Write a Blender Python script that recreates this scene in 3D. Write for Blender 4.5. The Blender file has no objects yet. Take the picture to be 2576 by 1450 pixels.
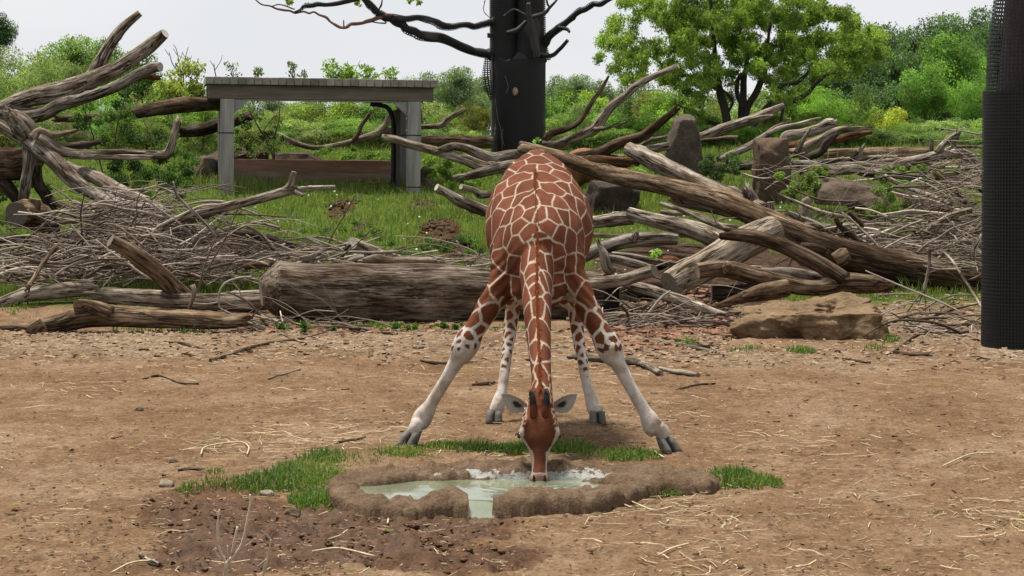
import bpy, bmesh, math, random
import numpy as np
from mathutils import Vector, Matrix
from mathutils.bvhtree import BVHTree

scene = bpy.context.scene
COL = scene.collection
R = math.radians

# ------------------------------------------------------------------ camera
# picture space used below: 2576 x 1450 px; horizon at y = 340
W, H, FPX, HOR, CAMZ = 2576.0, 1450.0, 5790.0, 340.0, 2.45
PITCH = math.atan((H / 2 - HOR) / FPX)
cam_d = bpy.data.cameras.new('camera')
cam = bpy.data.objects.new('camera', cam_d)
COL.objects.link(cam)
cam.location = (0, 0, CAMZ)
cam.rotation_euler = (math.pi / 2 - PITCH, 0, 0)
cam_d.sensor_width = 36.0
cam_d.lens = 36.0 * FPX / W
cam_d.clip_start = 0.1
cam_d.clip_end = 3000
scene.camera = cam
scene.render.resolution_x, scene.render.resolution_y = 1024, 576

# ------------------------------------------------------------------ sky, sun, exposure
SUN_EL, SUN_AZ = 72.0, 320.0     # azimuth: degrees clockwise from +Y (north)
world = bpy.data.worlds.new('World')
scene.world = world
world.use_nodes = True
nt = world.node_tree
nt.nodes.clear()
out = nt.nodes.new('ShaderNodeOutputWorld')
bg = nt.nodes.new('ShaderNodeBackground')
bg.inputs['Strength'].default_value = 0.1
sky = nt.nodes.new('ShaderNodeTexSky')
sky.sky_type = 'NISHITA'
sky.sun_disc = False
sky.sun_elevation = R(SUN_EL)
sky.sun_rotation = R(SUN_AZ)
sky.dust_density = 4.0
# a veil of bright cloud over the whole sky
tc = nt.nodes.new('ShaderNodeTexCoord')
mp = nt.nodes.new('ShaderNodeMapping'); mp.inputs['Scale'].default_value = (1.2, 1.2, 4.0)
nz = nt.nodes.new('ShaderNodeTexNoise'); nz.inputs['Scale'].default_value = 2.2; nz.inputs['Detail'].default_value = 5
cr = nt.nodes.new('ShaderNodeValToRGB')
cr.color_ramp.elements[0].position = 0.30; cr.color_ramp.elements[0].color = (4.25, 4.40, 4.62, 1)
cr.color_ramp.elements[1].position = 0.72; cr.color_ramp.elements[1].color = (5.05, 5.10, 5.16, 1)
mx = nt.nodes.new('ShaderNodeMix'); mx.data_type = 'RGBA'; mx.inputs['Factor'].default_value = 0.94
L = nt.links.new
L(tc.outputs['Generated'], mp.inputs['Vector']); L(mp.outputs['Vector'], nz.inputs['Vector'])
L(nz.outputs['Fac'], cr.inputs['Fac'])
L(sky.outputs['Color'], mx.inputs['A']); L(cr.outputs['Color'], mx.inputs['B'])
L(mx.outputs['Result'], bg.inputs['Color']); L(bg.outputs['Background'], out.inputs['Surface'])

sun_d = bpy.data.lights.new('sun', 'SUN')
sun_d.energy = 4.3
sun_d.angle = R(10)
sun_d.color = (1.0, 0.96, 0.9)
sun = bpy.data.objects.new('sun', sun_d)
COL.objects.link(sun)
_az, _el = R(SUN_AZ), R(SUN_EL)
_sd = Vector((math.sin(_az) * math.cos(_el), math.cos(_az) * math.cos(_el), math.sin(_el)))
sun.rotation_euler = (-_sd).to_track_quat('-Z', 'Y').to_euler()

vs = scene.view_settings
vs.view_transform = 'Standard'
vs.look = 'None'
vs.exposure = 0.88
vs.gamma = 1.0
vs.use_curve_mapping = False
scene.render.engine = 'CYCLES'

# ------------------------------------------------------------------ helpers
rng = np.random.default_rng(7)
random.seed(7)
_cp, _sp = math.cos(PITCH), math.sin(PITCH)

def P(px, py, Y):
    """picture point -> world point at distance Y along the ground"""
    x = (px - W / 2) / FPX; y = (H / 2 - py) / FPX
    d = np.array([x, _cp + y * _sp, -_sp + y * _cp])
    return np.array([0, 0, CAMZ]) + d * (Y / d[1])

def to_px(p):
    p = np.asarray(p, float)
    x, y, z = p[..., 0], p[..., 1], p[..., 2] - CAMZ
    dep = y * _cp - z * _sp; up = y * _sp + z * _cp
    return W / 2 + FPX * x / dep, H / 2 - FPX * up / dep

TILES = {'D': (1, 0, 0), 1: (.3332, 0, 0), 2: (.3332, 0, 440.2), 3: (.3904, 440.2, 125.8), 4: (.3418, 628.9, 0),
         5: (.4385, 1446.5, 0), 6: (.3904, 1415.0, 314.5), 7: (.4553, 1886.7, 251.6), 8: (.2441, 628.9, 534.6),
         9: (.3297, 943.4, 339.6), 10: (.4793, 0, 754.7), 11: (.3470, 943.4, 691.8)}
def T(t, x, y):
    s, ox, oy = TILES[t]
    return ox + x * s, oy + y * s

def _hash(ix, iy, iz, seed):
    h = (ix * 374761393 + iy * 668265263 + iz * 2147483647 + seed * 1274126177) & 0xFFFFFFFF
    h = ((h ^ (h >> 13)) * 1274126177) & 0xFFFFFFFF
    h = (h ^ (h >> 16)) & 0xFFFFFFFF
    h = (h * 2246822519) & 0xFFFFFFFF
    return ((h ^ (h >> 15)) & 0xFFFFFF) / float(0xFFFFFF)

def vnoise(p, seed=0):
    p = np.asarray(p, float)
    i = np.floor(p).astype(np.int64); f = p - i
    f = f * f * (3 - 2 * f)
    r = 0
    for dx in (0, 1):
        wx = f[..., 0] if dx else 1 - f[..., 0]
        for dy in (0, 1):
            wy = f[..., 1] if dy else 1 - f[..., 1]
            for dz in (0, 1):
                wz = f[..., 2] if dz else 1 - f[..., 2]
                r = r + wx * wy * wz * _hash(i[..., 0] + dx, i[..., 1] + dy, i[..., 2] + dz, seed)
    return r * 2 - 1

def fbm(p, octaves=4, seed=0, gain=.5):
    p = np.asarray(p, float); a = 1.0; r = 0
    for o in range(octaves):
        r = r + a * vnoise(p * (2 ** o) + o * 17.3, seed + o); a *= gain
    return r

def sstep(a, b, x):
    t = np.clip((x - a) / (b - a), 0, 1)
    return t * t * (3 - 2 * t)

def mesh_from(name, V, F, smooth=True, attrs=None):
    """V (n,3); F list of (m,k) int arrays; attrs: {name: (n,) or (n,3)}"""
    me = bpy.data.meshes.new(name)
    V = np.asarray(V, np.float32)
    F = [np.asarray(f, np.int32) for f in (F if isinstance(F, list) else [F]) if len(f)]
    me.vertices.add(len(V)); me.vertices.foreach_set('co', V.ravel())
    idx = np.concatenate([f.ravel() for f in F])
    tot = np.concatenate([np.full(len(f), f.shape[1], np.int32) for f in F])
    st = np.concatenate([[0], np.cumsum(tot)[:-1]]).astype(np.int32)
    me.loops.add(len(idx)); me.loops.foreach_set('vertex_index', idx)
    me.polygons.add(len(tot)); me.polygons.foreach_set('loop_start', st)
    me.polygons.foreach_set('loop_total', tot)
    me.polygons.foreach_set('use_smooth', np.full(len(tot), smooth))
    for k, a in (attrs or {}).items():
        a = np.asarray(a, np.float32)
        if a.ndim == 1:
            at = me.attributes.new(k, 'FLOAT', 'POINT'); at.data.foreach_set('value', a)
        else:
            at = me.attributes.new(k, 'FLOAT_VECTOR', 'POINT'); at.data.foreach_set('vector', a.ravel())
    me.update(calc_edges=True)
    return me

def obj(name, me, mat=None, parent=None, color=None):
    o = bpy.data.objects.new(name, me)
    COL.objects.link(o)
    if mat is not None and me is not None and not me.materials: me.materials.append(mat)
    if parent is not None: o.parent = parent
    if color is not None: o.color = (*color[:3], 1)
    return o

def tag(o, label=None, cat=None, group=None, kind=None):
    if label: o['label'] = label
    if cat: o['category'] = cat
    if group: o['group'] = group
    if kind: o['kind'] = kind
    return o

def empty(name, loc=(0, 0, 0)):
    o = bpy.data.objects.new(name, None); COL.objects.link(o); o.location = loc
    o.empty_display_size = .1
    return o

def local(me_V, base):
    return np.asarray(me_V) - np.asarray(base)

def catmull(Pn, n_out):
    Pn = np.asarray(Pn, float)
    if len(Pn) == 2: Pn = np.vstack([Pn[0], (Pn[0] + Pn[1]) / 2, Pn[1]])
    d = np.linalg.norm(np.diff(Pn[:, :3], axis=0), axis=1) + 1e-6
    s = np.concatenate([[0], np.cumsum(d)])
    Q = np.vstack([2 * Pn[0] - Pn[1], Pn, 2 * Pn[-1] - Pn[-2]])
    u = np.linspace(0, s[-1], n_out)
    k = np.clip(np.searchsorted(s, u, 'right') - 1, 0, len(d) - 1)
    t = ((u - s[k]) / d[k])[:, None]
    p0, p1, p2, p3 = Q[k], Q[k + 1], Q[k + 2], Q[k + 3]
    return .5 * (2 * p1 + (p2 - p0) * t + (2 * p0 - 5 * p1 + 4 * p2 - p3) * t ** 2 + (3 * p1 - p0 - 3 * p2 + p3) * t ** 3), u

def frames(C):
    t = np.gradient(C, axis=0); t /= np.linalg.norm(t, axis=1)[:, None] + 1e-9
    n = np.zeros_like(C)
    ref = np.array([0, 0, 1.0]) if abs(t[0, 2]) < .9 else np.array([1.0, 0, 0])
    v = ref - t[0] * ref.dot(t[0]); n[0] = v / np.linalg.norm(v)
    for i in range(1, len(C)):
        v = n[i - 1] - t[i] * n[i - 1].dot(t[i]); n[i] = v / (np.linalg.norm(v) + 1e-9)
    return t, n, np.cross(t, n)

_tube_seed = [0]
def tube(pts, nseg=14, rough=.10, step=.6, splinter=(0, 0), cap=(True, True), knots=0):
    """pts rows: x y z r (world). Returns V, F list, rest attr, end frames"""
    _tube_seed[0] += 1; sd = _tube_seed[0]
    pts = np.asarray(pts, float)
    length = np.linalg.norm(np.diff(pts[:, :3], axis=0), axis=1).sum()
    rm = max(pts[:, 3].mean(), .002)
    n = int(np.clip(length / (rm * step), 4, 90))
    Q, u = catmull(pts, n)
    C, r = Q[:, :3], np.maximum(Q[:, 3], .0015)
    t, a, b = frames(C)
    th = np.linspace(0, 2 * np.pi, nseg, endpoint=False)
    cs, sn = np.cos(th), np.sin(th)
    # ridged, slightly lobed section that changes along the length
    q = np.stack(np.broadcast_arrays(cs[None] * 1.1 + 5, sn[None] * 1.1, (u / (rm * 5))[:, None]), -1)
    q2 = np.stack(np.broadcast_arrays(cs[None] * 2.8 + 9, sn[None] * 2.8, (u / (rm * 9))[:, None]), -1)
    rr = r[:, None] * (1 + rough * (vnoise(q, sd) * 1.0 + vnoise(q2, sd + 50) * .6))
    if knots:
        kr = np.random.default_rng(sd)
        for _ in range(knots):
            k0, t0 = kr.uniform(.05, .95) * u[-1], kr.uniform(0, 6.28)
            dth = np.abs((th - t0 + np.pi) % (2 * np.pi) - np.pi)
            g = np.exp(-(((u[:, None] - k0) / (rm * .7)) ** 2 + (dth[None] / .5) ** 2))
            rr += r[:, None] * g * kr.uniform(.12, .4)
    off = np.zeros((n, nseg))
    for e, idx in ((0, 0), (1, n - 1)):
        if splinter[e]:
            jag = vnoise(np.stack([cs * 2.2 + 3, sn * 2.2, np.full(nseg, e * 9.0)], -1), sd + 7) + .5 * vnoise(np.stack([cs * 5 + 3, sn * 5, np.full(nseg, e * 9.0)], -1), sd + 8)
            off[idx] = jag * rm * splinter[e] * (1 if e else -1)
    V = C[:, None] + rr[..., None] * (cs[None, :, None] * a[:, None] + sn[None, :, None] * b[:, None]) + off[..., None] * t[:, None]
    V = V.reshape(-1, 3)
    rest = np.stack([rr * cs, rr * sn, np.broadcast_to(u[:, None], rr.shape)], -1).reshape(-1, 3) + np.array([sd * 1.37, sd * .73, sd * 2.1])
    i = np.arange(n - 1)[:, None] * nseg; j = np.arange(nseg)[None]; j2 = (j + 1) % nseg
    F = [np.stack([i + j, i + j2, i + nseg + j2, i + nseg + j], -1).reshape(-1, 4)]
    extra, er = [], []
    base = len(V)
    for e, row in ((0, 0), (1, n - 1)):
        if cap[e]:
            c = C[row] - t[row] * (1 if e else -1) * r[row] * (.35 if splinter[e] else .04)
            k = base + len(extra); extra.append(c); er.append(rest[row * nseg:(row + 1) * nseg].mean(0))
            ring = row * nseg + np.arange(nseg)
            tri = np.stack([np.full(nseg, k), np.roll(ring, -1), ring], -1) if e == 0 else np.stack([np.full(nseg, k), ring, np.roll(ring, -1)], -1)
            F.append(tri)
    if extra:
        V = np.vstack([V, extra]); rest = np.vstack([rest, er])
    ends = ((C[0], -t[0], a[0], b[0], rr[0].copy()), (C[-1], t[-1], a[-1], b[-1], rr[-1].copy()))
    return V, F, rest, ends

def merge(parts):
    """join [(V, [F..], rest)] arrays"""
    Vs, Fs, Rs, o = [], {}, [], 0
    for p in parts:
        V, F, rest = p[0], p[1], p[2]
        for f in F: Fs.setdefault(f.shape[1], []).append(f + o)
        Vs.append(V); Rs.append(rest); o += len(V)
    return np.vstack(Vs), [np.vstack(v) for v in Fs.values()], np.vstack(Rs)

# ------------------------------------------------------------------ materials
def new_mat(name):
    m = bpy.data.materials.new(name); m.use_nodes = True
    t = m.node_tree; b = t.nodes['Principled BSDF']
    return m, t, b

class NB:
    """tiny node builder"""
    def __init__(s, t): s.t = t
    def n(s, typ, **kw):
        x = s.t.nodes.new(typ)
        for k, v in kw.items():
            if k.startswith('i_'):
                key = k[2:]
                x.inputs[int(key) if key.isdigit() else key.replace('_', ' ')].default_value = v
            else: setattr(x, k, v)
        return x
    def l(s, a, b): s.t.links.new(a, b)
    def attr(s, name, out='Fac'): return s.n('ShaderNodeAttribute', attribute_name=name).outputs[out]
    def noise(s, vec, scale, detail=4, rough=.6, out='Fac'):
        x = s.n('ShaderNodeTexNoise', i_Scale=scale, i_Detail=detail, i_Roughness=rough)
        if vec is not None: s.l(vec, x.inputs['Vector'])
        return x.outputs[out]
    def scale(s, vec, v):
        x = s.n('ShaderNodeMapping'); x.inputs['Scale'].default_value = v; s.l(vec, x.inputs['Vector']); return x.outputs['Vector']
    def ramp(s, fac, *stops):
        x = s.n('ShaderNodeValToRGB'); e = x.color_ramp.elements
        while len(e) < len(stops): e.new(.5)
        for i, (p, c) in enumerate(stops):
            e[i].position = p; e[i].color = (*(c if hasattr(c, '__len__') else (c, c, c)), 1)
        s.l(fac, x.inputs['Fac']); return x.outputs['Color']
    def mix(s, fac, a, b, mode='MIX'):
        x = s.n('ShaderNodeMix', data_type='RGBA', blend_type=mode)
        for v, key in ((fac, 'Factor'), (a, 'A'), (b, 'B')):
            if hasattr(v, 'links'): s.l(v, x.inputs[key])
            elif key == 'Factor': x.inputs[key].default_value = v
            else: x.inputs[key].default_value = (*v, 1) if len(v) == 3 else v
        return x.outputs['Result']
    def math(s, op, a, b=None, c=None):
        x = s.n('ShaderNodeMath', operation=op)
        for i, v in enumerate((a, b, c)):
            if v is None: continue
            if hasattr(v, 'links'): s.l(v, x.inputs[i])
            else: x.inputs[i].default_value = v
        return x.outputs[0]
    def bump(s, h, strength=.5, dist=.01, normal=None):
        x = s.n('ShaderNodeBump', i_Strength=strength, i_Distance=dist); s.l(h, x.inputs['Height'])
        if normal is not None: s.l(normal, x.inputs['Normal'])
        return x.outputs['Normal']

def simple_mat(name, col, rough=.8, spec=.3, noise=0, nscale=20):
    m, t, b = new_mat(name); B = NB(t)
    b.inputs['Roughness'].default_value = rough
    b.inputs['Specular IOR Level'].default_value = spec
    if noise:
        n = B.noise(B.n('ShaderNodeTexCoord').outputs['Object'], nscale)
        c = B.ramp(n, (.3, tuple(x * (1 - noise) for x in col)), (.7, tuple(min(1, x * (1 + noise)) for x in col)))
        B.l(c, b.inputs['Base Color'])
    else: b.inputs['Base Color'].default_value = (*col, 1)
    return m

def make_wood():
    m, t, b = new_mat('weathered_wood'); B = NB(t)
    rest = B.attr('rest', 'Vector')
    oi = B.n('ShaderNodeObjectInfo')
    grain = B.noise(B.scale(rest, (60, 60, 5.5)), 1, 6, .7)
    streak = B.noise(B.scale(rest, (20, 20, 2.2)), 1, 6, .72)
    patch = B.noise(B.scale(rest, (3.2, 3.2, 1.4)), 1, 5, .65)
    base = oi.outputs['Color']
    c1 = B.mix(B.ramp(patch, (.36, 0), (.66, 1)), B.mix(1.0, base, (.50, .44, .38), 'MULTIPLY'), B.mix(1.0, base, (1.32, 1.34, 1.36), 'MULTIPLY'))
    c2 = B.mix(B.ramp(streak, (.40, 0), (.62, 1)), B.mix(1.0, c1, (.24, .20, .165), 'MULTIPLY'), c1)
    c3 = B.mix(1.0, c2, B.ramp(grain, (.27, (.42, .40, .37)), (.73, (1.36, 1.36, 1.34))), 'MULTIPLY')
    # long drying cracks
    ck = B.noise(B.scale(rest, (9, 9, .55)), 1, 5, .55)
    crack = B.ramp(B.math('ABSOLUTE', B.math('SUBTRACT', ck, .5)), (.010, 0), (.026, 1))
    gate = B.ramp(B.noise(B.scale(rest, (2.5, 2.5, .8)), 1, 2), (.40, 1), (.47, 0))
    crack = B.math('MAXIMUM', crack, gate)
    col = B.mix(crack, (.025, .018, .012), c3)
    # brown rot where bark held on
    rot = B.ramp(B.noise(B.scale(rest, (6, 6, 1.2)), 1.7, 4), (.62, 0), (.74, .6))
    col = B.mix(rot, col, B.mix(1.0, base, (.55, .33, .22), 'MULTIPLY'))
    B.l(col, b.inputs['Base Color'])
    b.inputs['Roughness'].default_value = .9
    b.inputs['Specular IOR Level'].default_value = .03
    h = B.math('ADD', B.math('MULTIPLY', grain, .5), B.math('ADD', B.math('MULTIPLY', streak, .9), B.math('MULTIPLY', crack, .8)))
    B.l(B.bump(h, .8, .012), b.inputs['Normal'])
    return m
M = {}
M['wood'] = make_wood()

def make_cut():
    m, t, b = new_mat('sawn_end_grain'); B = NB(t)
    rest = B.attr('rest', 'Vector'); oi = B.n('ShaderNodeObjectInfo')
    w = B.n('ShaderNodeTexWave', wave_type='RINGS', rings_direction='Z', i_Scale=22, i_Distortion=3.0, i_Detail=3)
    B.l(rest, w.inputs['Vector'])
    n = B.noise(rest, 26, 5)
    c = B.mix(1.0, oi.outputs['Color'], B.ramp(w.outputs['Fac'], (0, .72), (1, 1.1)), 'MULTIPLY')
    c = B.mix(1.0, c, B.ramp(n, (.3, .55), (.7, 1.25)), 'MULTIPLY')
    B.l(c, b.inputs['Base Color']); b.inputs['Roughness'].default_value = .9
    B.l(B.bump(n, .5, .01), b.inputs['Normal'])
    return m
M['cut'] = make_cut()

def make_leaf(name, trans=.45):
    m, t, b = new_mat(name); B = NB(t)
    oi = B.n('ShaderNodeObjectInfo'); g = B.n('ShaderNodeNewGeometry')
    rv = g.outputs['Random Per Island']
    hs = B.n('ShaderNodeHueSaturation')
    B.l(oi.outputs['Color'], hs.inputs['Color'])
    B.l(B.math('ADD', .475, B.math('MULTIPLY', rv, .045)), hs.inputs['Hue'])
    vv = B.ramp(B.math('FRACT', B.math('MULTIPLY', rv, 7.31)), (0, .62), (1, 1.38))
    B.l(B.math('MULTIPLY', vv, B.math('ADD', 1.0, B.math('MULTIPLY', B.attr('clump'), .46))), hs.inputs['Value'])
    t.nodes.remove(b)
    d = B.n('ShaderNodeBsdfPrincipled', i_Roughness=.55); d.inputs['Specular IOR Level'].default_value = .15
    tr = B.n('ShaderNodeBsdfTranslucent')
    B.l(hs.outputs['Color'], d.inputs['Base Color'])
    B.l(B.mix(1.0, hs.outputs['Color'], (1.2, 1.25, .6), 'MULTIPLY'), tr.inputs['Color'])
    ms = B.n('ShaderNodeMixShader', i_0=trans)
    B.l(d.outputs[0], ms.inputs[1]); B.l(tr.outputs[0], ms.inputs[2])
    B.l(ms.outputs[0], t.nodes['Material Output'].inputs['Surface'])
    return m
M['leaf'] = make_leaf('leaf')
M['grass'] = make_leaf('grass_blade', .4)

def make_tinted(name, rough=.85, var=.35, nscale=18, bump=.4):
    m, t, b = new_mat(name); B = NB(t)
    oi = B.n('ShaderNodeObjectInfo'); g = B.n('ShaderNodeNewGeometry')
    n = B.noise(B.n('ShaderNodeTexCoord').outputs['Object'], nscale, 6, .65)
    c = B.mix(1.0, oi.outputs['Color'], B.ramp(n, (.3, 1 - var), (.7, 1 + var)), 'MULTIPLY')
    c = B.mix(1.0, c, B.ramp(g.outputs['Random Per Island'], (0, .65), (1, 1.3)), 'MULTIPLY')
    B.l(c, b.inputs['Base Color']); b.inputs['Roughness'].default_value = rough
    b.inputs['Specular IOR Level'].default_value = .06
    B.l(B.bump(n, bump, .01), b.inputs['Normal'])
    return m
M['tint'] = make_tinted('dry_matter')

def make_rock():
    m, t, b = new_mat('rock'); B = NB(t)
    oi = B.n('ShaderNodeObjectInfo'); co = B.n('ShaderNodeTexCoord').outputs['Object']
    n1 = B.noise(co, 2.6, 8, .7); n2 = B.noise(co, 22, 6, .7); n3 = B.noise(co, 7, 5, .6)
    c = B.mix(1.0, oi.outputs['Color'], B.ramp(n1, (.3, (.55, .52, .5)), (.7, (1.3, 1.3, 1.28))), 'MULTIPLY')
    c = B.mix(1.0, c, B.ramp(n2, (.25, .6), (.75, 1.3)), 'MULTIPLY')
    lich = B.ramp(n3, (.63, 0), (.73, .22))
    c = B.mix(lich, c, (.20, .20, .17))
    B.l(c, b.inputs['Base Color']); b.inputs['Roughness'].default_value = .92; b.inputs['Specular IOR Level'].default_value = .05
    h = B.math('ADD', n1, B.math('MULTIPLY', n2, .35))

    B.l(B.bump(h, 1.0, .05), b.inputs['Normal'])
    return m
M['rock'] = make_rock()

# ------------------------------------------------------------------ ground shape
_gy = np.array([-40, 30.6, 32.0, 34.0, 36.0, 40.0, 44.0, 48.0, 52.0, 58.0, 75.0, 95.0, 160.0, 1500.0])
_gz = np.array([0, 0, .10, .36, .60, .98, 1.27, 1.72, 2.05, 2.05, .9, 0.0, 0.0, 0.0])
def gz(x, y):
    x = np.asarray(x, float); y = np.asarray(y, float)
    z = np.interp(y, _gy, _gz)
    k = sstep(31, 35, y)
    q = np.stack(np.broadcast_arrays(x * .45, y * .45, 3.3), -1)
    z = z + k * .10 * vnoise(q, 5) + k * .035 * vnoise(q * 4, 6)
    q = np.stack(np.broadcast_arrays(x * .6, y * .6, 1.3), -1)
    z = z + (1 - k) * (.018 * vnoise(q, 2) + .008 * vnoise(q * 4, 3))
    # hollow under the drinking basin
    if BASIN_ON[0]:
        z = z - .07 * basin_hollow(x, y)
    # turned earth on the bank
    for (px, py, Y, rx, ry, h) in MOUNDS:
        c = P(px, py, Y)
        z = z + h * np.exp(-(((x - c[0]) / rx) ** 2 + ((y - c[1]) / ry) ** 2))
    return z
BASIN_ON = [False]
MOUNDS = [(1100, 575, 38.3, .38, .75, .16), (1150, 612, 36.6, .28, .5, .12), (860, 520, 41.5, .25, .5, .10), (905, 575, 38.2, .2, .45, .07)]
def G(px, py):
    """picture point -> point on the ground"""
    lo = None
    for Y in np.arange(6, 62, .25):
        p = P(px, py, Y)
        if p[2] <= gz(p[0], p[1]): lo = Y; break
    if lo is None: return P(px, py, 60)
    a, b = lo - .25, lo
    for _ in range(18):
        m = (a + b) / 2; p = P(px, py, m)
        if p[2] <= gz(p[0], p[1]): b = m
        else: a = m
    return P(px, py, b)

def seg_dist(X, Y, pts):
    """distance to a polyline with radius per point -> (normalised distance, radius)"""
    best = np.full(X.shape, 1e9); rad = np.zeros(X.shape); hh = np.zeros(X.shape)
    for (a, b) in zip(pts[:-1], pts[1:]):
        dx, dy = b[0] - a[0], b[1] - a[1]
        t = np.clip(((X - a[0]) * dx + (Y - a[1]) * dy) / (dx * dx + dy * dy + 1e-9), 0, 1)
        d = np.hypot(X - a[0] - t * dx, Y - a[1] - t * dy)
        r = a[2] + t * (b[2] - a[2]); h = a[3] + t * (b[3] - a[3])
        u = d / r
        k = u < best
        best = np.where(k, u, best); rad = np.where(k, r, rad); hh = np.where(k, h, hh)
    return best, rad, hh

def gp(px, py, r, h):
    p = P(px, py, 16.0)                       # on the z = .06 level
    d = p - np.array([0, 0, CAMZ]); s = (.06 - CAMZ) / d[2]
    q = np.array([0, 0, CAMZ]) + d * s
    return (q[0], q[1], r, h)
RIM_BACK = [gp(858, 1224, 0.135, .13), gp(872, 1206, 0.144, .15), gp(930, 1202, 0.164, .16), gp(1040, 1194, 0.170, .17), gp(1180, 1189, 0.174, .18), gp(1300, 1189, 0.174, .18), gp(1450, 1192, 0.174, .17),
            gp(1530, 1201, 0.205, .16), gp(1600, 1198, 0.171, .17), gp(1690, 1195, 0.171, .18), gp(1765, 1205, 0.135, .13)]
RIM_LEFT = [gp(858, 1222, 0.135, .13), gp(885, 1248, 0.135, .13), gp(960, 1262, 0.144, .14), gp(1060, 1266, 0.153, .14), gp(1125, 1260, 0.162, .18), gp(1168, 1272, 0.090, .13)]
RIM_RIGHT = [gp(1258, 1268, 0.090, .15), gp(1300, 1260, 0.144, .17), gp(1400, 1257, 0.135, .14), gp(1500, 1248, 0.135, .14), gp(1560, 1230, 0.144, .14), gp(1600, 1212, 0.153, .16), gp(1680, 1203, 0.153, .16), gp(1750, 1206, 0.135, .11)]
INNER = [gp(935, 1229, .11, 0), gp(1010, 1226, .20, 0), gp(1200, 1222, .25, 0), gp(1350, 1219, .25, 0), gp(1462, 1212, .16, 0)]
CHAN = [gp(1207, 1225, .09, 0), gp(1209, 1284, .075, 0)]
WATER_Z = .045
def sq(line, k=1.0): return [(a, b * .62, r * k, h) for (a, b, r, h) in line]
def basin_hollow(x, y):
    u = np.minimum(seg_dist(x, y * .62, sq(INNER))[0], seg_dist(x, y * .62, sq(CHAN, .75))[0])
    return 1 - sstep(.9, 1.25, u)
BASIN_ON[0] = True

# ------------------------------------------------------------------ ground sheet
def blob_mask(X, Y, items, seed):
    """soft patches on the ground: items (x, y, rx, ry, weight)"""
    q = np.stack([X * 1.7, Y * 1.1, np.full_like(X, 4.0)], -1)
    wob = fbm(q, 4, seed)
    m = np.zeros_like(X)
    for (cx, cy, rx, ry, w) in items:
        d = np.sqrt(((X - cx) / rx) ** 2 + ((Y - cy) / ry) ** 2) + wob * .32
        m = np.maximum(m, w * (1 - sstep(.62, 1.15, d)))
    return m

def px_blobs(rows):
    r = []
    for (px, py, hx, hy, w) in rows:
        c = G(px, py); a = G(px, py - hy); b = G(px, py + hy)
        r.append((c[0], c[1], hx * c[1] / FPX, abs(a[1] - b[1]) / 2, w))
    return r
MUD = px_blobs([(740, 1375, 420, 70, 1), (620, 1410, 330, 50, .9), (980, 1310, 330, 42, 1), (560, 1300, 200, 45, .8), (1080, 1410, 260, 45, .7), (520, 1250, 150, 25, .5),
                (330, 1270, 150, 25, .35), (1150, 1275, 120, 25, .9)])
CHIP = px_blobs([(330, 862, 420, 34, .7), (900, 850, 330, 32, .6), (1750, 800, 260, 45, .8), (2380, 830, 260, 60, .7), (2560, 885, 140, 30, 1), (2000, 900, 260, 30, .45),
                 (1500, 890, 420, 34, .4), (250, 1180, 260, 24, .35)])
EARTH = px_blobs([(1100, 572, 60, 34, 1), (1150, 612, 48, 24, .9), (860, 520, 42, 22, .8), (905, 575, 30, 22, .7), (1060, 520, 36, 14, .5)])

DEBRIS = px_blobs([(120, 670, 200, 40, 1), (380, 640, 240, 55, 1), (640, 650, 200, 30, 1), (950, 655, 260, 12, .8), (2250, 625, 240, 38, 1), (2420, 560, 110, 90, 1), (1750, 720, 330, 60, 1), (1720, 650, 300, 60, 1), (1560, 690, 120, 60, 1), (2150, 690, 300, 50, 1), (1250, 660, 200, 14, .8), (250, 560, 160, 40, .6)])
def ground_sheet():
    ys = np.concatenate([np.linspace(-30, 10.5, 14), np.geomspace(11, 31, 430), np.geomspace(31.1, 60, 190), np.geomspace(61, 1500, 40)])
    us = np.linspace(-1, 1, 560); us = np.sign(us) * np.abs(us) ** 1.25
    Yg, U = np.meshgrid(ys, us, indexing='ij')
    hw = .36 * np.maximum(Yg, 8) + 4 + np.maximum(0, Yg - 60) * 1.2
    X = U * hw
    Z = gz(X, Yg)
    mud = blob_mask(X, Yg, MUD, 11); chip = blob_mask(X, Yg, CHIP, 12); earth = blob_mask(X, Yg, EARTH, 13); debris = blob_mask(X, Yg, DEBRIS, 14)
    near = sstep(9, 11.5, Yg) * (1 - sstep(31, 34, Yg))
    q = np.stack([X * 6, Yg * 4, np.full_like(X, 2.0)], -1)
    f = fbm(q, 3, 21)
    q2 = np.stack([X * 22, Yg * 9, np.full_like(X, 2.0)], -1)
    f2 = fbm(q2, 2, 22)
    near = near * (1 - basin_hollow(X, Yg))
    Z = Z + near * (.006 * f + .006 * f2) + mud * near * (.030 * np.abs(f) * 1.2 + .036 * np.maximum(f2, -.2)) - mud * near * .02 + earth * (.045 * f + .035 * f2)
    pr = np.random.default_rng(29)                      # hoof prints
    for _ in range(150):
        hx, hy = pr.uniform(-3.6, 3.6), pr.uniform(12.2, 27); s_ = pr.uniform(.07, .11)
        sel = (np.abs(X - hx) < .35) & (np.abs(Yg - hy) < .5)
        dx, dy = X[sel] - hx, (Yg[sel] - hy) * .7
        r2 = (dx * dx + dy * dy) / s_ ** 2
        Z[sel] += -.022 * np.exp(-r2 ** 2) + .010 * np.exp(-(np.sqrt(r2) - 1.35) ** 2 * 6)
    n, m = X.shape
    V = np.stack([X, Yg, Z], -1).reshape(-1, 3)
    i = np.arange(n - 1)[:, None] * m; j = np.arange(m - 1)[None]
    F = np.stack([i + j, i + j + 1, i + m + j + 1, i + m + j], -1).reshape(-1, 4)
    bank = sstep(31.2, 32.6, Yg + .35 * f)
    me = mesh_from('ground', V, F, True, {'mud': mud.ravel(), 'chip': chip.ravel(), 'earth': earth.ravel(), 'bank': bank.ravel(), 'debris': debris.ravel()})
    return me

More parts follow.
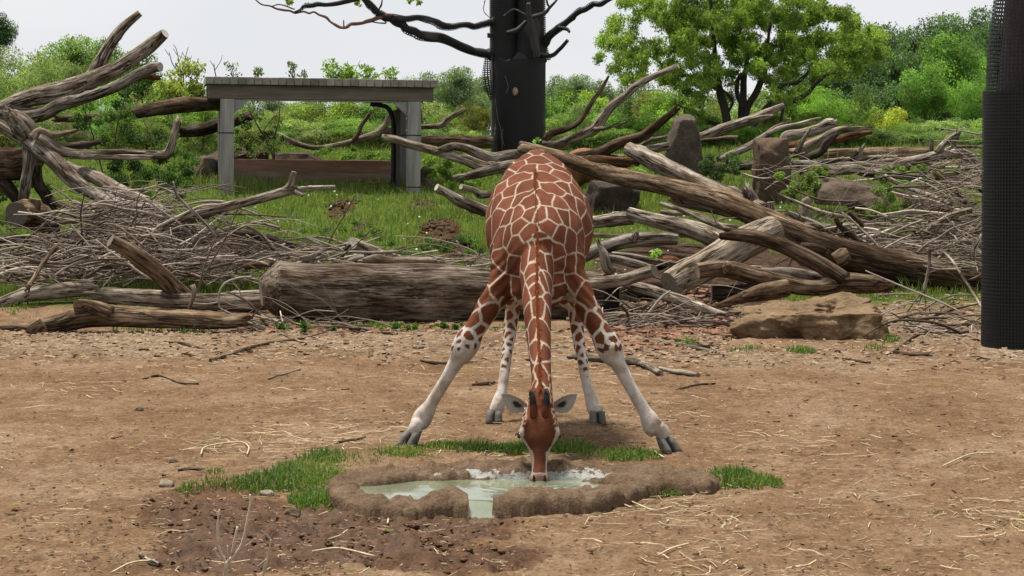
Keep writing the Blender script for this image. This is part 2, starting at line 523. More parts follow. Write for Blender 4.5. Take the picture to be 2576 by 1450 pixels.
def make_soil():
    m, t, b = new_mat('paddock_soil'); B = NB(t)
    co = B.n('ShaderNodeTexCoord').outputs['Object']
    big = B.noise(B.scale(co, (1, .8, 1)), .9, 6, .62)
    mid = B.noise(B.scale(co, (1, .55, 1)), 7, 6, .7)
    fine = B.noise(B.scale(co, (1, .5, 1)), 38, 5, .7)
    c = B.ramp(big, (.30, (.104, .064, .037)), (.5, (.138, .090, .054)), (.70, (.184, .130, .086)))
    c = B.mix(1.0, c, B.ramp(mid, (.28, (.66, .62, .57)), (.72, (1.28, 1.28, 1.27))), 'MULTIPLY')
    c = B.mix(1.0, c, B.ramp(fine, (.27, (.58, .55, .52)), (.73, (1.36, 1.37, 1.38))), 'MULTIPLY')
    # bark chips and dry dust near the logs
    v = B.n('ShaderNodeTexVoronoi', i_Scale=58.0, i_Randomness=1.0); B.l(B.scale(co, (1, .5, 1)), v.inputs['Vector'])
    cc = B.mix(B.ramp(v.outputs['Color'], (.2, 0), (.8, 1)), (.115, .080, .050), (.285, .222, .155))
    cc = B.mix(1.0, cc, B.ramp(fine, (.27, .6), (.73, 1.3)), 'MULTIPLY')
    ch = B.math('MULTIPLY', B.attr('chip'), B.ramp(mid, (.38, .35), (.6, 1)))
    c = B.mix(ch, c, cc)
    mud = B.attr('mud')
    mc = B.mix(1.0, B.ramp(mid, (.3, (.036, .018, .009)), (.7, (.095, .050, .026))), B.ramp(fine, (.27, .62), (.73, 1.35)), 'MULTIPLY')
    c = B.mix(B.ramp(B.math('ADD', mud, B.math('MULTIPLY', B.math('SUBTRACT', mid, .5), .5)), (.15, 0), (.62, 1)), c, mc)
    bank = B.attr('bank')
    gc = B.mix(B.ramp(mid, (.35, 0), (.65, 1)), (.032, .045, .012), (.065, .100, .020))
    c = B.mix(bank, c, gc)
    er = B.mix(1.0, B.ramp(mid, (.3, (.022, .013, .008)), (.7, (.082, .048, .029))), B.ramp(fine, (.3, .6), (.7, 1.3)), 'MULTIPLY')
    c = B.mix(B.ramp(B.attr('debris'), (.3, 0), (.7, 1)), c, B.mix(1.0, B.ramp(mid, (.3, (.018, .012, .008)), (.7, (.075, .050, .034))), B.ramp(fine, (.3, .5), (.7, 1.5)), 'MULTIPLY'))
    c = B.mix(B.ramp(B.attr('earth'), (.25, 0), (.6, 1)), c, er)
    B.l(c, b.inputs['Base Color'])
    B.l(B.ramp(mud, (.3, .95), (.9, .62)), b.inputs['Roughness'])
    B.l(B.ramp(mud, (.3, .0), (.9, .10)), b.inputs['Specular IOR Level'])
    h = B.math('ADD', B.math('MULTIPLY', mid, 1.0), B.math('MULTIPLY', fine, .5))
    B.l(B.bump(h, .9, .03), b.inputs['Normal'])
    return m
M['soil'] = make_soil()
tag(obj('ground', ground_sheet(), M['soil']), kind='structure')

# ------------------------------------------------------------------ watering basin of rough mortar
def basin():
    xs = np.arange(-1.75, 1.85, .011); ys = np.arange(14.4, 18.2, .019)
    X, Y = np.meshgrid(xs, ys)
    nzw = fbm(np.stack([X * 3, Y * 3, X * 0], -1), 3, 31)
    Xw, Yw = X + .035 * nzw, Y + .09 * nzw
    Z = np.full(X.shape, -.05); rimk = np.full(X.shape, 9.0)
    for line in (RIM_BACK, RIM_LEFT, RIM_RIGHT):
        # paths run over the ground: depth counts double because the rim is wider that way
        pts = [(a, b * .62, r, h) for (a, b, r, h) in line]
        u, r, h = seg_dist(Xw, Yw * .62, pts)
        z = h * .66 * (1 + .30 * fbm(np.stack([X * 2.6, Y * 1.4, X * 0 + 3], -1), 2, 35)) * np.sqrt(np.clip(1 - (u * .98) ** 4.5, 0, 1)) - .05 * (u >= 1.0)
        Z = np.maximum(Z, z); rimk = np.minimum(rimk, u)
    u, r, h = seg_dist(X, Y * .62, [(a, b * .62, r, h) for (a, b, r, h) in INNER])
    inner = 1 - sstep(.85, 1.15, u)
    ch = 1 - sstep(.8, 1.2, seg_dist(X, Y * .62, sq(CHAN))[0])
    Z = np.where(ch > .5, np.minimum(Z, -.02), Z)
    Z = np.maximum(Z, np.where((inner > .3) | (ch > .3), -.02, -.05))
    rough = fbm(np.stack([X * 16, Y * 10, X * 0 + 7], -1), 3, 33) * .022 + fbm(np.stack([X * 42, Y * 26, X * 0 + 7], -1), 2, 34) * .009
    Z = Z + np.where(rimk < 1.0, rough, 0) + np.where(rimk < 1, .012 * nzw, 0)
    # pale lime crust: the inward side of the rim, close above the water
    n, m = X.shape
    wl = sstep(-.9, .2, X) * .035
    back = sstep(-.05, .12, (Y - 15.93) + .10 * X)
    u2 = seg_dist(X, Y * .62, sq(INNER, 1.75))[0]
    crust = (1 - sstep(.9, 1.05, u2)) * back * (1 - sstep(.062 + wl * .75, .074 + wl * .75, Z + rough * .6))
    keep = (Z > -.045)
    V = np.stack([X, Y, Z], -1).reshape(-1, 3)
    i = np.arange(n - 1)[:, None] * m; j = np.arange(m - 1)[None]
    F = np.stack([i + j, i + j + 1, i + m + j + 1, i + m + j], -1).reshape(-1, 4)
    k = keep.ravel()[F].any(1)
    F = F[k]
    used = np.unique(F); remap = np.full(len(V), -1); remap[used] = np.arange(len(used))
    return mesh_from('basin_rim', V[used], remap[F], True, {'crust': crust.ravel()[used]})

def make_mortar():
    m, t, b = new_mat('rough_mortar'); B = NB(t)
    co = B.n('ShaderNodeTexCoord').outputs['Object']
    n1 = B.noise(co, 4, 6, .65); n2 = B.noise(co, 45, 4, .7); n3 = B.noise(co, 90, 3, .7)
    c = B.ramp(n1, (.3, (.088, .056, .034)), (.7, (.165, .114, .073)))
    c = B.mix(1.0, c, B.ramp(n2, (.28, .6), (.72, 1.3)), 'MULTIPLY')
    cr = B.attr('crust')
    cc = B.ramp(n2, (.3, (.20, .20, .178)), (.6, (.33, .332, .305)))
    c = B.mix(B.ramp(B.math('ADD', cr, B.math('MULTIPLY', B.math('SUBTRACT', n2, .5), .8)), (.38, 0), (.6, 1)), c, cc)
    B.l(c, b.inputs['Base Color']); b.inputs['Roughness'].default_value = .95; b.inputs['Specular IOR Level'].default_value = .03
    B.l(B.bump(B.math('ADD', B.math('MULTIPLY', n1, 1.5), B.math('ADD', n2, B.math('MULTIPLY', n3, .3))), .9, .02), b.inputs['Normal'])
    return m
M['mortar'] = make_mortar()
bas = empty('watering_basin', (.1, 16.2, 0))
bme = basin(); o = obj('rim', bme, M['mortar'], bas); o.matrix_parent_inverse = Matrix.Translation((-.1, -16.2, 0))
tag(bas, 'low rough brown mortar drinking basin with white crusted inside edge', 'basin')

def water():
    xs = np.arange(-1.25, .85, .016); ys = np.arange(14.6, 17.6, .02)
    X, Y = np.meshgrid(xs, ys)
    u = seg_dist(X, Y * .62, sq(INNER, 1.2))[0]
    ch = seg_dist(X, Y * .62, sq(CHAN, 1.0))[0]
    k = (u < 1.1) | (ch < 1)
    n, m = X.shape
    Z = WATER_Z - .085 * (1 - sstep(CHAN[1][1] + .02, CHAN[1][1] + .55, Y)) + .0009 * fbm(np.stack([X * 7, Y * 5, X * 0], -1), 2, 41)
    rr = np.hypot(X - .19, Y - 15.92); Z = Z + .0022 * np.sin(rr * 62) * np.exp(-rr / .22)
    V = np.stack([X, Y, Z], -1).reshape(-1, 3)
    i = np.arange(n - 1)[:, None] * m; j = np.arange(m - 1)[None]
    F = np.stack([i + j, i + j + 1, i + m + j + 1, i + m + j], -1).reshape(-1, 4)
    F = F[k.ravel()[F].any(1)]
    used = np.unique(F); remap = np.full(len(V), -1); remap[used] = np.arange(len(used))
    return mesh_from('water', V[used], remap[F], True)
m, t, b = new_mat('cloudy_water'); B = NB(t)
co = B.n('ShaderNodeTexCoord').outputs['Object']
B.l(B.ramp(B.noise(B.scale(co, (1, .4, 1)), 5, 5, .6), (.35, (.098, .110, .066)), (.65, (.155, .168, .112))), b.inputs['Base Color'])
b.inputs['Roughness'].default_value = .06
b.inputs['Specular IOR Level'].default_value = .5
B.l(B.bump(B.noise(co, 14, 3), .03, .01), b.inputs['Normal'])
M['water'] = m
tag(obj('water', water(), M['water']), kind='structure')
# ------------------------------------------------------------------ weathered logs
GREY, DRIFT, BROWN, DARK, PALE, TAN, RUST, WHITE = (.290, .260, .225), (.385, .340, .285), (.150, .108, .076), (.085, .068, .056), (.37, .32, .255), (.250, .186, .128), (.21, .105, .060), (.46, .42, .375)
def wpts(tile, rows, Y):
    s = TILES[tile][0]
    rows = [tuple(r) for r in rows]
    a = np.array([[*T(tile, r[0], r[1])] for r in rows])
    d = np.concatenate([[0], np.cumsum(np.linalg.norm(np.diff(a, axis=0), axis=1))]); d /= d[-1]
    Y0, Y1 = (Y, Y) if not isinstance(Y, (tuple, list)) else Y
    out = []
    for (px, py), k, r in zip(a, d, rows):
        y = Y0 + (Y1 - Y0) * k
        out.append([*P(px, py, y), r[2] * s * y / FPX])
    return np.array(out)

def log_part(name, tile, rows, Y, tint, parent, base, ends='cc', rough=.10, nseg=None, knots=1, cutcol=None):
    """ends: c = sawn (own end-grain disc), s = splintered, r = rounded off, o = open (hidden inside)"""
    pts = wpts(tile, rows, Y)
    rm = pts[:, 3].mean()
    ns = nseg or (18 if rm > .12 else 13 if rm > .05 else 9)
    spl = tuple(1.5 if e == 's' else .25 if e == 'r' else 0 for e in ends)
    V, F, rest, E = tube(pts, ns, rough, .6, spl, tuple(e != 'c' for e in ends), knots)
    o = obj(name, mesh_from(name, V - base, F, True, {'rest': rest}), M['wood'], parent, tint)
    for k, e in enumerate(ends):
        if e != 'c': continue
        c, nrm, a, b, rr = E[k]
        n = len(rr); th = np.linspace(0, 2 * np.pi, n, endpoint=False)
        ring = c + rr[:, None] * (np.cos(th)[:, None] * a + np.sin(th)[:, None] * b)
        mid = c + (ring - c) * .55 - nrm * rr.mean() * .03
        V2 = np.vstack([ring, mid, [c - nrm * rr.mean() * .05]])
        r2 = np.vstack([np.stack([rr * np.cos(th), rr * np.sin(th), th * 0], -1), np.stack([rr * .55 * np.cos(th), rr * .55 * np.sin(th), th * 0], -1), [[0, 0, 0]]])
        i = np.arange(n); j = (i + 1) % n
        sgn = 1 if k else -1
        q = np.stack([i, j, n + j, n + i], -1)[:, ::sgn]; tr = np.stack([n + i, n + j, np.full(n, 2 * n)], -1)[:, ::sgn]
        cc = cutcol or tuple(min(1, x * 1.15) for x in tint)
        obj('cut_end', mesh_from('cut_end', V2 - base, [q, tr], False, {'rest': r2}), M['cut'], o, cc)
    return o, pts

def log(label, tint, tile, Y, rows, branches=(), ends='cc', name='log', rough=.10, cat='log', group=None, knots=1, cutcol=None, part='trunk'):
    pts = wpts(tile, rows, Y)
    low = pts[np.argmin(pts[:, 2] - pts[:, 3])]
    base = np.array([low[0], low[1], low[2] - low[3]])
    if not branches:
        o, _ = log_part(name, tile, rows, Y, tint, None, base, ends, rough, None, knots, cutcol)
        o.location = base
        tag(o, label, cat, group); return o
    root = empty(name, base); tag(root, label, cat, group)
    log_part(part, tile, rows, Y, tint, root, base, ends, rough, None, knots, cutcol)
    for b in branches:
        bt, bY, br = b[0], b[1], b[2]
        log_part('branch', bt, br, bY, b[4] if len(b) > 4 else tint, root, base, b[3] if len(b) > 3 else 'oc', rough, None, knots, cutcol)
    return root

# ---- left: toppled tree and its roots
log('toppled grey tree trunk with sawn limbs reaching up to the sky', DRIFT, 1, (39, 37.5),
    [(-260, 960, 62), (-40, 860, 60), (120, 775, 64), (300, 720, 76), (480, 690, 82), (620, 640, 78), (760, 575, 62), (900, 515, 56), (1000, 445, 55), (1100, 375, 55), (1170, 315, 50), (1248, 253, 37)],
    [(1, 38.2, [(640, 630, 50), (720, 545, 50), (775, 445, 48), (850, 310, 40), (930, 210, 37), (1058, 100, 28)], 'oc'),
     (1, (38.8, 37), [(-60, 870, 60), (120, 870, 62), (260, 875, 62), (360, 850, 55), (450, 795, 48), (600, 755, 45), (760, 700, 40), (900, 640, 40), (1050, 560, 42), (1150, 515, 38), (1212, 508, 35)], 'oc', GREY),
     (1, 37.4, [(900, 620, 20), (1050, 575, 28), (1130, 580, 28), (1200, 590, 14)], 'os', RUST)], name='fallen_tree', cat='fallen tree', knots=4)
log('long brown log running from the toppled tree to the shelter post', BROWN, 1, (42, 46), [(440, 900, 28), (700, 890, 32), (950, 868, 40), (1150, 830, 54), (1350, 800, 58), (1560, 790, 48), (1690, 800, 42)], ends='sc', knots=3)
log('dark broken log poking out past the shelter left post', DARK, 1, (45.5, 47.5), [(1370, 1000, 36), (1500, 985, 48), (1620, 950, 50), (1780, 910, 46), (1888, 878, 40)], ends='sc', cutcol=BROWN)

log('upturned grey tree root with tangled arms beside the toppled tree', GREY, 1, 36.6,
    [(55, 840, 26), (100, 880, 62), (170, 950, 84), (225, 1040, 74), (222, 1150, 50), (208, 1280, 42), (190, 1400, 48), (172, 1520, 42)],
    [(1, 36.9, [(-80, 900, 42), (0, 950, 42), (90, 1000, 46), (210, 1060, 50)], 'oo', DRIFT),
     (1, 36.3, [(250, 1040, 40), (300, 992, 30), (400, 1022, 24), (500, 1005, 17), (575, 985, 10)], 'or', PALE),
     (1, 36.3, [(300, 1040, 50), (370, 1080, 46), (450, 1138, 40), (560, 1160, 30), (750, 1160, 30), (950, 1152, 30), (1150, 1165, 32), (1255, 1165, 36), (1290, 1100, 30), (1322, 1000, 26), (1345, 905, 30)], 'os', DRIFT),
     (1, 36.2, [(520, 1180, 22), (760, 1188, 22), (1000, 1190, 21), (1150, 1192, 15)], 'os', DRIFT),
     (1, 36.8, [(380, 1080, 28), (470, 1108, 28), (600, 1100, 27), (765, 1072, 19)], 'oc', DARK),
     (1, (36.6, 34.5), [(230, 1080, 70), (330, 1140, 72), (430, 1225, 66), (520, 1330, 58), (640, 1425, 54), (780, 1500, 50), (950, 1560, 50), (1150, 1610, 62), (1280, 1660, 66)], 'or', GREY),
     (1, (36.8, 34.8), [(430, 1240, 50), (560, 1280, 44), (720, 1335, 54), (880, 1435, 52), (1020, 1490, 46), (1150, 1540, 38), (1260, 1600, 30)], 'os', DRIFT),
     (1, 36.9, [(260, 1240, 60), (285, 1380, 44), (350, 1480, 42), (395, 1620, 42), (410, 1790, 42)], 'oc', DARK),
     (1, 36.9, [(370, 1500, 30), (480, 1555, 28), (600, 1590, 24), (690, 1610, 12)], 'os', BROWN),
     (1, 37.1, [(-120, 1240, 110), (20, 1230, 140), (140, 1230, 130), (280, 1180, 95), (330, 1130, 50)], 'or', BROWN),
     (1, 37.0, [(-60, 1330, 80), (40, 1400, 60), (110, 1480, 45), (140, 1560, 30)], 'or', DARK)], name='upturned_root', cat='tree root', rough=.17, knots=3, ends='ss', part='main_root')
log('short thick sawn log with a cracked round end and stump knob', TAN, 2, (34.6, 35.8), [(122, 300, 90), (185, 300, 105), (270, 310, 112), (330, 345, 95)],
    [(2, 35.0, [(235, 290, 66), (258, 215, 56), (264, 182, 44)], 'oc')], cutcol=(.085, .07, .055), cat='sawn log')
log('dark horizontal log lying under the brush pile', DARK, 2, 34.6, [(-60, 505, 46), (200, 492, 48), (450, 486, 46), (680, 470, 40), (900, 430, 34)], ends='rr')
log('slender grey driftwood branch with forked tip leaning over the grass', DRIFT, 2, (33.9, 33.2),
    [(1060, 440, 36), (1300, 378, 44), (1420, 332, 44), (1550, 290, 38), (1700, 240, 35), (1850, 208, 35)],
    [(3, 33.2, [(40, 1090, 38), (150, 1052, 31), (300, 1020, 30), (500, 972, 28), (680, 922, 31), (790, 900, 27)], 'or'),
     (3, 33.2, [(700, 915, 26), (740, 872, 22), (768, 785, 17)], 'oc'), (3, 33.2, [(770, 905, 22), (850, 892, 15), (930, 888, 12), (1032, 884, 12)], 'oc'),
     (3, 33.1, [(770, 915, 18), (825, 938, 11)], 'os')], ends='so', knots=2)
log('grey log lying flat with a dark rotten end left of the Y log', DRIFT, 2, (31.6, 32.2), [(-90, 1000, 42), (0, 972, 44), (150, 920, 50), (350, 882, 55), (600, 862, 60), (745, 868, 64)], ends='rs', knots=2)
log('grey log with one thick hollow limb slanting up like a Y', DRIFT, 2, (32.0, 31.3), [(735, 905, 52), (950, 925, 65), (1200, 945, 75), (1400, 962, 70), (1600, 965, 66), (1800, 955, 74), (2010, 945, 76)],
    [(2, (31.8, 31.2), [(1420, 950, 70), (1330, 880, 74), (1230, 775, 65), (1100, 672, 60), (960, 572, 54), (832, 498, 46)], 'oc', TAN)], ends='sr', knots=2, cutcol=BROWN)
log('long smooth brown log with a broken stub lying on the dusty ground', TAN, 2, (28.7, 28.6), [(-110, 1170, 42), (-20, 1166, 44), (130, 1160, 50), (250, 1172, 72), (420, 1128, 76), (640, 1080, 80), (900, 1076, 76), (1200, 1092, 70), (1500, 1110, 64), (1700, 1112, 60), (1835, 1102, 46)],
    [(2, 28.6, [(840, 1060, 60), (730, 1015, 58), (640, 990, 48), (560, 990, 40)], 'oc'), (2, 28.45, [(330, 1130, 50), (250, 1190, 52), (215, 1245, 26)], 'os', BROWN)], ends='rs', knots=3, rough=.13)

# ---- big sawn log behind the giraffe
big = log('huge weathered sawn log lying behind the drinking giraffe', (.225, .185, .150), 'D', (30.0, 30.9),
    [(656, 736, 36), (663, 734, 62), (676, 732, 75), (700, 731, 80), (800, 737, 74), (880, 738, 77), (960, 741, 73), (1100, 741, 76), (1250, 744, 74), (1400, 745, 72), (1510, 745, 70)], [], cutcol=(.20, .17, .12), rough=.13, knots=7, cat='log')
log('pale split log end jutting up from behind the huge sawn log', PALE, 8, (32.2, 33.2), [(1050, 318, 66), (1250, 392, 56), (1400, 442, 40), (1560, 480, 22)], ends='cs')
log('rotten pale bark slab on top of the rear of the huge log', PALE, 8, 31.6, [(1160, 500, 30), (1300, 480, 55), (1450, 510, 52), (1650, 500, 45), (1900, 510, 30)], ends='ss', rough=.3, name='bark_slab', cat='bark slab')
log('short dark wood chunk beside the pale bark slab', GREY, 8, 31.8, [(990, 520, 26), (1080, 490, 38), (1180, 470, 36)], ends='sc', cat='wood chunk', name='wood_chunk')
log('curved grey branch lying across the dead wood heap', GREY, 8, 32.0, [(520, 480, 24), (640, 455, 30), (740, 400, 22), (840, 370, 12)], ends='sr', name='branch', cat='branch')
log('crumbling dark log at the rear right of the brush pile', DARK, 8, 33, [(-180, 215, 40), (0, 235, 48), (180, 265, 46), (300, 310, 42), (440, 345, 26)], ends='rs', rough=.22)
log('smooth curved pole resting on the crumbling dark log', DRIFT, 8, 32.4, [(-30, 145, 17), (60, 190, 20), (150, 270, 24), (230, 360, 26), (320, 455, 22)], ends='cr', name='branch', cat='branch')
log('small slanted stick propped between brush pile and grass', BROWN, 8, 32.2, [(1040, 330, 18), (970, 400, 20), (945, 500, 18)], ends='sr', name='branch', cat='branch')
log('dark decayed log tail behind the left end of the huge log', BROWN, 8, 31.9, [(-60, 560, 30), (60, 545, 34), (160, 540, 30), (300, 530, 24)], ends='cs')

# ---- upper bank, around the shelter and the netted tree
log('long slender dead trunk crossing in front of the shelter right post', DRIFT, 4, (41, 39.6), [(978, 1010, 24), (1080, 1030, 30), (1200, 1070, 33), (1400, 1122, 36), (1600, 1185, 40), (1720, 1232, 46), (1850, 1235, 46), (2000, 1215, 44), (2200, 1190, 44)],
    [(9, (40, 39.4), [(602, 328, 24), (700, 318, 30), (800, 292, 38), (920, 262, 42), (1040, 235, 42), (1140, 225, 30)], 'cr', GREY)], ends='cr', knots=3)
log('grey knotted log resting over the slender dead trunk', GREY, 4, 40.4, [(1390, 1108, 22), (1490, 1080, 30), (1600, 1098, 34), (1720, 1150, 48), (1800, 1170, 48), (1900, 1150, 42), (2050, 1128, 34), (2150, 1125, 28)], ends='sr', knots=3)
log('pale freshly split timber behind the giraffe rump', PALE, 4, (41.5, 39.8), [(1992, 1058, 18), (2130, 1090, 22), (2300, 1150, 28), (2440, 1200, 34)], ends='cs', name='split_timber', cat='timber', cutcol=(.42, .31, .22))
log('peeling horizontal log lying between shelter and netted tree', TAN, 4, 47.2, [(1250, 1042, 44), (1500, 1042, 48), (1640, 1048, 47), (1790, 1050, 46)], [(4, 47.3, [(1240, 940, 16), (1330, 935, 19), (1410, 922, 20), (1460, 876, 22), (1582, 803, 14)], 'oc', DRIFT)], ends='rc', rough=.14)
log('short barkless log lying right of the netted tree base', DRIFT, 4, 46.8, [(2150, 1068, 32), (2250, 1070, 34), (2345, 1072, 34)], ends='cc')
log('pale dead bough lying behind the shelter with two upright limbs', DRIFT, 4, 48.6, [(230, 1000, 14), (330, 1052, 20), (470, 1088, 17), (600, 1075, 17), (720, 1050, 20), (850, 1015, 28), (950, 985, 30), (1040, 960, 26)],
    [(4, 48.5, [(760, 1035, 17), (800, 980, 19), (820, 925, 17), (883, 838, 14)], 'oc', BROWN), (4, 48.6, [(940, 985, 26), (1000, 920, 24), (1022, 845, 18)], 'oc')], ends='sr')
log('two sawn limbs sticking out from behind the giraffe flank', DRIFT, 9, (36.4, 36.9), [(470, 398, 28), (560, 448, 34), (640, 500, 44), (720, 530, 44), (850, 585, 42), (960, 610, 40)],
    [(9, (36.6, 37.2), [(656, 394, 21), (760, 425, 24), (800, 455, 32), (880, 455, 26), (980, 470, 25)], 'cr')], ends='cr', knots=2)
log('tall curving dead bough reaching up beneath the green tree', DRIFT, 5, (46.5, 45.5), [(-110, 830, 24), (-20, 800, 26), (60, 765, 30), (115, 735, 33), (165, 670, 29), (215, 605, 25), (290, 550, 21), (350, 495, 22), (450, 440, 18), (592, 378, 15)],
    [(5, 46, [(110, 745, 14), (180, 735, 12), (240, 715, 10), (300, 698, 5)], 'or')], ends='rc', knots=2)
log('dark crooked branch standing right of the netted tree', BROWN, 4, 46.6, [(2170, 1030, 24), (2225, 982, 28), (2330, 950, 23), (2420, 900, 21), (2470, 830, 18), (2520, 750, 16), (2590, 650, 14), (2640, 560, 8)], ends='rr')
log('dark mossy limb leaning up beside the tall standing rock', BROWN, 5, (43.5, 43), [(-10, 905, 28), (80, 890, 28), (160, 872, 34), (260, 820, 30), (380, 785, 27), (450, 735, 25), (582, 628, 17)], [(5, 43.2, [(300, 885, 24), (430, 858, 25), (540, 838, 24)], 'or', GREY)], ends='rs')
log('thin pale stick leaning behind the tall standing rock', DRIFT, 5, 45, [(365, 845, 12), (430, 805, 12), (480, 795, 11), (592, 765, 6)], ends='rr', name='branch', cat='branch')
log('straight grey log slanting up from behind the tall rock', DRIFT, 5, 45.5, [(640, 815, 26), (720, 788, 27), (850, 742, 28), (1000, 692, 28), (1080, 660, 27), (1200, 604, 14)], [(5, 45.4, [(1000, 690, 14), (1075, 678, 18), (1130, 665, 8)], 'os')], ends='rc')
log('short pale stick lying right of the tall standing rock', PALE, 5, 44.6, [(720, 808, 11), (800, 800, 11), (870, 792, 13), (932, 790, 12)], ends='rc', name='branch', cat='branch')
log('long twisted bleached branch rising over the cracked rock', DRIFT, 5, (43.5, 44.5), [(820, 915, 16), (900, 885, 22), (1000, 838, 23), (1080, 790, 21), (1150, 735, 16), (1222, 705, 10)], [(5, 44, [(1100, 770, 14), (1180, 735, 13), (1260, 718, 12), (1360, 690, 10), (1412, 680, 9)], 'oc')], ends='rr')
log('bleached smooth bough bent like an elbow on the far heap', WHITE, 5, 46, [(1180, 880, 20), (1190, 830, 22), (1212, 780, 28), (1300, 765, 26), (1400, 740, 30), (1450, 715, 34), (1500, 710, 26)], ends='rr', knots=2)
log('splintered pale trunk with a long jagged point', PALE, 5, 45, [(1240, 880, 30), (1290, 870, 32), (1400, 805, 28), (1500, 755, 24), (1600, 740, 15), (1692, 735, 8)], [(5, 44.9, [(1270, 880, 22), (1300, 815, 15), (1330, 770, 11), (1352, 732, 5)], 'or')], ends='ss', rough=.2)
log('rust brown rotten branch lying behind the splintered trunk', RUST, 5, 45.6, [(1230, 850, 30), (1380, 820, 30), (1480, 812, 22), (1600, 780, 22), (1690, 762, 11)], ends='rs', rough=.2)
log('dark leaning stub in front of the splintered trunk', DARK, 5, 44.6, [(1290, 920, 18), (1400, 880, 22), (1440, 830, 22), (1505, 765, 15)], ends='rs')
log('long far horizontal log with brown flaky side', TAN, 5, 49.5, [(1380, 905, 38), (1550, 892, 42), (1750, 890, 42), (1950, 885, 40), (2120, 878, 34)], ends='rr', rough=.12)
log('straight grey pole lying in front of the far horizontal log', DRIFT, 5, 46, [(1330, 945, 17), (1480, 928, 19), (1680, 912, 18), (1850, 903, 14)], [(5, 46, [(1580, 915, 12), (1630, 870, 13), (1662, 835, 9)], 'os')], ends='rc')
log('half buried grey log between the two standing rocks', GREY, 5, 44.5, [(730, 955, 22), (860, 958, 27), (1000, 952, 27), (1080, 958, 24)], ends='rr')
log('long bleached bough with forked upright tips on the right bank', DRIFT, 7, (41.5, 42.5), [(500, 388, 24), (590, 385, 28), (640, 400, 30), (740, 392, 32), (850, 352, 29), (1000, 312, 25), (1090, 290, 24), (1135, 262, 22)],
    [(7, 42.3, [(1030, 292, 20), (1090, 225, 18), (1142, 185, 12)], 'oc'), (7, 42.3, [(1125, 262, 14), (1145, 205, 11), (1165, 162, 7)], 'or'), (7, 42.4, [(1003, 300, 12), (1003, 260, 12), (1005, 222, 10)], 'oc'), (7, 42.2, [(1040, 310, 12), (1150, 315, 8)], 'or')], ends='rs', knots=3)
log('grey log with frayed end beside the cracked rock', GREY, 7, 43, [(230, 360, 28), (330, 372, 38), (420, 388, 32), (560, 395, 18)], ends='rr')
log('barkless white branch with dark scars beside the netted trunk', WHITE, 7, 40.5, [(1110, 300, 22), (1160, 295, 28), (1215, 325, 30), (1250, 385, 24), (1275, 440, 20)], ends='rr')
log('low grey log lying under the bleached bough', GREY, 7, 40.2, [(760, 410, 16), (900, 430, 20), (1040, 418, 26), (1140, 392, 26), (1220, 365, 18)], ends='rc')
log('slim bare pole slanting down through the tall grass', GREY, 7, (39.5, 36.5), [(748, 422, 14), (850, 478, 13), (1000, 530, 14), (1112, 578, 13)], ends='cr', name='branch', cat='branch')
log('bent brown limb dipping toward the right brush pile', TAN, 7, 37.2, [(1012, 398, 12), (1060, 440, 18), (1110, 492, 21), (1150, 530, 22), (1240, 585, 22)], ends='sr')
log('sawn branch end facing out beside the netted trunk', BROWN, 7, (37.8, 39.2), [(1250, 442, 26), (1275, 480, 25), (1320, 530, 25)], ends='cr', cutcol=(.42, .31, .19))
log('very long thin pole lying across grass onto right brush pile', DRIFT, 7, (36.5, 34.5), [(158, 518, 6), (250, 560, 8), (380, 612, 9), (540, 650, 9), (720, 688, 9), (860, 700, 7)], ends='rr', name='branch', cat='branch')
log('pale twisted bough half buried in the right brush pile', PALE, 7, 34.6, [(930, 790, 18), (975, 735, 24), (1050, 680, 24), (1130, 635, 22), (1225, 608, 16)], ends='rr', knots=2)
log('short dark log lying in grass behind the right brush pile', BROWN, 7, 36.2, [(950, 630, 15), (1020, 620, 17), (1095, 605, 12)], ends='rr')

log('rough dark barked log hiding the resting animal', RUST, 9, 43.0, [(1530, 200, 26), (1640, 195, 34), (1800, 205, 38), (2010, 218, 40)], ends='ss', rough=.22)
log('pale knotted limb lying in front of the resting animal', DRIFT, 9, 43.4, [(1480, 170, 18), (1580, 178, 22), (1680, 165, 24), (1780, 168, 20), (1900, 172, 18)], ends='rr', knots=2)
for i, (l, c, y, rows) in enumerate([
    ('grey half sunk log in front of the straight grey pole', GREY, 43.5, [(1480, 965, 20), (1600, 955, 24), (1750, 955, 24), (1920, 962, 18)]), ('thin bleached pole lying along the far heap', PALE, 44.5, [(1680, 935, 11), (1850, 918, 13), (2020, 905, 12), (2190, 898, 8)]),
    ('stout dark log end beside the cracked rock foot', BROWN, 42.6, [(1290, 985, 30), (1400, 992, 32), (1490, 1010, 24)]), ('brown log lying low behind the right brush pile', TAN, 41, [(2020, 975, 18), (2120, 955, 23), (2260, 930, 22)]),
    ('crooked grey limb tangled in the far heap', GREY, 43, [(1850, 945, 13), (1960, 925, 15), (2060, 945, 15), (2160, 938, 10)]), ('short pale log between the tall rock and cracked rock', DRIFT, 43.2, [(750, 990, 18), (840, 975, 20), (930, 985, 16)]),
    ('dark stub log poking up from the far heap', DARK, 44, [(1560, 940, 14), (1600, 900, 15), (1620, 870, 12)]), ('long brown log lying behind the bleached bough', BROWN, 46.5, [(1750, 905, 22), (1950, 912, 24), (2150, 905, 22)])]):
    log(l, c, 5, y, rows, ends='rs' if i % 2 else 'rc', rough=.14, knots=2)
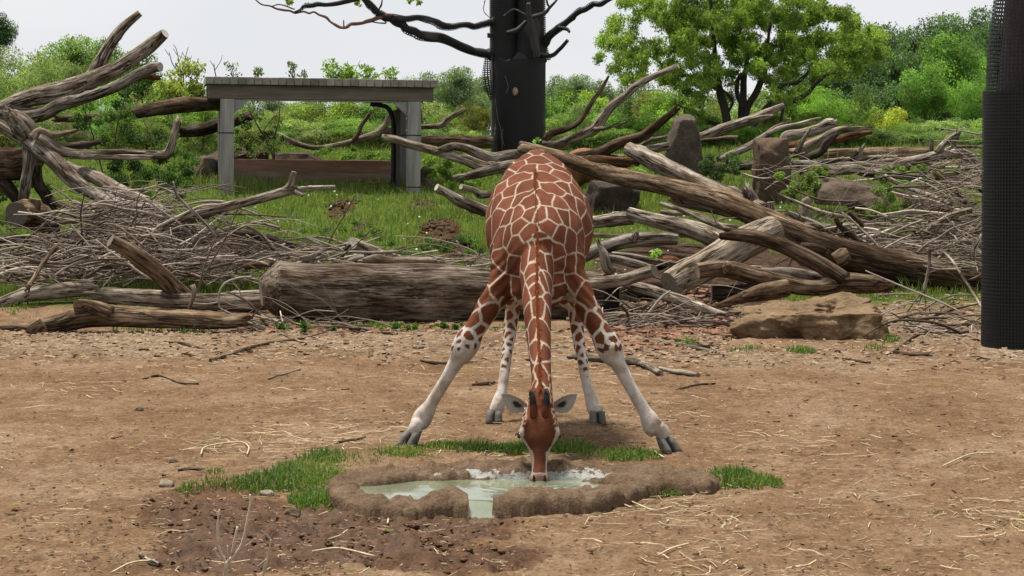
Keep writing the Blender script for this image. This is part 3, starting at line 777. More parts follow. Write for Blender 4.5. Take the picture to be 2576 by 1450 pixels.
# ---- right front: the great fallen trunk and the logs around it
log('great fallen trunk with peeling bark and two long limbs', TAN, 6, (37.5, 33.6), [(-260, 150, 36), (-80, 190, 42), (60, 235, 46), (200, 290, 50), (400, 342, 54), (620, 382, 58), (800, 425, 60), (1000, 485, 66), (1200, 565, 72), (1400, 650, 80), (1600, 745, 92)],
    [(7, (33.6, 33.0), [(130, 700, 64), (250, 750, 70), (400, 810, 78), (600, 868, 86), (800, 918, 92), (1000, 955, 92), (1200, 980, 88), (1330, 990, 82)], 'or', BROWN),
     (6, (37, 34.6), [(428, 155, 42), (560, 222, 50), (700, 290, 52), (850, 360, 51), (1000, 422, 50), (1130, 475, 52), (1290, 560, 60)], 'co', DRIFT),
     (6, 34.8, [(1240, 530, 46), (1210, 470, 40), (1185, 402, 26)], 'os', GREY), (6, 34.6, [(1340, 590, 34), (1345, 540, 28), (1342, 497, 26)], 'oc', GREY),
     (7, 33.0, [(280, 810, 22), (360, 822, 28), (430, 840, 22)], 'os', BROWN), (7, 32.9, [(470, 890, 40), (520, 862, 40), (545, 850, 30)], 'oc', TAN)], name='fallen_tree', cat='fallen tree', ends='rr', rough=.14, knots=4)
log('broad sawn log propped at an angle with pale smooth wood', PALE, 6, (30.6, 31.6), [(690, 1030, 88), (780, 980, 96), (900, 920, 98), (1100, 805, 104), (1250, 725, 104), (1365, 672, 94)], [], cutcol=(.20, .165, .125), rough=.06, knots=2)
log('forked brown trunk with two arms gripping above the flat boulder', TAN, 7, (29.8, 30.4), [(-290, 945, 40), (-190, 932, 46), (-100, 940, 48), (0, 968, 50), (120, 1000, 50), (260, 1030, 48), (380, 1035, 46), (500, 1012, 60), (640, 1018, 56), (760, 1030, 34)],
    [(7, (30.6, 30.2), [(-130, 742, 36), (0, 755, 40), (150, 795, 44), (300, 862, 47), (420, 930, 50), (520, 1000, 54)], 'so', BROWN),
     (7, (29.9, 29.4), [(200, 1040, 50), (90, 1060, 54), (0, 1080, 40), (-120, 1120, 24), (-220, 1150, 10)], 'or', TAN),
     (7, 29.7, [(-110, 945, 30), (-135, 905, 26)], 'or')], name='forked_trunk', cat='log', ends='cs', knots=3)
log('slim log slanting down onto the leaf litter', DRIFT, 6, (30.6, 29.0), [(380, 1010, 26), (450, 1035, 32), (560, 1065, 38), (700, 1112, 38), (850, 1162, 34), (960, 1198, 26), (1060, 1225, 14)], ends='rs', knots=2)
log('sawn log pointing right from behind the giraffe foreleg', DRIFT, 6, (30.6, 29.9), [(20, 1020, 38), (150, 1022, 40), (280, 1012, 40), (400, 998, 40), (500, 965, 42), (592, 938, 42)], ends='rc', knots=2, cutcol=(.17, .135, .095))
log('smooth grey log with a pointed knob behind the sawn logs', GREY, 6, 31.8, [(120, 850, 48), (260, 795, 46), (400, 752, 46), (560, 735, 46), (660, 733, 42), (742, 738, 36)], [(6, 31.7, [(450, 745, 30), (475, 705, 20), (482, 682, 6)], 'or')], ends='rc')
log('long rounded log with blunt end lying in front of grass', DRIFT, 6, (33.4, 32.4), [(428, 575, 42), (520, 598, 44), (600, 620, 50), (800, 668, 56), (950, 720, 60), (1080, 772, 58), (1180, 820, 54)], ends='cr', knots=3)
log('grey log continuing left behind the giraffe belly', DRIFT, 6, (33.8, 33.4), [(0, 625, 40), (190, 628, 41), (320, 612, 42), (450, 600, 42)], ends='rr', knots=2)
log('gnarled pale root standing beside the giraffe shoulder', DRIFT, 6, 30.9, [(222, 735, 10), (245, 790, 18), (270, 850, 30), (290, 920, 34), (330, 960, 26)], [(6, 30.9, [(270, 860, 24), (360, 868, 28), (450, 890, 30), (580, 930, 24)], 'or', GREY)], ends='rr', name='root', cat='tree root', rough=.2, part='main_root')
log('thin grey log seen behind the smooth knobbed log', DRIFT, 6, 33.0, [(60, 708, 12), (200, 712, 14), (320, 716, 14), (450, 712, 13)], ends='rr')
log('crumbly bark chunk piled behind the propped sawn log', RUST, 6, 31.4, [(560, 900, 30), (640, 890, 46), (720, 895, 44), (790, 930, 30)], ends='ss', rough=.3, name='bark_chunk', cat='bark')
log('straight slim pole slanting over the rounded log', GREY, 6, (34, 32.6), [(632, 508, 13), (720, 532, 16), (800, 560, 18), (950, 630, 18), (1060, 672, 17), (1160, 692, 14)], ends='cr', name='branch', cat='branch')
log('blunt slim log lying beneath the straight pole', DRIFT, 6, (34.2, 33.4), [(636, 560, 17), (720, 570, 17), (800, 568, 17), (900, 590, 17), (1040, 650, 18), (1190, 665, 14)], [(6, 33.3, [(1002, 665, 5), (985, 620, 5), (955, 548, 4)], 'or'), (6, 33.3, [(990, 625, 5), (1030, 605, 5), (1130, 600, 4)], 'or')], ends='cr', name='branch', cat='branch')
log('pale log curving behind the great fallen trunk', DRIFT, 6, 36.8, [(690, 470, 24), (780, 495, 36), (900, 520, 38), (1050, 558, 38), (1220, 600, 36)], ends='sr')
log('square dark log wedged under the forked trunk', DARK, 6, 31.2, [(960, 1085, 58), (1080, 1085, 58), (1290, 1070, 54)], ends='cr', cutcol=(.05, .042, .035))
log('grey log with charred end below the forked trunk arms', GREY, 7, 30.9, [(60, 955, 36), (200, 962, 38), (330, 975, 36), (420, 980, 26)], ends='rs')
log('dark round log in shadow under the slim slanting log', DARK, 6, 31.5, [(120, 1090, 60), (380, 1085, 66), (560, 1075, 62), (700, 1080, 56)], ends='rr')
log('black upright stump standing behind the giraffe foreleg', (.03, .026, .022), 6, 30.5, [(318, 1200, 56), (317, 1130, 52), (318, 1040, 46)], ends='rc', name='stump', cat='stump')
log('narrow grey limb buried among the logs near leaf litter', GREY, 6, 31.2, [(320, 835, 18), (450, 850, 22), (620, 885, 22), (740, 905, 18)], ends='rr')
log('low broken log lying right of the shelter on grass', DRIFT, 7, 34.4, [(270, 690, 16), (400, 705, 24), (520, 745, 25), (605, 790, 16)], ends='rs')
log('forked dead stub among the right brush pile', BROWN, 7, 33.9, [(470, 650, 12), (500, 700, 16), (560, 745, 18), (605, 790, 14)], [(7, 33.9, [(460, 730, 8), (510, 675, 9)], 'or'), (7, 33.8, [(545, 620, 14), (590, 660, 14), (630, 700, 10)], 'or')], ends='rr', name='branch', cat='branch')
log('charred knob of wood lying left of the right brush pile', DARK, 7, 34.0, [(205, 632, 18), (240, 660, 28), (290, 680, 24)], ends='sr', name='wood_chunk', cat='wood chunk')

# ---- sticks lying on the open ground
def stick(label, tint, tile, rows, extra=()):
    s = TILES[tile][0]
    pts = []
    for (x, y, r) in rows:
        px, py = T(tile, x, y); g = G(px, py); rm = r * s * g[1] / FPX
        pts.append([g[0], g[1], gz(g[0], g[1]) + rm * .8, rm])
    pts = np.array(pts); base = pts[0, :3] - np.array([0, 0, pts[0, 3]])
    V, F, rest, E = tube(pts, 8, .12, .9, (.6, .6))
    if not extra:
        o = obj('stick', mesh_from('stick', V - base, F, True, {'rest': rest}), M['wood'], None, tint)
        o.location = base; return tag(o, label, 'stick')
    root = empty('stick', base); tag(root, label, 'stick')
    obj('main_stem', mesh_from('stem', V - base, F, True, {'rest': rest}), M['wood'], root, tint)
    for rows2 in extra:
        q = []
        for (x, y, r, lift) in rows2:
            px, py = T(tile, x, y); g = G(px, py + lift / s * 0); rm = r * s * g[1] / FPX
            q.append([g[0], g[1], gz(g[0], g[1]) + rm * .8 + lift, rm])
        V, F, rest, E = tube(np.array(q), 6, .1, .9, (.4, .4))
        obj('side_twig', mesh_from('twig', V - base, F, True, {'rest': rest}), M['wood'], root, tint)
    return root
stick('long straight brown stick lying on the ground below the huge log', TAN, 'D', [(530, 911, 5.5), (580, 895, 5), (650, 872, 4.5), (720, 860, 4), (780, 852, 3)], [[(735, 858, 2.5, .0), (790, 850, 2, .02), (835, 838, 1.5, .05), (885, 815, 1.2, .1)]])
stick('thick crooked stick lying behind the giraffe right foreleg', GREY, 'D', [(1428, 903, 6), (1480, 909, 9), (1560, 916, 10), (1610, 922, 10), (1662, 946, 8)])
stick('pale end piece beside the thick crooked stick', DRIFT, 'D', [(1662, 934, 7), (1710, 942, 7), (1757, 948, 6)])
stick('thin dark stick near the leaf litter', GREY, 'D', [(1632, 855, 4), (1700, 870, 5), (1760, 882, 6), (1800, 889, 4)])
stick('stout dark stick on the edge of the leaf litter', BROWN, 'D', [(1700, 872, 5), (1760, 878, 6), (1812, 872, 3)])
stick('short thick stick lying between the giraffe left legs', TAN, 'D', [(1060, 910, 4), (1090, 916, 6), (1140, 918, 5), (1200, 912, 3)])
stick('short stick near the giraffe left hind hoof', TAN, 'D', [(1190, 972, 4), (1215, 970, 5), (1243, 965, 4)])
stick('short brown stick lying left of the basin grass', TAN, 'D', [(848, 1116, 3.5), (880, 1111, 4.5), (918, 1104, 4)])
stick('short stub stick beside the grass left of the basin', GREY, 'D', [(448, 1188, 4), (480, 1186, 5.5), (512, 1184, 4)])
stick('curved pale stick lying on the dark mud', PALE, 'D', [(352, 1400, 5), (366, 1412, 7), (385, 1420, 7), (401, 1424, 5)])
stick('tiny log lying on the mud front of basin', TAN, 'D', [(1512, 1288, 5), (1532, 1286, 6), (1548, 1285, 5)])
stick('thin brown stick lying among straw on the left ground', TAN, 'D', [(360, 955, 2), (400, 948, 3), (450, 965, 3), (500, 968, 3)])
stick('short stick lying left of the long straight stick', BROWN, 'D', [(415, 865, 3), (460, 868, 4), (515, 882, 3.5)])
stick('brown stick lying right of the flat boulder', BROWN, 'D', [(2250, 888, 4), (2290, 896, 4.5), (2350, 895, 4)])
stick('dark stick lying beside the netted trunk base', BROWN, 'D', [(2235, 895, 3), (2300, 850, 3), (2340, 845, 3)])
stick('thin stick on the ground left of the giraffe', GREY, 'D', [(675, 955, 2.5), (710, 945, 3), (755, 932, 3)])
stick('brown stick right of the giraffe right hind hoof', TAN, 'D', [(1700, 985, 3), (1750, 972, 3.5), (1800, 968, 3)])
for i, (a, b, c, d, l) in enumerate([(950, 838, 1010, 842, 'short stick in front of the huge log middle'), (600, 822, 690, 838, 'dark twig touching the tip of the brown ground log'), (700, 838, 770, 868, 'bent twig crossing the long straight stick'),
                                     (1560, 838, 1640, 850, 'dark stick lying on the leaf litter edge'), (1570, 790, 1600, 812, 'stubby stick standing on the leaf litter'), (2120, 905, 2190, 915, 'short stick in front of the flat boulder')]):
    stick(l, BROWN if i % 2 else TAN, 'D', [(a, b, 3), ((a + c) / 2, (b + d) / 2 + 2, 4), (c, d, 3)])
# ------------------------------------------------------------------ the giraffe
def loft(sections, n=28, ref=(1, 0, 0)):
    """sections rows: x y z half_width half_depth ; returns closed V, F"""
    S = np.asarray(sections, float)
    Q, u = catmull(S, max(10, int(len(S) * 5)))
    C = Q[:, :3]; hw = np.maximum(Q[:, 3], .004); hd = np.maximum(Q[:, 4], .004)
    t = np.gradient(C, axis=0); t /= np.linalg.norm(t, axis=1)[:, None]
    ref = np.array(ref, float)
    a = ref - t * (t @ ref)[:, None]; a /= np.linalg.norm(a, axis=1)[:, None]
    b = np.cross(t, a)
    th = np.linspace(0, 2 * np.pi, n, endpoint=False)
    V = C[:, None] + hw[:, None, None] * np.cos(th)[None, :, None] * a[:, None] + hd[:, None, None] * np.sin(th)[None, :, None] * b[:, None]
    m = len(C); V = V.reshape(-1, 3)
    i = np.arange(m - 1)[:, None] * n; j = np.arange(n)[None]; j2 = (j + 1) % n
    F4 = np.stack([i + j, i + j2, i + n + j2, i + n + j], -1).reshape(-1, 4)
    k = len(V); V = np.vstack([V, C[0] - t[0] * min(hw[0], hd[0]) * .45, C[-1] + t[-1] * min(hw[-1], hd[-1]) * .45])
    r0 = np.arange(n); r1 = (m - 1) * n + np.arange(n)
    F3 = np.vstack([np.stack([np.full(n, k), np.roll(r0, -1), r0], -1), np.stack([np.full(n, k + 1), r1, np.roll(r1, -1)], -1)])
    return V, [F4, F3]

def ball(c, r, n=20):
    th = np.linspace(0, np.pi, n); rows = []
    S = [[c[0], c[1], c[2] + r[2] * math.cos(x), max(r[0] * math.sin(x), .003), max(r[1] * math.sin(x), .003)] for x in th[1:-1]]
    S = np.array(S)
    V, F = loft(S, 24)
    return V, F

def psec(rows):
    """rows: px py Y half_width_px half_depth_m"""
    out = []
    for (px, py, Y, w, d) in rows:
        out.append([*P(px, py, Y), w * Y / FPX, d])
    return out

GX = .205
HOOVES = [(1025, 1122, -20, .88), (1687, 1138, 20, .89), (1243, 1064, -3, .80), (1503, 1065, 3, .80)]
def foot(i):
    px, py, yaw, sc = HOOVES[i]; g_ = G(px, py)
    inw = -1 if g_[0] > GX else 1
    k = .075 if i < 2 else .006
    return [[g_[0] + inw * k, g_[1] + .005, .175, .060 * sc, .054 * sc], [g_[0] + inw * k * .74, g_[1] + .01, .13, .068 * sc, .052 * sc], [g_[0] + inw * k * .6, g_[1] + .01, .105, .064 * sc, .046 * sc]]
def build_giraffe():
    parts = []
    # trunk of the body, rump to chest
    body = [(GX + .012, 20.02, 1.86, .08, .12), (GX + .012, 19.93, 1.87, .17, .26), (GX + .012, 19.78, 1.88, .245, .37), (GX + .012, 19.55, 1.90, .305, .41), (GX + .013, 19.30, 1.86, .365, .42),
            (GX + .014, 19.0, 1.77, .425, .435), (GX + .014, 18.72, 1.69, .435, .435), (GX + .01, 18.45, 1.61, .395, .42), (GX + .005, 18.2, 1.55, .335, .41), (GX, 17.98, 1.49, .265, .36), (GX - .002, 17.83, 1.44, .18, .26), (GX - .002, 17.76, 1.41, .09, .14)]
    parts.append(loft(body, 40))
    # spine ridge and hip bones
    parts.append(loft([(GX + .01, 19.95, 2.10, .05, .06), (GX + .01, 19.72, 2.235, .085, .085), (GX + .01, 19.5, 2.24, .09, .085), (GX + .01, 19.2, 2.17, .075, .09), (GX + .01, 18.8, 2.05, .07, .10), (GX + .005, 18.45, 1.96, .085, .11), (GX, 18.2, 1.87, .09, .13), (GX, 17.95, 1.73, .08, .12)], 20))
    for s in (-1, 1):
        parts.append(ball((GX + .012 + s * .19, 19.48, 2.07), (.11, .22, .11)))
        parts.append(ball((GX + .012 + s * .21, 19.72, 1.80), (.14, .24, .30)))
        # shoulder blade
        parts.append(loft([(GX + s * .15, 18.38, 1.86, .08, .10), (GX + s * .215, 18.28, 1.66, .11, .17), (GX + s * .25, 18.18, 1.45, .12, .19), (GX + s * .255, 18.08, 1.28, .11, .16)], 24))
    parts.append(ball((GX - .0, 17.95, 1.255), (.23, .20, .17)))
    # neck
    nk = [(GX, 18.25, 1.60, .19, .28), (GX - .005, 18.0, 1.50, .165, .25), (GX - .012, 17.72, 1.37, .132, .205), (GX - .016, 17.42, 1.225, .114, .17), (GX - .012, 17.1, 1.06, .099, .145), (GX - .004, 16.8, .90, .085, .125), (GX + .004, 16.55, .765, .074, .11),
          (GX + .004, 16.36, .66, .076, .10), (GX + .002, 16.25, .58, .085, .10), (GX - .0, 16.18, .52, .085, .09)]
    parts.append(loft(nk, 30))
    # head: crown to muzzle, forehead towards the viewer
    hd = psec([(1356, 992, 16.36, 20, .05), (1356, 1003, 16.30, 29, .085), (1356, 1022, 16.24, 38, .105), (1357, 1045, 16.20, 43, .118), (1357, 1070, 16.16, 49, .125), (1357, 1090, 16.13, 51, .12), (1357, 1108, 16.10, 43, .108), (1357, 1127, 16.08, 30, .098),
               (1357, 1145, 16.05, 23.5, .086), (1357, 1165, 16.02, 20, .074), (1357, 1185, 15.985, 19.5, .066), (1357, 1198, 15.965, 22.5, .064), (1357, 1209, 15.95, 24, .060), (1357, 1218, 15.935, 21, .048), (1357, 1224, 15.93, 12, .03)])
    parts.append(loft(hd, 30))
    jaw = psec([(1356, 1050, 16.33, 20, .06), (1357, 1100, 16.24, 20, .06), (1357, 1150, 16.12, 15, .05), (1357, 1200, 16.0, 14, .045), (1357, 1219, 15.98, 10, .03)])
    parts.append(loft(jaw, 18))
    for s in (-1, 1):
        e = P(1357 + s * 40, 1090, 16.10); parts.append(ball(e, (.035, .045, .04)))
        b = P(1357 + s * 30, 1068, 16.08); parts.append(ball(b, (.035, .03, .05)))
        parts.append(ball(P(1357 + s * 15, 1208, 15.915), (.021, .022, .026)))
        parts.append(ball(P(1357 + s * 20, 1205, 15.96), (.018, .035, .03)))
    parts.append(ball(P(1357, 1218, 15.905), (.036, .025, .016)))
    parts.append(ball(P(1357, 1040, 16.12), (.05, .03, .08)))
    # fore legs, splayed
    fl = psec([(1308, 640, 18.22, 38, .19), (1284, 688, 18.14, 40, .185), (1262, 722, 18.08, 37, .165), (1240, 755, 18.03, 32, .14), (1214, 798, 17.99, 28.5, .112), (1192, 832, 17.97, 27, .10), (1177, 858, 17.95, 33, .105), (1163, 884, 17.95, 31.5, .10), (1149, 908, 17.97, 20.5, .076),
               (1128, 944, 17.98, 16.5, .058), (1104, 984, 18.0, 15.5, .053), (1084, 1018, 18.01, 17, .056), (1069, 1042, 18.02, 24, .074), (1058, 1060, 18.02, 26, .078)]) + foot(0)
    parts.append(loft(fl, 26))
    fr = psec([(1402, 640, 18.22, 38, .19), (1426, 688, 18.14, 40, .185), (1446, 722, 18.06, 37, .165), (1467, 755, 18.0, 32, .14), (1490, 798, 17.93, 28.5, .112), (1510, 834, 17.88, 27, .10), (1526, 862, 17.85, 33, .105), (1541, 891, 17.83, 31.5, .10), (1555, 917, 17.82, 20.5, .076),
               (1577, 957, 17.81, 16.5, .058), (1601, 1000, 17.79, 15.5, .053), (1621, 1034, 17.78, 17, .056), (1635, 1058, 17.77, 24, .074), (1646, 1078, 17.76, 26, .078)]) + foot(1)
    parts.append(loft(fr, 26))
    parts.append(ball(P(1165, 876, 17.895), (.062, .055, .075))); parts.append(ball(P(1540, 882, 17.775), (.062, .055, .075)))
    # hind legs
    for s, pts in ((-1, [(1291, 770), (1286, 810), (1281, 850), (1274, 900), (1268, 950), (1262, 985), (1255, 1010), (1249, 1032), (1244, 1050)]), (1, [(1445, 770), (1450, 810), (1455, 850), (1464, 900), (1473, 950), (1481, 985), (1489, 1010), (1496, 1032), (1501, 1050)])):
        Ys = [19.95, 19.93, 19.85, 19.74, 19.64, 19.57, 19.53, 19.5, 19.47]; ws = [19, 17.5, 15.5, 13.5, 13, 13.5, 17, 18, 18]; ds = [.10, .09, .075, .062, .058, .06, .07, .068, .07]
        low = psec([(a, b, y, w, d) for (a, b), y, w, d in zip(pts, Ys, ws, ds)])
        up = [[GX + .012 + s * .17, 19.66, 1.95, .17, .27], [GX + .012 + s * .205, 19.62, 1.68, .17, .27], [GX + .012 + s * .22, 19.6, 1.45, .145, .22], [GX + .012 + s * .225, 19.7, 1.25, .105, .165], [GX + .012 + s * .235, 19.86, 1.08, .08, .12]]
        parts.append(loft(up + low[:-1] + foot(2 if s < 0 else 3)[1:], 24))
    V, F4, F3, o = [], [], [], 0
    for v, (f4, f3) in parts:
        V.append(v); F4.append(f4 + o); F3.append(f3 + o); o += len(v)
    me = mesh_from('giraffe_raw', np.vstack(V), [np.vstack(F4), np.vstack(F3)])
    raw = bpy.data.objects.new('giraffe_raw', me); COL.objects.link(raw)
    md = raw.modifiers.new('remesh', 'REMESH'); md.mode = 'VOXEL'; md.voxel_size = .0105; md.use_smooth_shade = True
    sm = raw.modifiers.new('smooth', 'SMOOTH'); sm.iterations = 9; sm.factor = .5
    dg = bpy.context.evaluated_depsgraph_get()
    me2 = bpy.data.meshes.new_from_object(raw.evaluated_get(dg))
    bpy.data.objects.remove(raw); bpy.data.meshes.remove(me)
    return me2

gme = build_giraffe()
gme.name = 'giraffe_body'
nv = len(gme.vertices)
GV = np.empty(nv * 3, np.float32); gme.vertices.foreach_get('co', GV); GV = GV.reshape(-1, 3).astype(float)
GN = np.empty(nv * 3, np.float32); gme.vertices.foreach_get('normal', GN); GN = GN.reshape(-1, 3)
# gentle skin folds: shoulder and flank muscle ripples
_f = fbm(np.stack([GV[:, 0] * 9, GV[:, 1] * 5, GV[:, 2] * 3.2], -1), 2, 61)
bodyk = sstep(1.2, 1.5, GV[:, 2]) * sstep(17.8, 18.2, GV[:, 1])
_sh = np.exp(-((GV[:, 2] - 1.32) / .2) ** 2) * sstep(.10, .2, np.abs(GV[:, 0] - GX)) * (GV[:, 1] > 17.7) * (GV[:, 1] < 18.5)
_fold = np.sin((GV[:, 2] * 1.0 + np.abs(GV[:, 0] - GX) * 1.1) * 62 + 3 * fbm(GV * 4, 2, 62)) * _sh
_leg = (GV[:, 2] < 1.0) * (GV[:, 1] > 17.4)
_ten = fbm(np.stack([GV[:, 0] * 30, GV[:, 1] * 30, GV[:, 2] * 5], -1), 2, 63) * _leg
GV = GV + GN * (_f * .015 * bodyk + _fold * .007 + _ten * .004)[:, None]
gme.vertices.foreach_set('co', GV.astype(np.float32).ravel())
bvh = BVHTree.FromPolygons([tuple(v) for v in GV], [tuple(p.vertices) for p in gme.polygons])

def on_giraffe(px, py):
    c = np.array([0, 0, CAMZ]); d = P(px, py, 20) - c
    hit = bvh.ray_cast(Vector(c), Vector(d).normalized(), 60)
    return np.array(hit[0]) if hit[0] is not None else None

# zones -----------------------------------------------------------
gpx, gpy = to_px(GV)
yy, zz, xx = GV[:, 1], GV[:, 2], GV[:, 0] - GX
hind = yy > 19.2 - .0
lowhind = hind & (zz < 1.25)
foreleg = (yy > 17.6) & (yy < 18.4) & (zz < 1.22) & (np.abs(xx) > .12)
head = (yy < 16.45) & (zz < .66)
neck = (yy < 17.75) & ~head & ~foreleg
size = np.full(nv, .170); width = np.full(nv, .0066)
size[neck] = .145; width[neck] = .0070
k = neck & (yy < 16.7); size[k] = .115
size[foreleg] = .055 + .085 * sstep(.75, 1.2, zz[foreleg]); width[foreleg] = .0105
size[lowhind] = .05 + .05 * sstep(.5, 1.1, zz[lowhind]); width[lowhind] = .012
size[head] = .032; width[head] = .006
# stretch of the blotches along the body
met = np.ones((nv, 3))
bmask = ~neck & ~head & ~foreleg & ~lowhind
def metric(v):
    """coordinates in which blotches are round"""
    q = v.copy()
    b = (v[:, 1] > 17.75) & (v[:, 2] > 1.2)
    q[:, 1] = np.where(b, (v[:, 1] - 17.75) * .72 + 17.75, v[:, 1])
    n_ = (v[:, 1] <= 17.75) & (v[:, 1] > 16.3) & (v[:, 2] > .55)
    ax = np.array([0, .86, .51]); c0 = np.array([GX, 17.75, 1.35])
    al = (v - c0) @ ax
    q = np.where(n_[:, None], v - np.outer(al * .42, ax), q)
    return q
# hand-placed blotches read off the photograph (neck, chest, shoulders), the rest fill in evenly
seeds_px = [T(11, *a) for a in [(1150, 80), (1240, 60), (1095, 135), (1180, 245), (1268, 205), (1108, 300), (1262, 310), (1142, 392), (1232, 420), (1158, 545), (1225, 560), (1130, 660), (1200, 705), (1262, 660), (1142, 770), (1252, 780), (1195, 815), (1165, 862), (1230, 860)]]
seeds_px += [T(9, *a) for a in [(1206, 590), (1268, 600), (1165, 770), (1295, 760), (1150, 960), (1195, 930), (1300, 840), (1290, 960), (1185, 1020), (1325, 980), (1200, 1130), (1320, 1130),
    (960, 960), (1060, 1010), (890, 1060), (1065, 1160), (980, 1170), (1410, 1000), (1490, 1010), (1400, 1110), (1500, 1110), (1570, 1020), (1430, 1180), (1075, 830), (1010, 760), (1420, 760), (1490, 800), (1400, 880),
    (1245, 130), (1130, 165), (1235, 190), (1350, 165), (1080, 235), (1180, 250), (1300, 255), (1410, 250), (1480, 250), (1000, 310), (1090, 330), (1330, 330), (1400, 300), (950, 420), (1050, 420), (1140, 390), (1360, 400), (1440, 390), (1540, 430), (910, 520), (1010, 520), (1100, 480), (1170, 520),
    (1310, 490), (1400, 520), (1500, 520), (1570, 560), (1090, 590), (1000, 640), (930, 640), (1360, 610), (1440, 610), (1520, 660), (1100, 700), (1340, 700), (960, 760), (880, 560), (1640, 560), (1620, 650)]]
seeds = [s for s in (on_giraffe(*p) for p in seeds_px) if s is not None]
ns_fixed = len(seeds)
QV = metric(GV)
order = np.random.default_rng(3).permutation(nv)[:9000]
SQ = list(metric(np.array(seeds))); SS = []
SA = np.array(SQ)
for vi in order:
    d = np.sqrt(((SA - QV[vi]) ** 2).sum(1)).min()
    if d > size[vi]:
        SA = np.vstack([SA, QV[vi]])
# relax the filled-in ones a little is not needed: distances to the two nearest give the net of lines
edge = np.empty(nv); cell = np.empty(nv, int)
for a in range(0, nv, 6000):
    q = QV[a:a + 6000]
    wob = np.stack([fbm(q * 7 + 3 * i, 2, 70 + i) for i in range(3)], -1) * .016
    d2 = ((q[:, None] + wob[:, None] - SA[None]) ** 2).sum(2)
    o2 = np.argpartition(d2, 2, axis=1)[:, :4]
    dd = np.take_along_axis(d2, o2, 1); srt = np.argsort(dd, 1)
    o2 = np.take_along_axis(o2, srt, 1); dd = np.take_along_axis(dd, srt, 1)
    sep = np.sqrt(((SA[o2[:, 0]] - SA[o2[:, 1]]) ** 2).sum(1)) + 1e-6
    edge[a:a + 6000] = (dd[:, 1] - dd[:, 0]) / (2 * sep); cell[a:a + 6000] = o2[:, 0]
# rounded corners: widen the line where three blotches meet
margin = edge - width
# legs fade to white below the knees
fore_white = (1 - sstep(.66, .80, zz)) * foreleg
knee = (foreleg) & (zz < .82)
margin = margin - .10 * (1 - sstep(.62, .80, zz)) * foreleg - .007 * (1 - sstep(.8, 1.05, zz)) * foreleg
margin = margin - .06 * (1 - sstep(.22, .48, zz)) * lowhind - .003 * lowhind
lowfeet = (zz < .5) & (yy > 17.4)
margin = np.where(lowfeet & ~lowhind, np.minimum(margin, -.02), margin)
# pale belly, insides of legs
down = sstep(.35, .85, -GN[:, 2]) * (yy > 17.7)
margin = margin - .02 * down
# head: brown mask on the forehead and nose bridge, small spots on the cheeks
front = -GN[:, 1]
hx = (gpx - 1357)
halfw = np.interp(gpy, [985, 1010, 1040, 1075, 1100, 1120, 1140, 1165, 1195, 1230], [18, 27, 31, 38, 41, 30, 15.5, 15.5, 16, 16])
face = (halfw - np.abs(hx)) / 350.0 * sstep(-.3, .2, front + .2)
face = face + .008 * fbm(GV * 40, 2, 81)
margin = np.where(head, np.maximum(face, np.where(gpy < 1075, margin - .001, -.02)), margin)
margin = np.where(head & (front < -.2), -.02, margin)
muz = head & (gpy > 1190)
margin = np.where(muz, -.02, margin)
tone = (_hash(cell, cell * 3, cell * 7, 5) - .5)
dark = np.where(head, sstep(1050, 1125, gpy) * (1 - sstep(1125, 1180, gpy)) * .9, 0)
tint_muz = np.where(muz, sstep(1188, 1200, gpy), 0)
grime = (.55 + .45 * np.clip(fbm(GV * 14, 3, 83), -1, 1)) * np.where(foreleg, 1 - sstep(.75, 1.05, zz), np.where(yy > 17.4, 1 - sstep(.45, .85, zz), 0))
for nm, a in (('margin', margin), ('tone', tone), ('facedark', dark), ('muzzle', tint_muz), ('grime', grime)):
    at = gme.attributes.new(nm, 'FLOAT', 'POINT'); at.data.foreach_set('value', np.asarray(a, np.float32))

m, t, b = new_mat('giraffe_coat'); B = NB(t)
co = B.n('ShaderNodeTexCoord').outputs['Object']
fz = B.noise(co, 85, 4, .7); soft = B.noise(co, 6, 4, .6); fur = B.noise(B.scale(co, (150, 150, 60)), 1, 3, .7)
mg = B.math('ADD', B.attr('margin'), B.math('MULTIPLY', B.math('SUBTRACT', fz, .5), .020))
bfac = B.n('ShaderNodeMapRange'); bfac.inputs['From Min'].default_value = -.0045; bfac.inputs['From Max'].default_value = .0045
B.l(mg, bfac.inputs['Value'])
brown = B.mix(B.ramp(soft, (.3, 0), (.7, 1)), (.092, .030, .0150), (.134, .046, .0235))
brown = B.mix(1.0, brown, B.ramp(B.math('ADD', B.attr('tone'), .5), (0, .82), (1, 1.15)), 'MULTIPLY')
brown = B.mix(B.attr('facedark'), brown, (.070, .026, .014))
white = B.mix(B.ramp(soft, (.3, 0), (.7, 1)), (.32, .25, .18), (.39, .325, .255))
white = B.mix(B.ramp(B.attr('grime'), (0, 0), (.2, 1)), white, B.mix(B.ramp(B.attr('grime'), (.3, 0), (.9, 1)), (.47, .425, .375), (.33, .265, .21)))
c = B.mix(bfac.outputs['Result'], white, brown)
c = B.mix(B.attr('muzzle'), c, B.mix(B.ramp(soft, (.35, 0), (.65, 1)), (.16, .085, .062), (.27, .17, .13)))
c = B.mix(1.0, c, B.ramp(fur, (.25, .72), (.75, 1.24)), 'MULTIPLY')
B.l(c, b.inputs['Base Color'])
b.inputs['Roughness'].default_value = .75; b.inputs['Specular IOR Level'].default_value = .04
B.l(B.bump(B.math('ADD', fur, B.math('MULTIPLY', fz, .6)), .45, .010), b.inputs['Normal'])
M['coat'] = m
gme.materials.clear()
GB = np.array([GX, 18.7, 0.0])
gir = empty('giraffe', GB)
tag(gir, 'reticulated giraffe with splayed forelegs drinking from the basin', 'giraffe')
def gpart(name, V, F, mat, color=None, smooth=True, attrs=None, parent=None):
    return obj(name, mesh_from(name, np.asarray(V) - GB, F, smooth, attrs), mat, parent or gir, color)
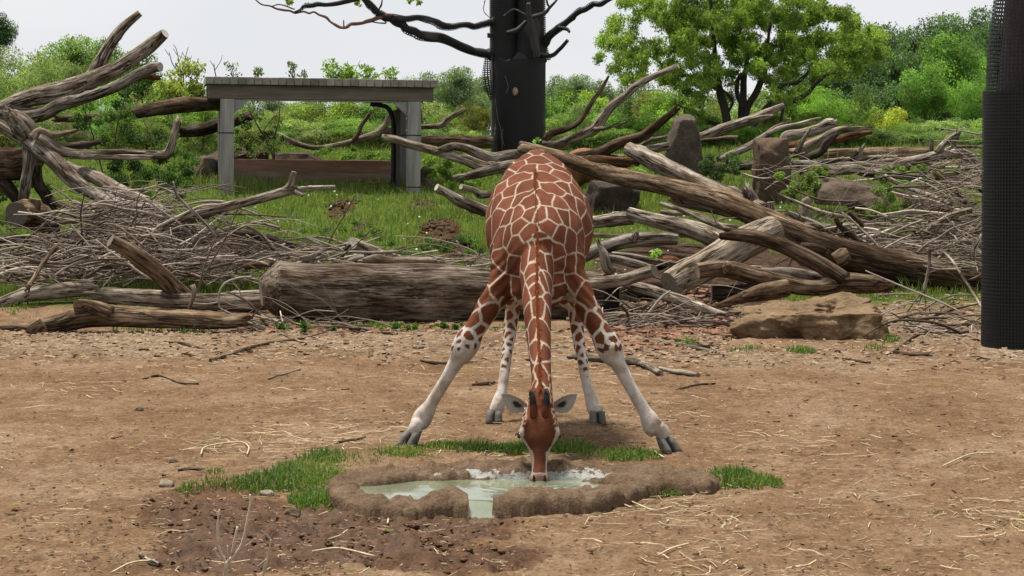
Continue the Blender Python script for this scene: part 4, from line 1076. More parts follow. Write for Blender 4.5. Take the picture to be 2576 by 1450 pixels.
gme.transform(Matrix.Translation(-Vector(GB)))
obj('body', gme, M['coat'], gir)

# hooves: two claws each
M['hoof'] = make_tinted('hoof_horn', .55, .3, 30, .3)
def claw(c, fwd, side, s, w, l, h):
    """wedge: steep front, flat sole"""
    fwd = np.array(fwd) / np.linalg.norm(fwd); up = np.array([0, 0, 1.0]); side = np.array(side)
    rows = []
    prof = [(0.0, .92, .72), (.35, 1.02, .92), (.7, 1.10, 1.12), (.92, 1.12, 1.24), (1.0, .98, 1.12)]
    n = 16; th = np.linspace(0, 2 * np.pi, n, endpoint=False); V = []
    for (k, fw, fl) in prof:
        z = h * (1 - k)
        ct, st = np.cos(th), np.sin(th)
        ex = np.sign(ct) * np.abs(ct) ** .8 * w * fw; ey = np.where(st > 0, st * l * fl, st * l * .75)
        V.append(c + np.outer(ex, side) + np.outer(ey, fwd) + up * z - fwd * 0 + np.outer(np.full(n, .012 * (k - .5)), fwd))
    V = np.vstack(V); m_ = len(prof)
    i = np.arange(m_ - 1)[:, None] * n; j = np.arange(n)[None]; j2 = (j + 1) % n
    F4 = np.stack([i + j, i + n + j, i + n + j2, i + j2], -1).reshape(-1, 4)
    V = np.vstack([V, c + up * (h * 1.05), c])
    k0, k1 = len(V) - 2, len(V) - 1
    F3 = np.vstack([np.stack([np.full(n, k0), np.arange(n), np.roll(np.arange(n), -1)], -1), np.stack([np.full(n, k1), np.roll((m_ - 1) * n + np.arange(n), -1), (m_ - 1) * n + np.arange(n)], -1)])
    return V, [F4, F3]
for (px, py, yaw, sc) in HOOVES:
    g = G(px, py); a = R(yaw)
    fwd = np.array([math.sin(a), -math.cos(a), 0]); side = np.array([math.cos(a), math.sin(a), 0])
    parts = []
    for s in (-1, 1):
        c = g + side * s * .041 * sc; c[2] = gz(c[0], c[1]) + .002
        V, F = claw(c, fwd + side * s * .10, side, s, .042 * sc, .088 * sc, .125 * sc)
        parts.append((V, F, V))
    V, F, _ = merge(parts)
    V[:, 0] += (V[:, 2] - V[:, 2].min()) / .12 * (.048 if abs(yaw) > 10 else .004) * (-1 if g[0] > GX else 1)
    gpart('hoof', V, F, M['hoof'], (.115, .102, .090))
# ears
def ear(s):
    base, tip = P(1357 + s * 36, 1026, 16.27), P(1357 + s * 95, 993, 16.20)
    ax = tip - base; Ln = np.linalg.norm(ax); ax /= Ln
    nrm = np.array([0, -1.0, .25]); nrm -= ax * nrm.dot(ax); nrm /= np.linalg.norm(nrm)
    w = np.cross(ax, nrm)
    if w[2] < 0: w = -w
    U, K = np.linspace(0, 1, 20), np.linspace(-1, 1, 13)
    top = np.interp(U, [0, .12, .35, .6, .85, 1], [.020, .031, .038, .034, .021, .002]); bot = np.interp(U, [0, .12, .35, .6, .85, 1], [.028, .056, .080, .070, .034, .002])
    out = []
    for side_ in (0, 1):
        for u, tp, bt in zip(U, top, bot):
            for kk in K:
                off = kk * (tp if kk > 0 else bt)
                cup = (kk ** 2) * .030 * (1 - u * .6) - .018 * (1 - u)
                out.append(base + ax * (u * Ln) + w * off + nrm * (cup - side_ * .007))
    V = np.array(out); n, mm = len(U), len(K); F = []
    for sd in (0, 1):
        o_ = sd * n * mm
        i = np.arange(n - 1)[:, None] * mm; j = np.arange(mm - 1)[None]
        f = np.stack([i + j, i + j + 1, i + mm + j + 1, i + mm + j], -1).reshape(-1, 4) + o_
        F.append(f if sd else f[:, ::-1])
    rim = []
    for i in range(n - 1):
        for c_ in (0, mm - 1):
            a_, b_ = i * mm + c_, (i + 1) * mm + c_
            rim.append([a_, b_, b_ + n * mm, a_ + n * mm])
    F.append(np.array(rim))
    uu = np.tile(np.repeat(U, mm), 2); kk = np.tile(np.tile(K, n), 2)
    inner = np.exp(-(((uu - .30) / .24) ** 2 + ((kk + .05) / .40) ** 2) * 1.0)
    inner[n * mm:] = 0
    return V, [np.vstack(F)], inner
m, t, b = new_mat('ear_hair'); B = NB(t)
co = B.n('ShaderNodeTexCoord').outputs['Object']
nz_ = B.noise(B.scale(co, (60, 200, 200)), 1, 4, .7)
f = B.math('ADD', B.attr('inner'), B.math('MULTIPLY', B.math('SUBTRACT', nz_, .5), 1.3))
B.l(B.mix(B.ramp(f, (.34, 0), (.66, 1)), (.29, .26, .22), (.012, .010, .009)), b.inputs['Base Color']); b.inputs['Roughness'].default_value = .85
B.l(B.bump(nz_, .3, .005), b.inputs['Normal']); M['ear'] = m
for s in (-1, 1):
    V, F, inn = ear(s); gpart('ear', V, F, M['ear'], None, True, {'inner': inn})
# horns
m, t, b = new_mat('horn_skin'); B = NB(t)
B.l(B.mix(B.ramp(B.attr('tip'), (.42, 0), (.6, 1)), (.085, .028, .013), (.012, .010, .009)), b.inputs['Base Color']); b.inputs['Roughness'].default_value = .9; b.inputs['Specular IOR Level'].default_value = .03
M['horn'] = m
for s in (-1, 1):
    pts = [P(1357 + s * 13, 1050, 16.09), P(1357 + s * 15, 1032, 16.085), P(1357 + s * 17, 1013, 16.10), P(1357 + s * 18.5, 998, 16.13)]
    rr = [.034, .027, .022, .021]
    rows = [[*p, r] for p, r in zip(pts, rr)]
    V, F, rest, E = tube(rows, 14, .05, .5, (.2, .2))
    u = rest[:, 2] - rest[:, 2].min(); u /= u.max()
    tuft = []
    for q in range(40):
        p0 = pts[3] + rng.normal(0, .010, 3); d = np.array([rng.normal(0, .3), rng.normal(.4, .3), rng.normal(1, .3)]); d /= np.linalg.norm(d)
        v, f, r_, e = tube([[*p0, .0025], [*(p0 + d * .02), .002], [*(p0 + d * rng.uniform(.025, .045)), .0006]], 4, 0, 3)
        tuft.append((v, f, r_))
    V2, F2, _ = merge(tuft)
    h = gpart('horn', V, F, M['horn'], None, True, {'tip': u})
    gpart('hair_tuft', V2, F2, simple_mat('black_hair', (.012, .010, .009), .8), None, True, None, h)
# eyes with lashes
M['eye'] = simple_mat('dark_eye', (.012, .008, .006), .08, .6)
M['lash'] = simple_mat('lash', (.015, .012, .010), .8)
for s in (-1, 1):
    c = P(1357 + s * 51, 1096, 16.11)
    V, F = ball(c, (.015, .024, .022), 14); e = gpart('eye', V, F, M['eye'])
    lash = []
    for q in range(14):
        a = rng.uniform(-.9, .9)
        p0 = c + np.array([s * .012, -.022 * math.sin(a) - .004, .018 * math.cos(a)])
        d = np.array([s * 1.0, -.5 * math.sin(a), -.35 + rng.normal(0, .15)]); d /= np.linalg.norm(d)
        v, f, r_, e_ = tube([[*p0, .0022], [*(p0 + d * .010), .0016], [*(p0 + d * .017 + np.array([0, 0, -.006])), .0007]], 4, 0, 3); lash.append((v, f, r_))
    V, F, _ = merge(lash); gpart('eyelashes', V, F, M['lash'], None, True, None, e)
# nostrils
for s in (-1, 1):
    c = P(1357 + s * 14, 1205, 15.893); V, F = ball(c, (.010, .012, .028), 12); gpart('nostril', V, F, simple_mat('nostril_dark', (.02, .012, .010), .5))
# mane: short upright russet hairs down the back of the neck and a few tufts on the spine
mane = []
for py in np.concatenate([np.linspace(600, 990, 520), np.linspace(432, 480, 60), np.linspace(480, 600, 60)]):
    pxm = np.interp(py, [430, 600, 700, 800, 930, 1000], [1345, 1352, 1350, 1352, 1358, 1357]) + rng.normal(0, 1.3)
    h = on_giraffe(pxm, py)
    if h is None: continue
    ln = rng.uniform(.025, .05) * (1.25 if py < 480 else .55 if py < 600 else 1)
    d = np.array([rng.normal(0, .25), -.35, .85 + rng.normal(0, .15)]); d /= np.linalg.norm(d)
    h = h - d * .008
    v, f, r_, e_ = tube([[*h, .004], [*(h + d * ln * .6), .003], [*(h + d * ln + np.array([0, -.004, -.003])), .001]], 4, 0, 3); mane.append((v, f, r_))
V, F, _ = merge(mane); gpart('mane', V, F, make_tinted('mane_hair', .8, .3, 40, 0), (.30, .095, .032))
# tail, hanging behind
V, F, rest, e_ = tube([[GX, 19.98, 2.0, .05], [GX, 20.08, 1.8, .032], [GX, 20.1, 1.5, .02], [GX, 20.1, 1.2, .016]], 12, .03)
tl = gpart('tail', V, F, simple_mat('tail_skin', (.3, .16, .09), .8))
tuft = []
for q in range(90):
    p0 = np.array([GX + rng.normal(0, .008), 20.1 + rng.normal(0, .008), 1.22 - rng.uniform(0, .12)])
    v, f, r_, e_ = tube([[*p0, .003], [*(p0 + np.array([rng.normal(0, .02), rng.normal(0, .02), -.16])), .0025], [*(p0 + np.array([rng.normal(0, .04), rng.normal(0, .04), -.36])), .001]], 4, 0, 3); tuft.append((v, f, r_))
V, F, _ = merge(tuft); gpart('tail_tuft', V, F, M['lash'], None, True, None, tl)

# a second animal resting behind the logs: only the line of its back shows
def resting():
    c = P(1470, 405, 45.0)
    z0 = gz(c[0], 45.0)
    top = P(1470, 373, 45.0)[2]
    S = [(c[0] - .95, 45.1, z0 + .22, .05, .10), (c[0] - .8, 45.1, z0 + .28, .20, .26), (c[0] - .45, 45.1, top - .60, .30, .33), (c[0] - .12, 45.05, top - .37, .30, .33), (c[0] + .04, 45.0, top - .33, .28, .33), (c[0] + .22, 45.0, top - .42, .22, .30), (c[0] + .5, 44.95, top - .58, .13, .20), (c[0] + .85, 44.9, top - .50, .10, .13), (c[0] + 1.05, 44.85, top - .62, .08, .09), (c[0] + 1.25, 44.8, top - .75, .04, .05)]
    b_ = np.array([c[0], 45.0, z0])
    root = empty('animal', b_)
    V, F = loft(S, 24, (0, 1, 0))
    obj('body', mesh_from('animal_body', V - b_, F), M['rest_coat'], root)
    hair = []
    for q in np.linspace(-.12, .2, 60):
        x = c[0] + q; h = np.interp(q, [-.12, .04, .3], [top - .045, top - .005, top - .2])
        v, f, r_, e_ = tube([[x, 45.02, h - .02, .006], [x + rng.normal(0, .01), 45.02 + rng.normal(0, .01), h + .02, .004], [x + rng.normal(0, .02), 45.02, h + rng.uniform(.02, .035), .001]], 4, 0, 3); hair.append((v, f, r_))
    V, F, _ = merge(hair); obj('mane', mesh_from('animal_mane', V - b_, F), M['lash'], root)
    tag(root, 'rusty brown back of an animal resting behind the fallen logs', 'animal')
M['rest_coat'] = simple_mat('rusty_coat', (.17, .068, .034), .8, .2, .25, 9)
resting()
# ------------------------------------------------------------------ rocks
def cube_sphere(n):
    g = np.linspace(-1, 1, n); A, Bq = np.meshgrid(g, g, indexing='ij'); one = np.ones_like(A)
    Vs, Fs, o = [], [], 0
    for ax in range(3):
        for s in (-1, 1):
            c = [None] * 3; c[ax] = one * s; c[(ax + 1) % 3] = A; c[(ax + 2) % 3] = Bq
            Vs.append(np.stack(c, -1).reshape(-1, 3))
            i = np.arange(n - 1)[:, None] * n; j = np.arange(n - 1)[None]
            f = np.stack([i + j, i + n + j, i + n + j + 1, i + j + 1], -1).reshape(-1, 4)
            Fs.append((f if s > 0 else f[:, ::-1]) + o); o += n * n
    return np.vstack(Vs), np.vstack(Fs)

def weld(V, F):
    key = np.round(V * 4096).astype(np.int64)
    _, first, inv = np.unique(key, axis=0, return_index=True, return_inverse=True)
    return V[first], inv.reshape(-1)[F]

def hex_rock(label, corners, color, seed, rnd=.35, rough=.035, n=22, cat='rock', name='rock'):
    """corners: 8 world points, order (x-,x+) x (y-,y+) x (z-,z+): index = 4*ix + 2*iy + iz"""
    V, F = cube_sphere(n); V, F = weld(V, F)
    sph = V / np.linalg.norm(V, axis=1)[:, None] * 1.25
    Q = V * (1 - rnd) + sph * rnd
    rg = np.random.default_rng(seed)
    for _ in range(16):                                 # broken facets
        nn = rg.normal(0, 1, 3); nn /= np.linalg.norm(nn)
        sup = np.abs(nn).sum() * (1 - .28 * rnd)
        lim = sup * rg.uniform(.70, .98)
        ex = np.maximum(0, Q @ nn - lim); Q = Q - ex[:, None] * nn * .92
    u = (Q + 1) / 2
    c = np.asarray(corners, float); W_ = np.zeros_like(Q)
    for ix in (0, 1):
        for iy in (0, 1):
            for iz in (0, 1):
                w = (u[:, 0] if ix else 1 - u[:, 0]) * (u[:, 1] if iy else 1 - u[:, 1]) * (u[:, 2] if iz else 1 - u[:, 2])
                W_ += w[:, None] * c[4 * ix + 2 * iy + iz]
    cen = c.mean(0); d = W_ - cen; d /= np.linalg.norm(d, axis=1)[:, None] + 1e-9
    s = np.linalg.norm(c.max(0) - c.min(0))
    q = W_ / s * 3
    ridg = 1 - np.abs(fbm(q * 1.3, 3, seed)) * 2
    W_ = W_ + d * (s * rough * .62 * (fbm(q * 2, 5, seed, .6) + .6 * ridg))[:, None]
    base = np.array([cen[0], cen[1], c[:, 2].min()])
    o = obj(name, mesh_from(name, W_ - base, F, True), M['rock'], None, color); o.location = base
    return tag(o, label, cat)

def pbox(tile, x0, x1, ytop, Yf, Yb, lean=0, topw=(1, 1), zb=None, yb_top=None):
    """8 corners from a front outline: x range, top line, standing on the ground"""
    out = {}
    s = TILES[tile][0]
    pxs = [T(tile, x0, 0)[0], T(tile, x1, 0)[0]]; py = T(tile, 0, ytop)[1]; pyb = T(tile, 0, yb_top if yb_top is not None else ytop)[1]
    mid = sum(pxs) / 2
    for iy, Y in ((0, Yf), (1, Yb)):
        for ix in (0, 1):
            a = P(pxs[ix], py, Y)
            z = gz(a[0], Y) - .12 if zb is None else zb
            out[(ix, iy, 0)] = [a[0], Y, z]
            pt = mid + (pxs[ix] - mid) * topw[ix] + lean * s
            b_ = P(pt, py if iy == 0 else pyb, Y)
            out[(ix, iy, 1)] = list(b_)
    return [out[(ix, iy, iz)] for ix in (0, 1) for iy in (0, 1) for iz in (0, 1)]

def PT(t, x, y, Y): return P(*T(t, x, y), Y)
def PG(t, x, y): return G(*T(t, x, y))
fb = [PG(7, -115, 1318), PG(7, 742, 1330)]
hex_rock('large flat tan boulder lying in front of the forked trunk',
         [[fb[0][0], fb[0][1], -.08], PT(7, -95, 1192, fb[0][1] + .02), [fb[0][0] + .25, 29.1, -.05], PT(7, 175, 1092, 29.1),
          [fb[1][0], fb[1][1], -.08], PT(7, 700, 1182, fb[1][1] + .1), [fb[1][0] - .05, 29.2, -.05], PT(7, 672, 1062, 29.2)], (.165, .112, .066), 101, .12, .075, 60, 'boulder', 'boulder')
hex_rock('tall grey rock standing upright with lichen streaks', pbox(6, 600, 950, -40, 43.2, 44.6, 18, (.44, .40)), (.088, .074, .056), 102, .22, .030, 26)
hex_rock('squat brown cracked rock with crumbling top', pbox(6, 1240, 1505, 105, 42.2, 43.4, -10, (.98, .6)), (.095, .066, .046), 103, .14, .035, 26)
hex_rock('round dark boulder under the great fallen trunk', pbox(6, 130, 505, 330, 40.0, 41.6, 0, (.7, .75)), (.050, .040, .034), 104, .5, .03, 24, 'boulder', 'boulder')
hex_rock('long sloping brown rock lying in the tall grass', [[*P(*T(7, 350, 600), 39.5)], [*P(*T(7, 420, 420), 39.8)], [*P(*T(7, 360, 540), 41)], [*P(*T(7, 440, 400), 41)],
         [*P(*T(7, 820, 600), 39.5)], [*P(*T(7, 800, 520), 39.8)], [*P(*T(7, 820, 540), 41)], [*P(*T(7, 740, 478), 41)]], (.10, .075, .054), 105, .30, .03, 24)
hex_rock('small pale rock hidden in grass below the cracked rock', pbox(7, 260, 360, 545, 38.6, 39.3, 0, (.6, .7)), (.17, .14, .11), 106, .5, .03, 16)
hex_rock('large rounded brown rock beside the shelter left post', pbox(3, 130, 600, 655, 47.2, 49.0, 60, (.6, .7), None, 625), (.070, .050, .038), 107, .45, .03, 26)
hex_rock('low rounded rock behind the middle of the shelter', pbox(3, 600, 965, 662, 47.6, 49.0, 0, (.8, .8)), (.066, .048, .036), 108, .45, .025, 24)
hex_rock('low flat rock behind the right half of the shelter', pbox(3, 960, 1390, 712, 47.4, 48.4, 0, (.85, .85)), (.066, .048, .036), 109, .45, .025, 24)
hex_rock('brown rock half hidden beside the shelter left rear', pbox(3, 120, 290, 690, 46.0, 47.2, 0, (.7, .8)), (.095, .072, .055), 110, .45, .03, 20)
hex_rock('grey rock in the grass right of the shelter', pbox(9, 340, 460, 255, 45.4, 46.4, -20, (.6, .6)), (.125, .105, .085), 111, .5, .03, 18)
for (px, py, r, l) in ((1218, 1279, .055, 'small pale stone lying at the basin outlet'), (1155, 1288, .03, 'tiny grey stone on the mud near the outlet'), (735, 1298, .05, 'dark stone on the mud below the basin grass'), (672, 1188 + 60, .045, 'grey stone on mud left of the basin'),
                       (420, 1222, .05, 'flat grey stone left of the basin grass'), (437, 1164, .03, 'small dark stone among the straw'), (350, 1033, .035, 'small brown stone on the open ground'), (690, 1415, .035, 'brown clod beside the bare seedling')):
    g = G(px, py); z = gz(g[0], g[1])
    c = [[g[0] + sx * r, g[1] + sy * r, z + (r * .8 if sz > 0 else -r * .5)] for sx in (-1, 1) for sy in (-1, 1) for sz in (-1, 1)]
    hex_rock(l, c, (.24, .20, .15) if 'pale' in l or 'grey' in l else (.10, .07, .05), int(px), .6, .05, 8, 'stone', 'stone')

# ------------------------------------------------------------------ timber shelter
def bevel_box(x0, x1, y0, y1, z0, z1, bev=.008):
    bm = bmesh.new()
    bmesh.ops.create_cube(bm, size=1)
    for v in bm.verts:
        v.co = Vector(((x0 + x1) / 2 + v.co.x * (x1 - x0), (y0 + y1) / 2 + v.co.y * (y1 - y0), (z0 + z1) / 2 + v.co.z * (z1 - z0)))
    bmesh.ops.bevel(bm, geom=bm.edges[:], offset=bev, segments=1, affect='EDGES')
    return bm
def make_timber():
    m, t, b = new_mat('sawn_timber'); B = NB(t)
    oi = B.n('ShaderNodeObjectInfo'); co = B.attr('rest', 'Vector')
    g = B.noise(B.scale(co, (26, 26, 1.6)), 1, 6, .65); p = B.noise(B.scale(co, (3, 3, 1)), 1, 5, .6)
    st = B.noise(B.scale(co, (7, 7, .5)), 1, 4, .7)
    c = B.mix(1.0, oi.outputs['Color'], B.ramp(g, (.27, (.70, .69, .67)), (.73, (1.22, 1.22, 1.22))), 'MULTIPLY')
    c = B.mix(1.0, c, B.ramp(p, (.3, (.78, .74, .70)), (.7, (1.15, 1.16, 1.16))), 'MULTIPLY')
    c = B.mix(1.0, c, B.ramp(st, (.3, .72), (.6, 1.05)), 'MULTIPLY')
    rv = B.ramp(oi.outputs['Random'], (0, .8), (1, 1.2))
    c = B.mix(1.0, c, rv, 'MULTIPLY')
    B.l(c, b.inputs['Base Color']); b.inputs['Roughness'].default_value = .88; b.inputs['Specular IOR Level'].default_value = .15
    B.l(B.bump(g, .4, .006), b.inputs['Normal'])
    return m
M['timber'] = make_timber()
M['black'] = simple_mat('black_plastic', (.012, .012, .012), .5, .3)
M['steel'] = simple_mat('dull_steel', (.22, .21, .20), .55, .4, .2, 25)
M['bolt'] = simple_mat('bright_bolt', (.55, .55, .52), .4, .5)
SH0 = PT(3, 328, 958, 44.0)                                   # foot of the left front post
shelter = empty('timber_shelter', (SH0[0], 44.13, SH0[2]))
shelter.rotation_euler = (0, R(.75), R(8.5))
tag(shelter, 'low weathered timber shelter with plank roof and grey posts', 'shelter')
U_ = .002967                                                   # metres per picture unit there
def sbox(name, x0, x1, y0, y1, z0, z1, col, axis, mat=None, bev=.008, parent=None):
    bm = bevel_box(x0, x1, y0, y1, z0, z1, bev)
    me = bpy.data.meshes.new(name); bm.to_mesh(me); bm.free()
    co = np.array([v.co for v in me.vertices])
    perm = {'x': (1, 2, 0), 'y': (0, 2, 1), 'z': (0, 1, 2)}[axis]
    at = me.attributes.new('rest', 'FLOAT_VECTOR', 'POINT'); at.data.foreach_set('vector', (co[:, perm] + random.uniform(0, 9)).astype(np.float32).ravel())
    return obj(name, me, mat or M['timber'], parent or shelter, col)
PG_, BM_, BD_ = (.27, .262, .25), (.190, .155, .128), (.235, .215, .190)
LX = 1520 - 328                                               # post spacing in picture units
pw = .13; ph = 1.90; sp = LX * U_ * 1.014; dep = 2.0
for (x, y, c) in ((0, 0, PG_), (sp, 0, PG_), (0, dep, (.26, .25, .24)), (sp, dep, (.22, .21, .20))):
    p = sbox('post', x - pw, x + pw, y - pw, y + pw, -.25, ph, c, 'z', bev=.012)
    for zz_ in (.24, 1.24):
        sbox('strap', x - pw - .006, x + pw + .006, y - pw - .006, y + pw + .006, zz_, zz_ + .022, (0, 0, 0), 'x', M['black'], .003, p)
xl, xr = -(328 - 205) * U_, sp + (1645 - 1520) * U_
for y in (0, dep):
    sbox('beam', xl, xr, y - .09, y + .09, ph + .003, ph + .27, BM_, 'x', bev=.01)
for x in (.55, sp / 2, sp - .55): sbox('joist', x - .06, x + .06, .092, dep - .092, ph + .05, ph + .24, BM_, 'y')
sbox('bearer_plate', .35, sp - .35, -.07, .07, ph - .022, ph - .002, (.1, .1, .1), 'x', M['steel'], .003)
npl = 29; px0, px1 = -(328 - 188) * U_, sp + (1668 - 1520) * U_
pwid = (px1 - px0) / npl
for i in range(npl):
    a = px0 + i * pwid
    k = random.uniform(.85, 1.12) * (.6 if i == 13 else 1)
    sbox('plank', a + .004, a + pwid - .004, -.26 + random.uniform(-.006, .006), dep + .26, ph + .273 + random.uniform(0, .004), ph + .415 + random.uniform(-.003, .004), tuple(v * k for v in BD_), 'y', bev=.006)
for (z0, z1, c) in ((.50, .735, (.235, .135, .095)), (.262, .495, (.235, .175, .135)), (.02, .257, (.195, .152, .122))):
    sbox('back_board', pw + .002, sp - pw - .002, dep - .06, dep + .0, z0, z1, c, 'x', bev=.005)
# gusset plates in the corners
for s, x in ((1, pw), (-1, sp - pw)):
    pr = [(x, ph - .002), (x + s * .27, ph - .002), (x + s * .27, ph - .03), (x + s * .012, ph - .27), (x, ph - .27)]
    V = [[a, y, z] for y in (-.05, .05) for a, z in pr]; n = len(pr)
    F = [[list(range(n))[::s], [n + q for q in range(n)][::-s]][0]]
    bm = bmesh.new(); vs_ = [bm.verts.new(v) for v in V]
    bm.faces.new(vs_[:n]); bm.faces.new(vs_[n:][::-1])
    for q in range(n): bm.faces.new((vs_[q], vs_[n + q], vs_[n + (q + 1) % n], vs_[(q + 1) % n]))
    bmesh.ops.recalc_face_normals(bm, faces=bm.faces[:])
    me = bpy.data.meshes.new('gusset'); bm.to_mesh(me); bm.free()
    gs = obj('corner_bracket', me, M['steel'], shelter)
    for zb in (ph - .55, ph - .33, ph - .78) if s < 0 else (ph - .05,):
        V, F = ball((x + s * .012, -.03, zb), (.016, .016, .016), 8); obj('bolt', mesh_from('bolt', V, F), M['bolt'], gs)
# black drain hose down the inside of the right rear post
hose = [[sp - .75, 1.1, ph - .04, .042], [sp - .42, 1.1, ph - .10, .042], [sp - .30, 1.1, ph - .35, .042], [sp - .285, 1.1, ph - .8, .042], [sp - .285, 1.1, .5, .042], [sp - .285, 1.1, -.15, .042]]
Q, u = catmull(np.array(hose), 150)
rr = .042 + .006 * (np.arange(150) % 2)
V, F, rest, e_ = tube(np.column_stack([Q[::1, :3], rr]), 10, 0, .2)
obj('drain_hose', mesh_from('hose', V, F), M['black'], shelter)
sbox('inner_panel', sp - .24, sp - .20, .6, 1.75, -.1, ph - .15, (.07, .064, .058), 'z')
V, F, rest, e_ = tube([[sp + pw + .03, -.02, ph + .02, .008], [sp + pw + .05, -.02, ph - .12, .008], [sp + pw + .015, -.02, ph - .2, .008], [sp + pw + .03, -.02, ph - .4, .008]], 6, 0)
obj('hanging_cable', mesh_from('cable', V, F), M['black'], shelter)

# ------------------------------------------------------------------ netted trees
def make_net(name, cell, open_=.5, black=.012):
    """black plastic mesh: square holes you can look through; attribute 'uvm' in metres"""
    m, t, b = new_mat(name); B = NB(t)
    uv = B.attr('uvm', 'Vector')
    sep = B.n('ShaderNodeSeparateXYZ'); B.l(uv, sep.inputs[0])
    def line(o):
        f = B.math('FRACT', B.math('DIVIDE', o, cell))
        return B.math('LESS_THAN', B.math('ABSOLUTE', B.math('SUBTRACT', f, .5)), .5 * (1 - open_))
    k = B.math('MAXIMUM', line(sep.outputs['X']), line(sep.outputs['Y']))
    b.inputs['Base Color'].default_value = (black, black, black, 1); b.inputs['Roughness'].default_value = .6
    b.inputs['Specular IOR Level'].default_value = .2
    tr = B.n('ShaderNodeBsdfTransparent'); ms = B.n('ShaderNodeMixShader')
    B.l(k, ms.inputs[0]); B.l(tr.outputs[0], ms.inputs[1]); B.l(b.outputs[0], ms.inputs[2])
    B.l(ms.outputs[0], t.nodes['Material Output'].inputs['Surface'])
    return m
M['net_coarse'] = make_net('coarse_black_net', .045, .58)
M['net_fine'] = make_net('fine_black_net', .040, .50, .013)
M['net_tight'] = make_net('tight_black_net', .022, .36, .013)
def make_bark():
    m, t, b = new_mat('dark_bark'); B = NB(t)
    oi = B.n('ShaderNodeObjectInfo'); r = B.attr('rest', 'Vector')
    n = B.noise(B.scale(r, (12, 12, 2.5)), 1, 6, .7); p = B.noise(B.scale(r, (2, 2, .8)), 1, 4)
    c = B.mix(1.0, oi.outputs['Color'], B.ramp(n, (.3, .5), (.7, 1.5)), 'MULTIPLY')
    c = B.mix(1.0, c, B.ramp(p, (.3, .7), (.7, 1.3)), 'MULTIPLY')
    B.l(c, b.inputs['Base Color']); b.inputs['Roughness'].default_value = .95
    B.l(B.bump(n, 1, .03), b.inputs['Normal']); return m
M['bark'] = make_bark()
def sleeve(pts, mat, name, parent, base, nseg=28, wav=.02):
    V, F, rest, E = tube(pts, nseg, wav, .25, (0, 0), (False, False))
    pts = np.asarray(pts); rm = pts[:, 3].mean()
    n = len(V) // nseg
    th = np.tile(np.arange(nseg), n) / nseg * 2 * np.pi
    tri = np.abs(th - np.pi) * rm                       # folded so that no seam shows
    uvm = np.stack([tri, rest[:, 2], th * 0], -1)
    return obj(name, mesh_from(name, V - base, F, True, {'uvm': uvm}), mat, parent)
def bark_tube(name, pts, parent, base, col, nseg=14, ends=(.3, .3), rough=.12):
    V, F, rest, E = tube(pts, nseg, rough, .6, ends, (True, True), 2)
    return obj(name, mesh_from(name, V - base, F, True, {'rest': rest}), M['bark'], parent, col)

TY = 47.6
tb = P(1305, 388, TY); tb[2] = gz(tb[0], TY)
tree = empty('netted_tree', tb); tag(tree, 'dead tree trunk wrapped in black netting with long crooked limbs', 'tree')
def w4(rows, Y=TY, k=1.0):
    return wpts(4, [(a, b_, c * k) for a, b_, c in rows], Y)
BK = (.035, .030, .026)
trk = [[*P(1303, 420, TY), .54], [*P(1304, 330, TY), .545], [*P(1304, 240, TY), .545], [*P(1304, 150, TY), .545]]
bark_tube('trunk', [[p[0], p[1], p[2], r * .93] for p, r in zip(np.array(trk)[:, :3], [.54, .545, .545, .53])], tree, tb, BK, 24)
sleeve(trk, M['net_tight'], 'net_sleeve', tree, tb, 36, .05)
for rows in ([(1880, 440, 110), (1868, 300, 94), (1864, 150, 90), (1862, 0, 88), (1862, -160, 84)], [(2060, 440, 130), (2062, 300, 102), (2062, 150, 97), (2062, 0, 95), (2064, -160, 90)]):
    q = w4(rows); bark_tube('stem', q, tree, tb, BK, 20)
    q2 = q.copy(); q2[:, 3] *= 1.13; sleeve(q2, M['net_coarse'], 'net_sleeve', tree, tb, 28, .05)
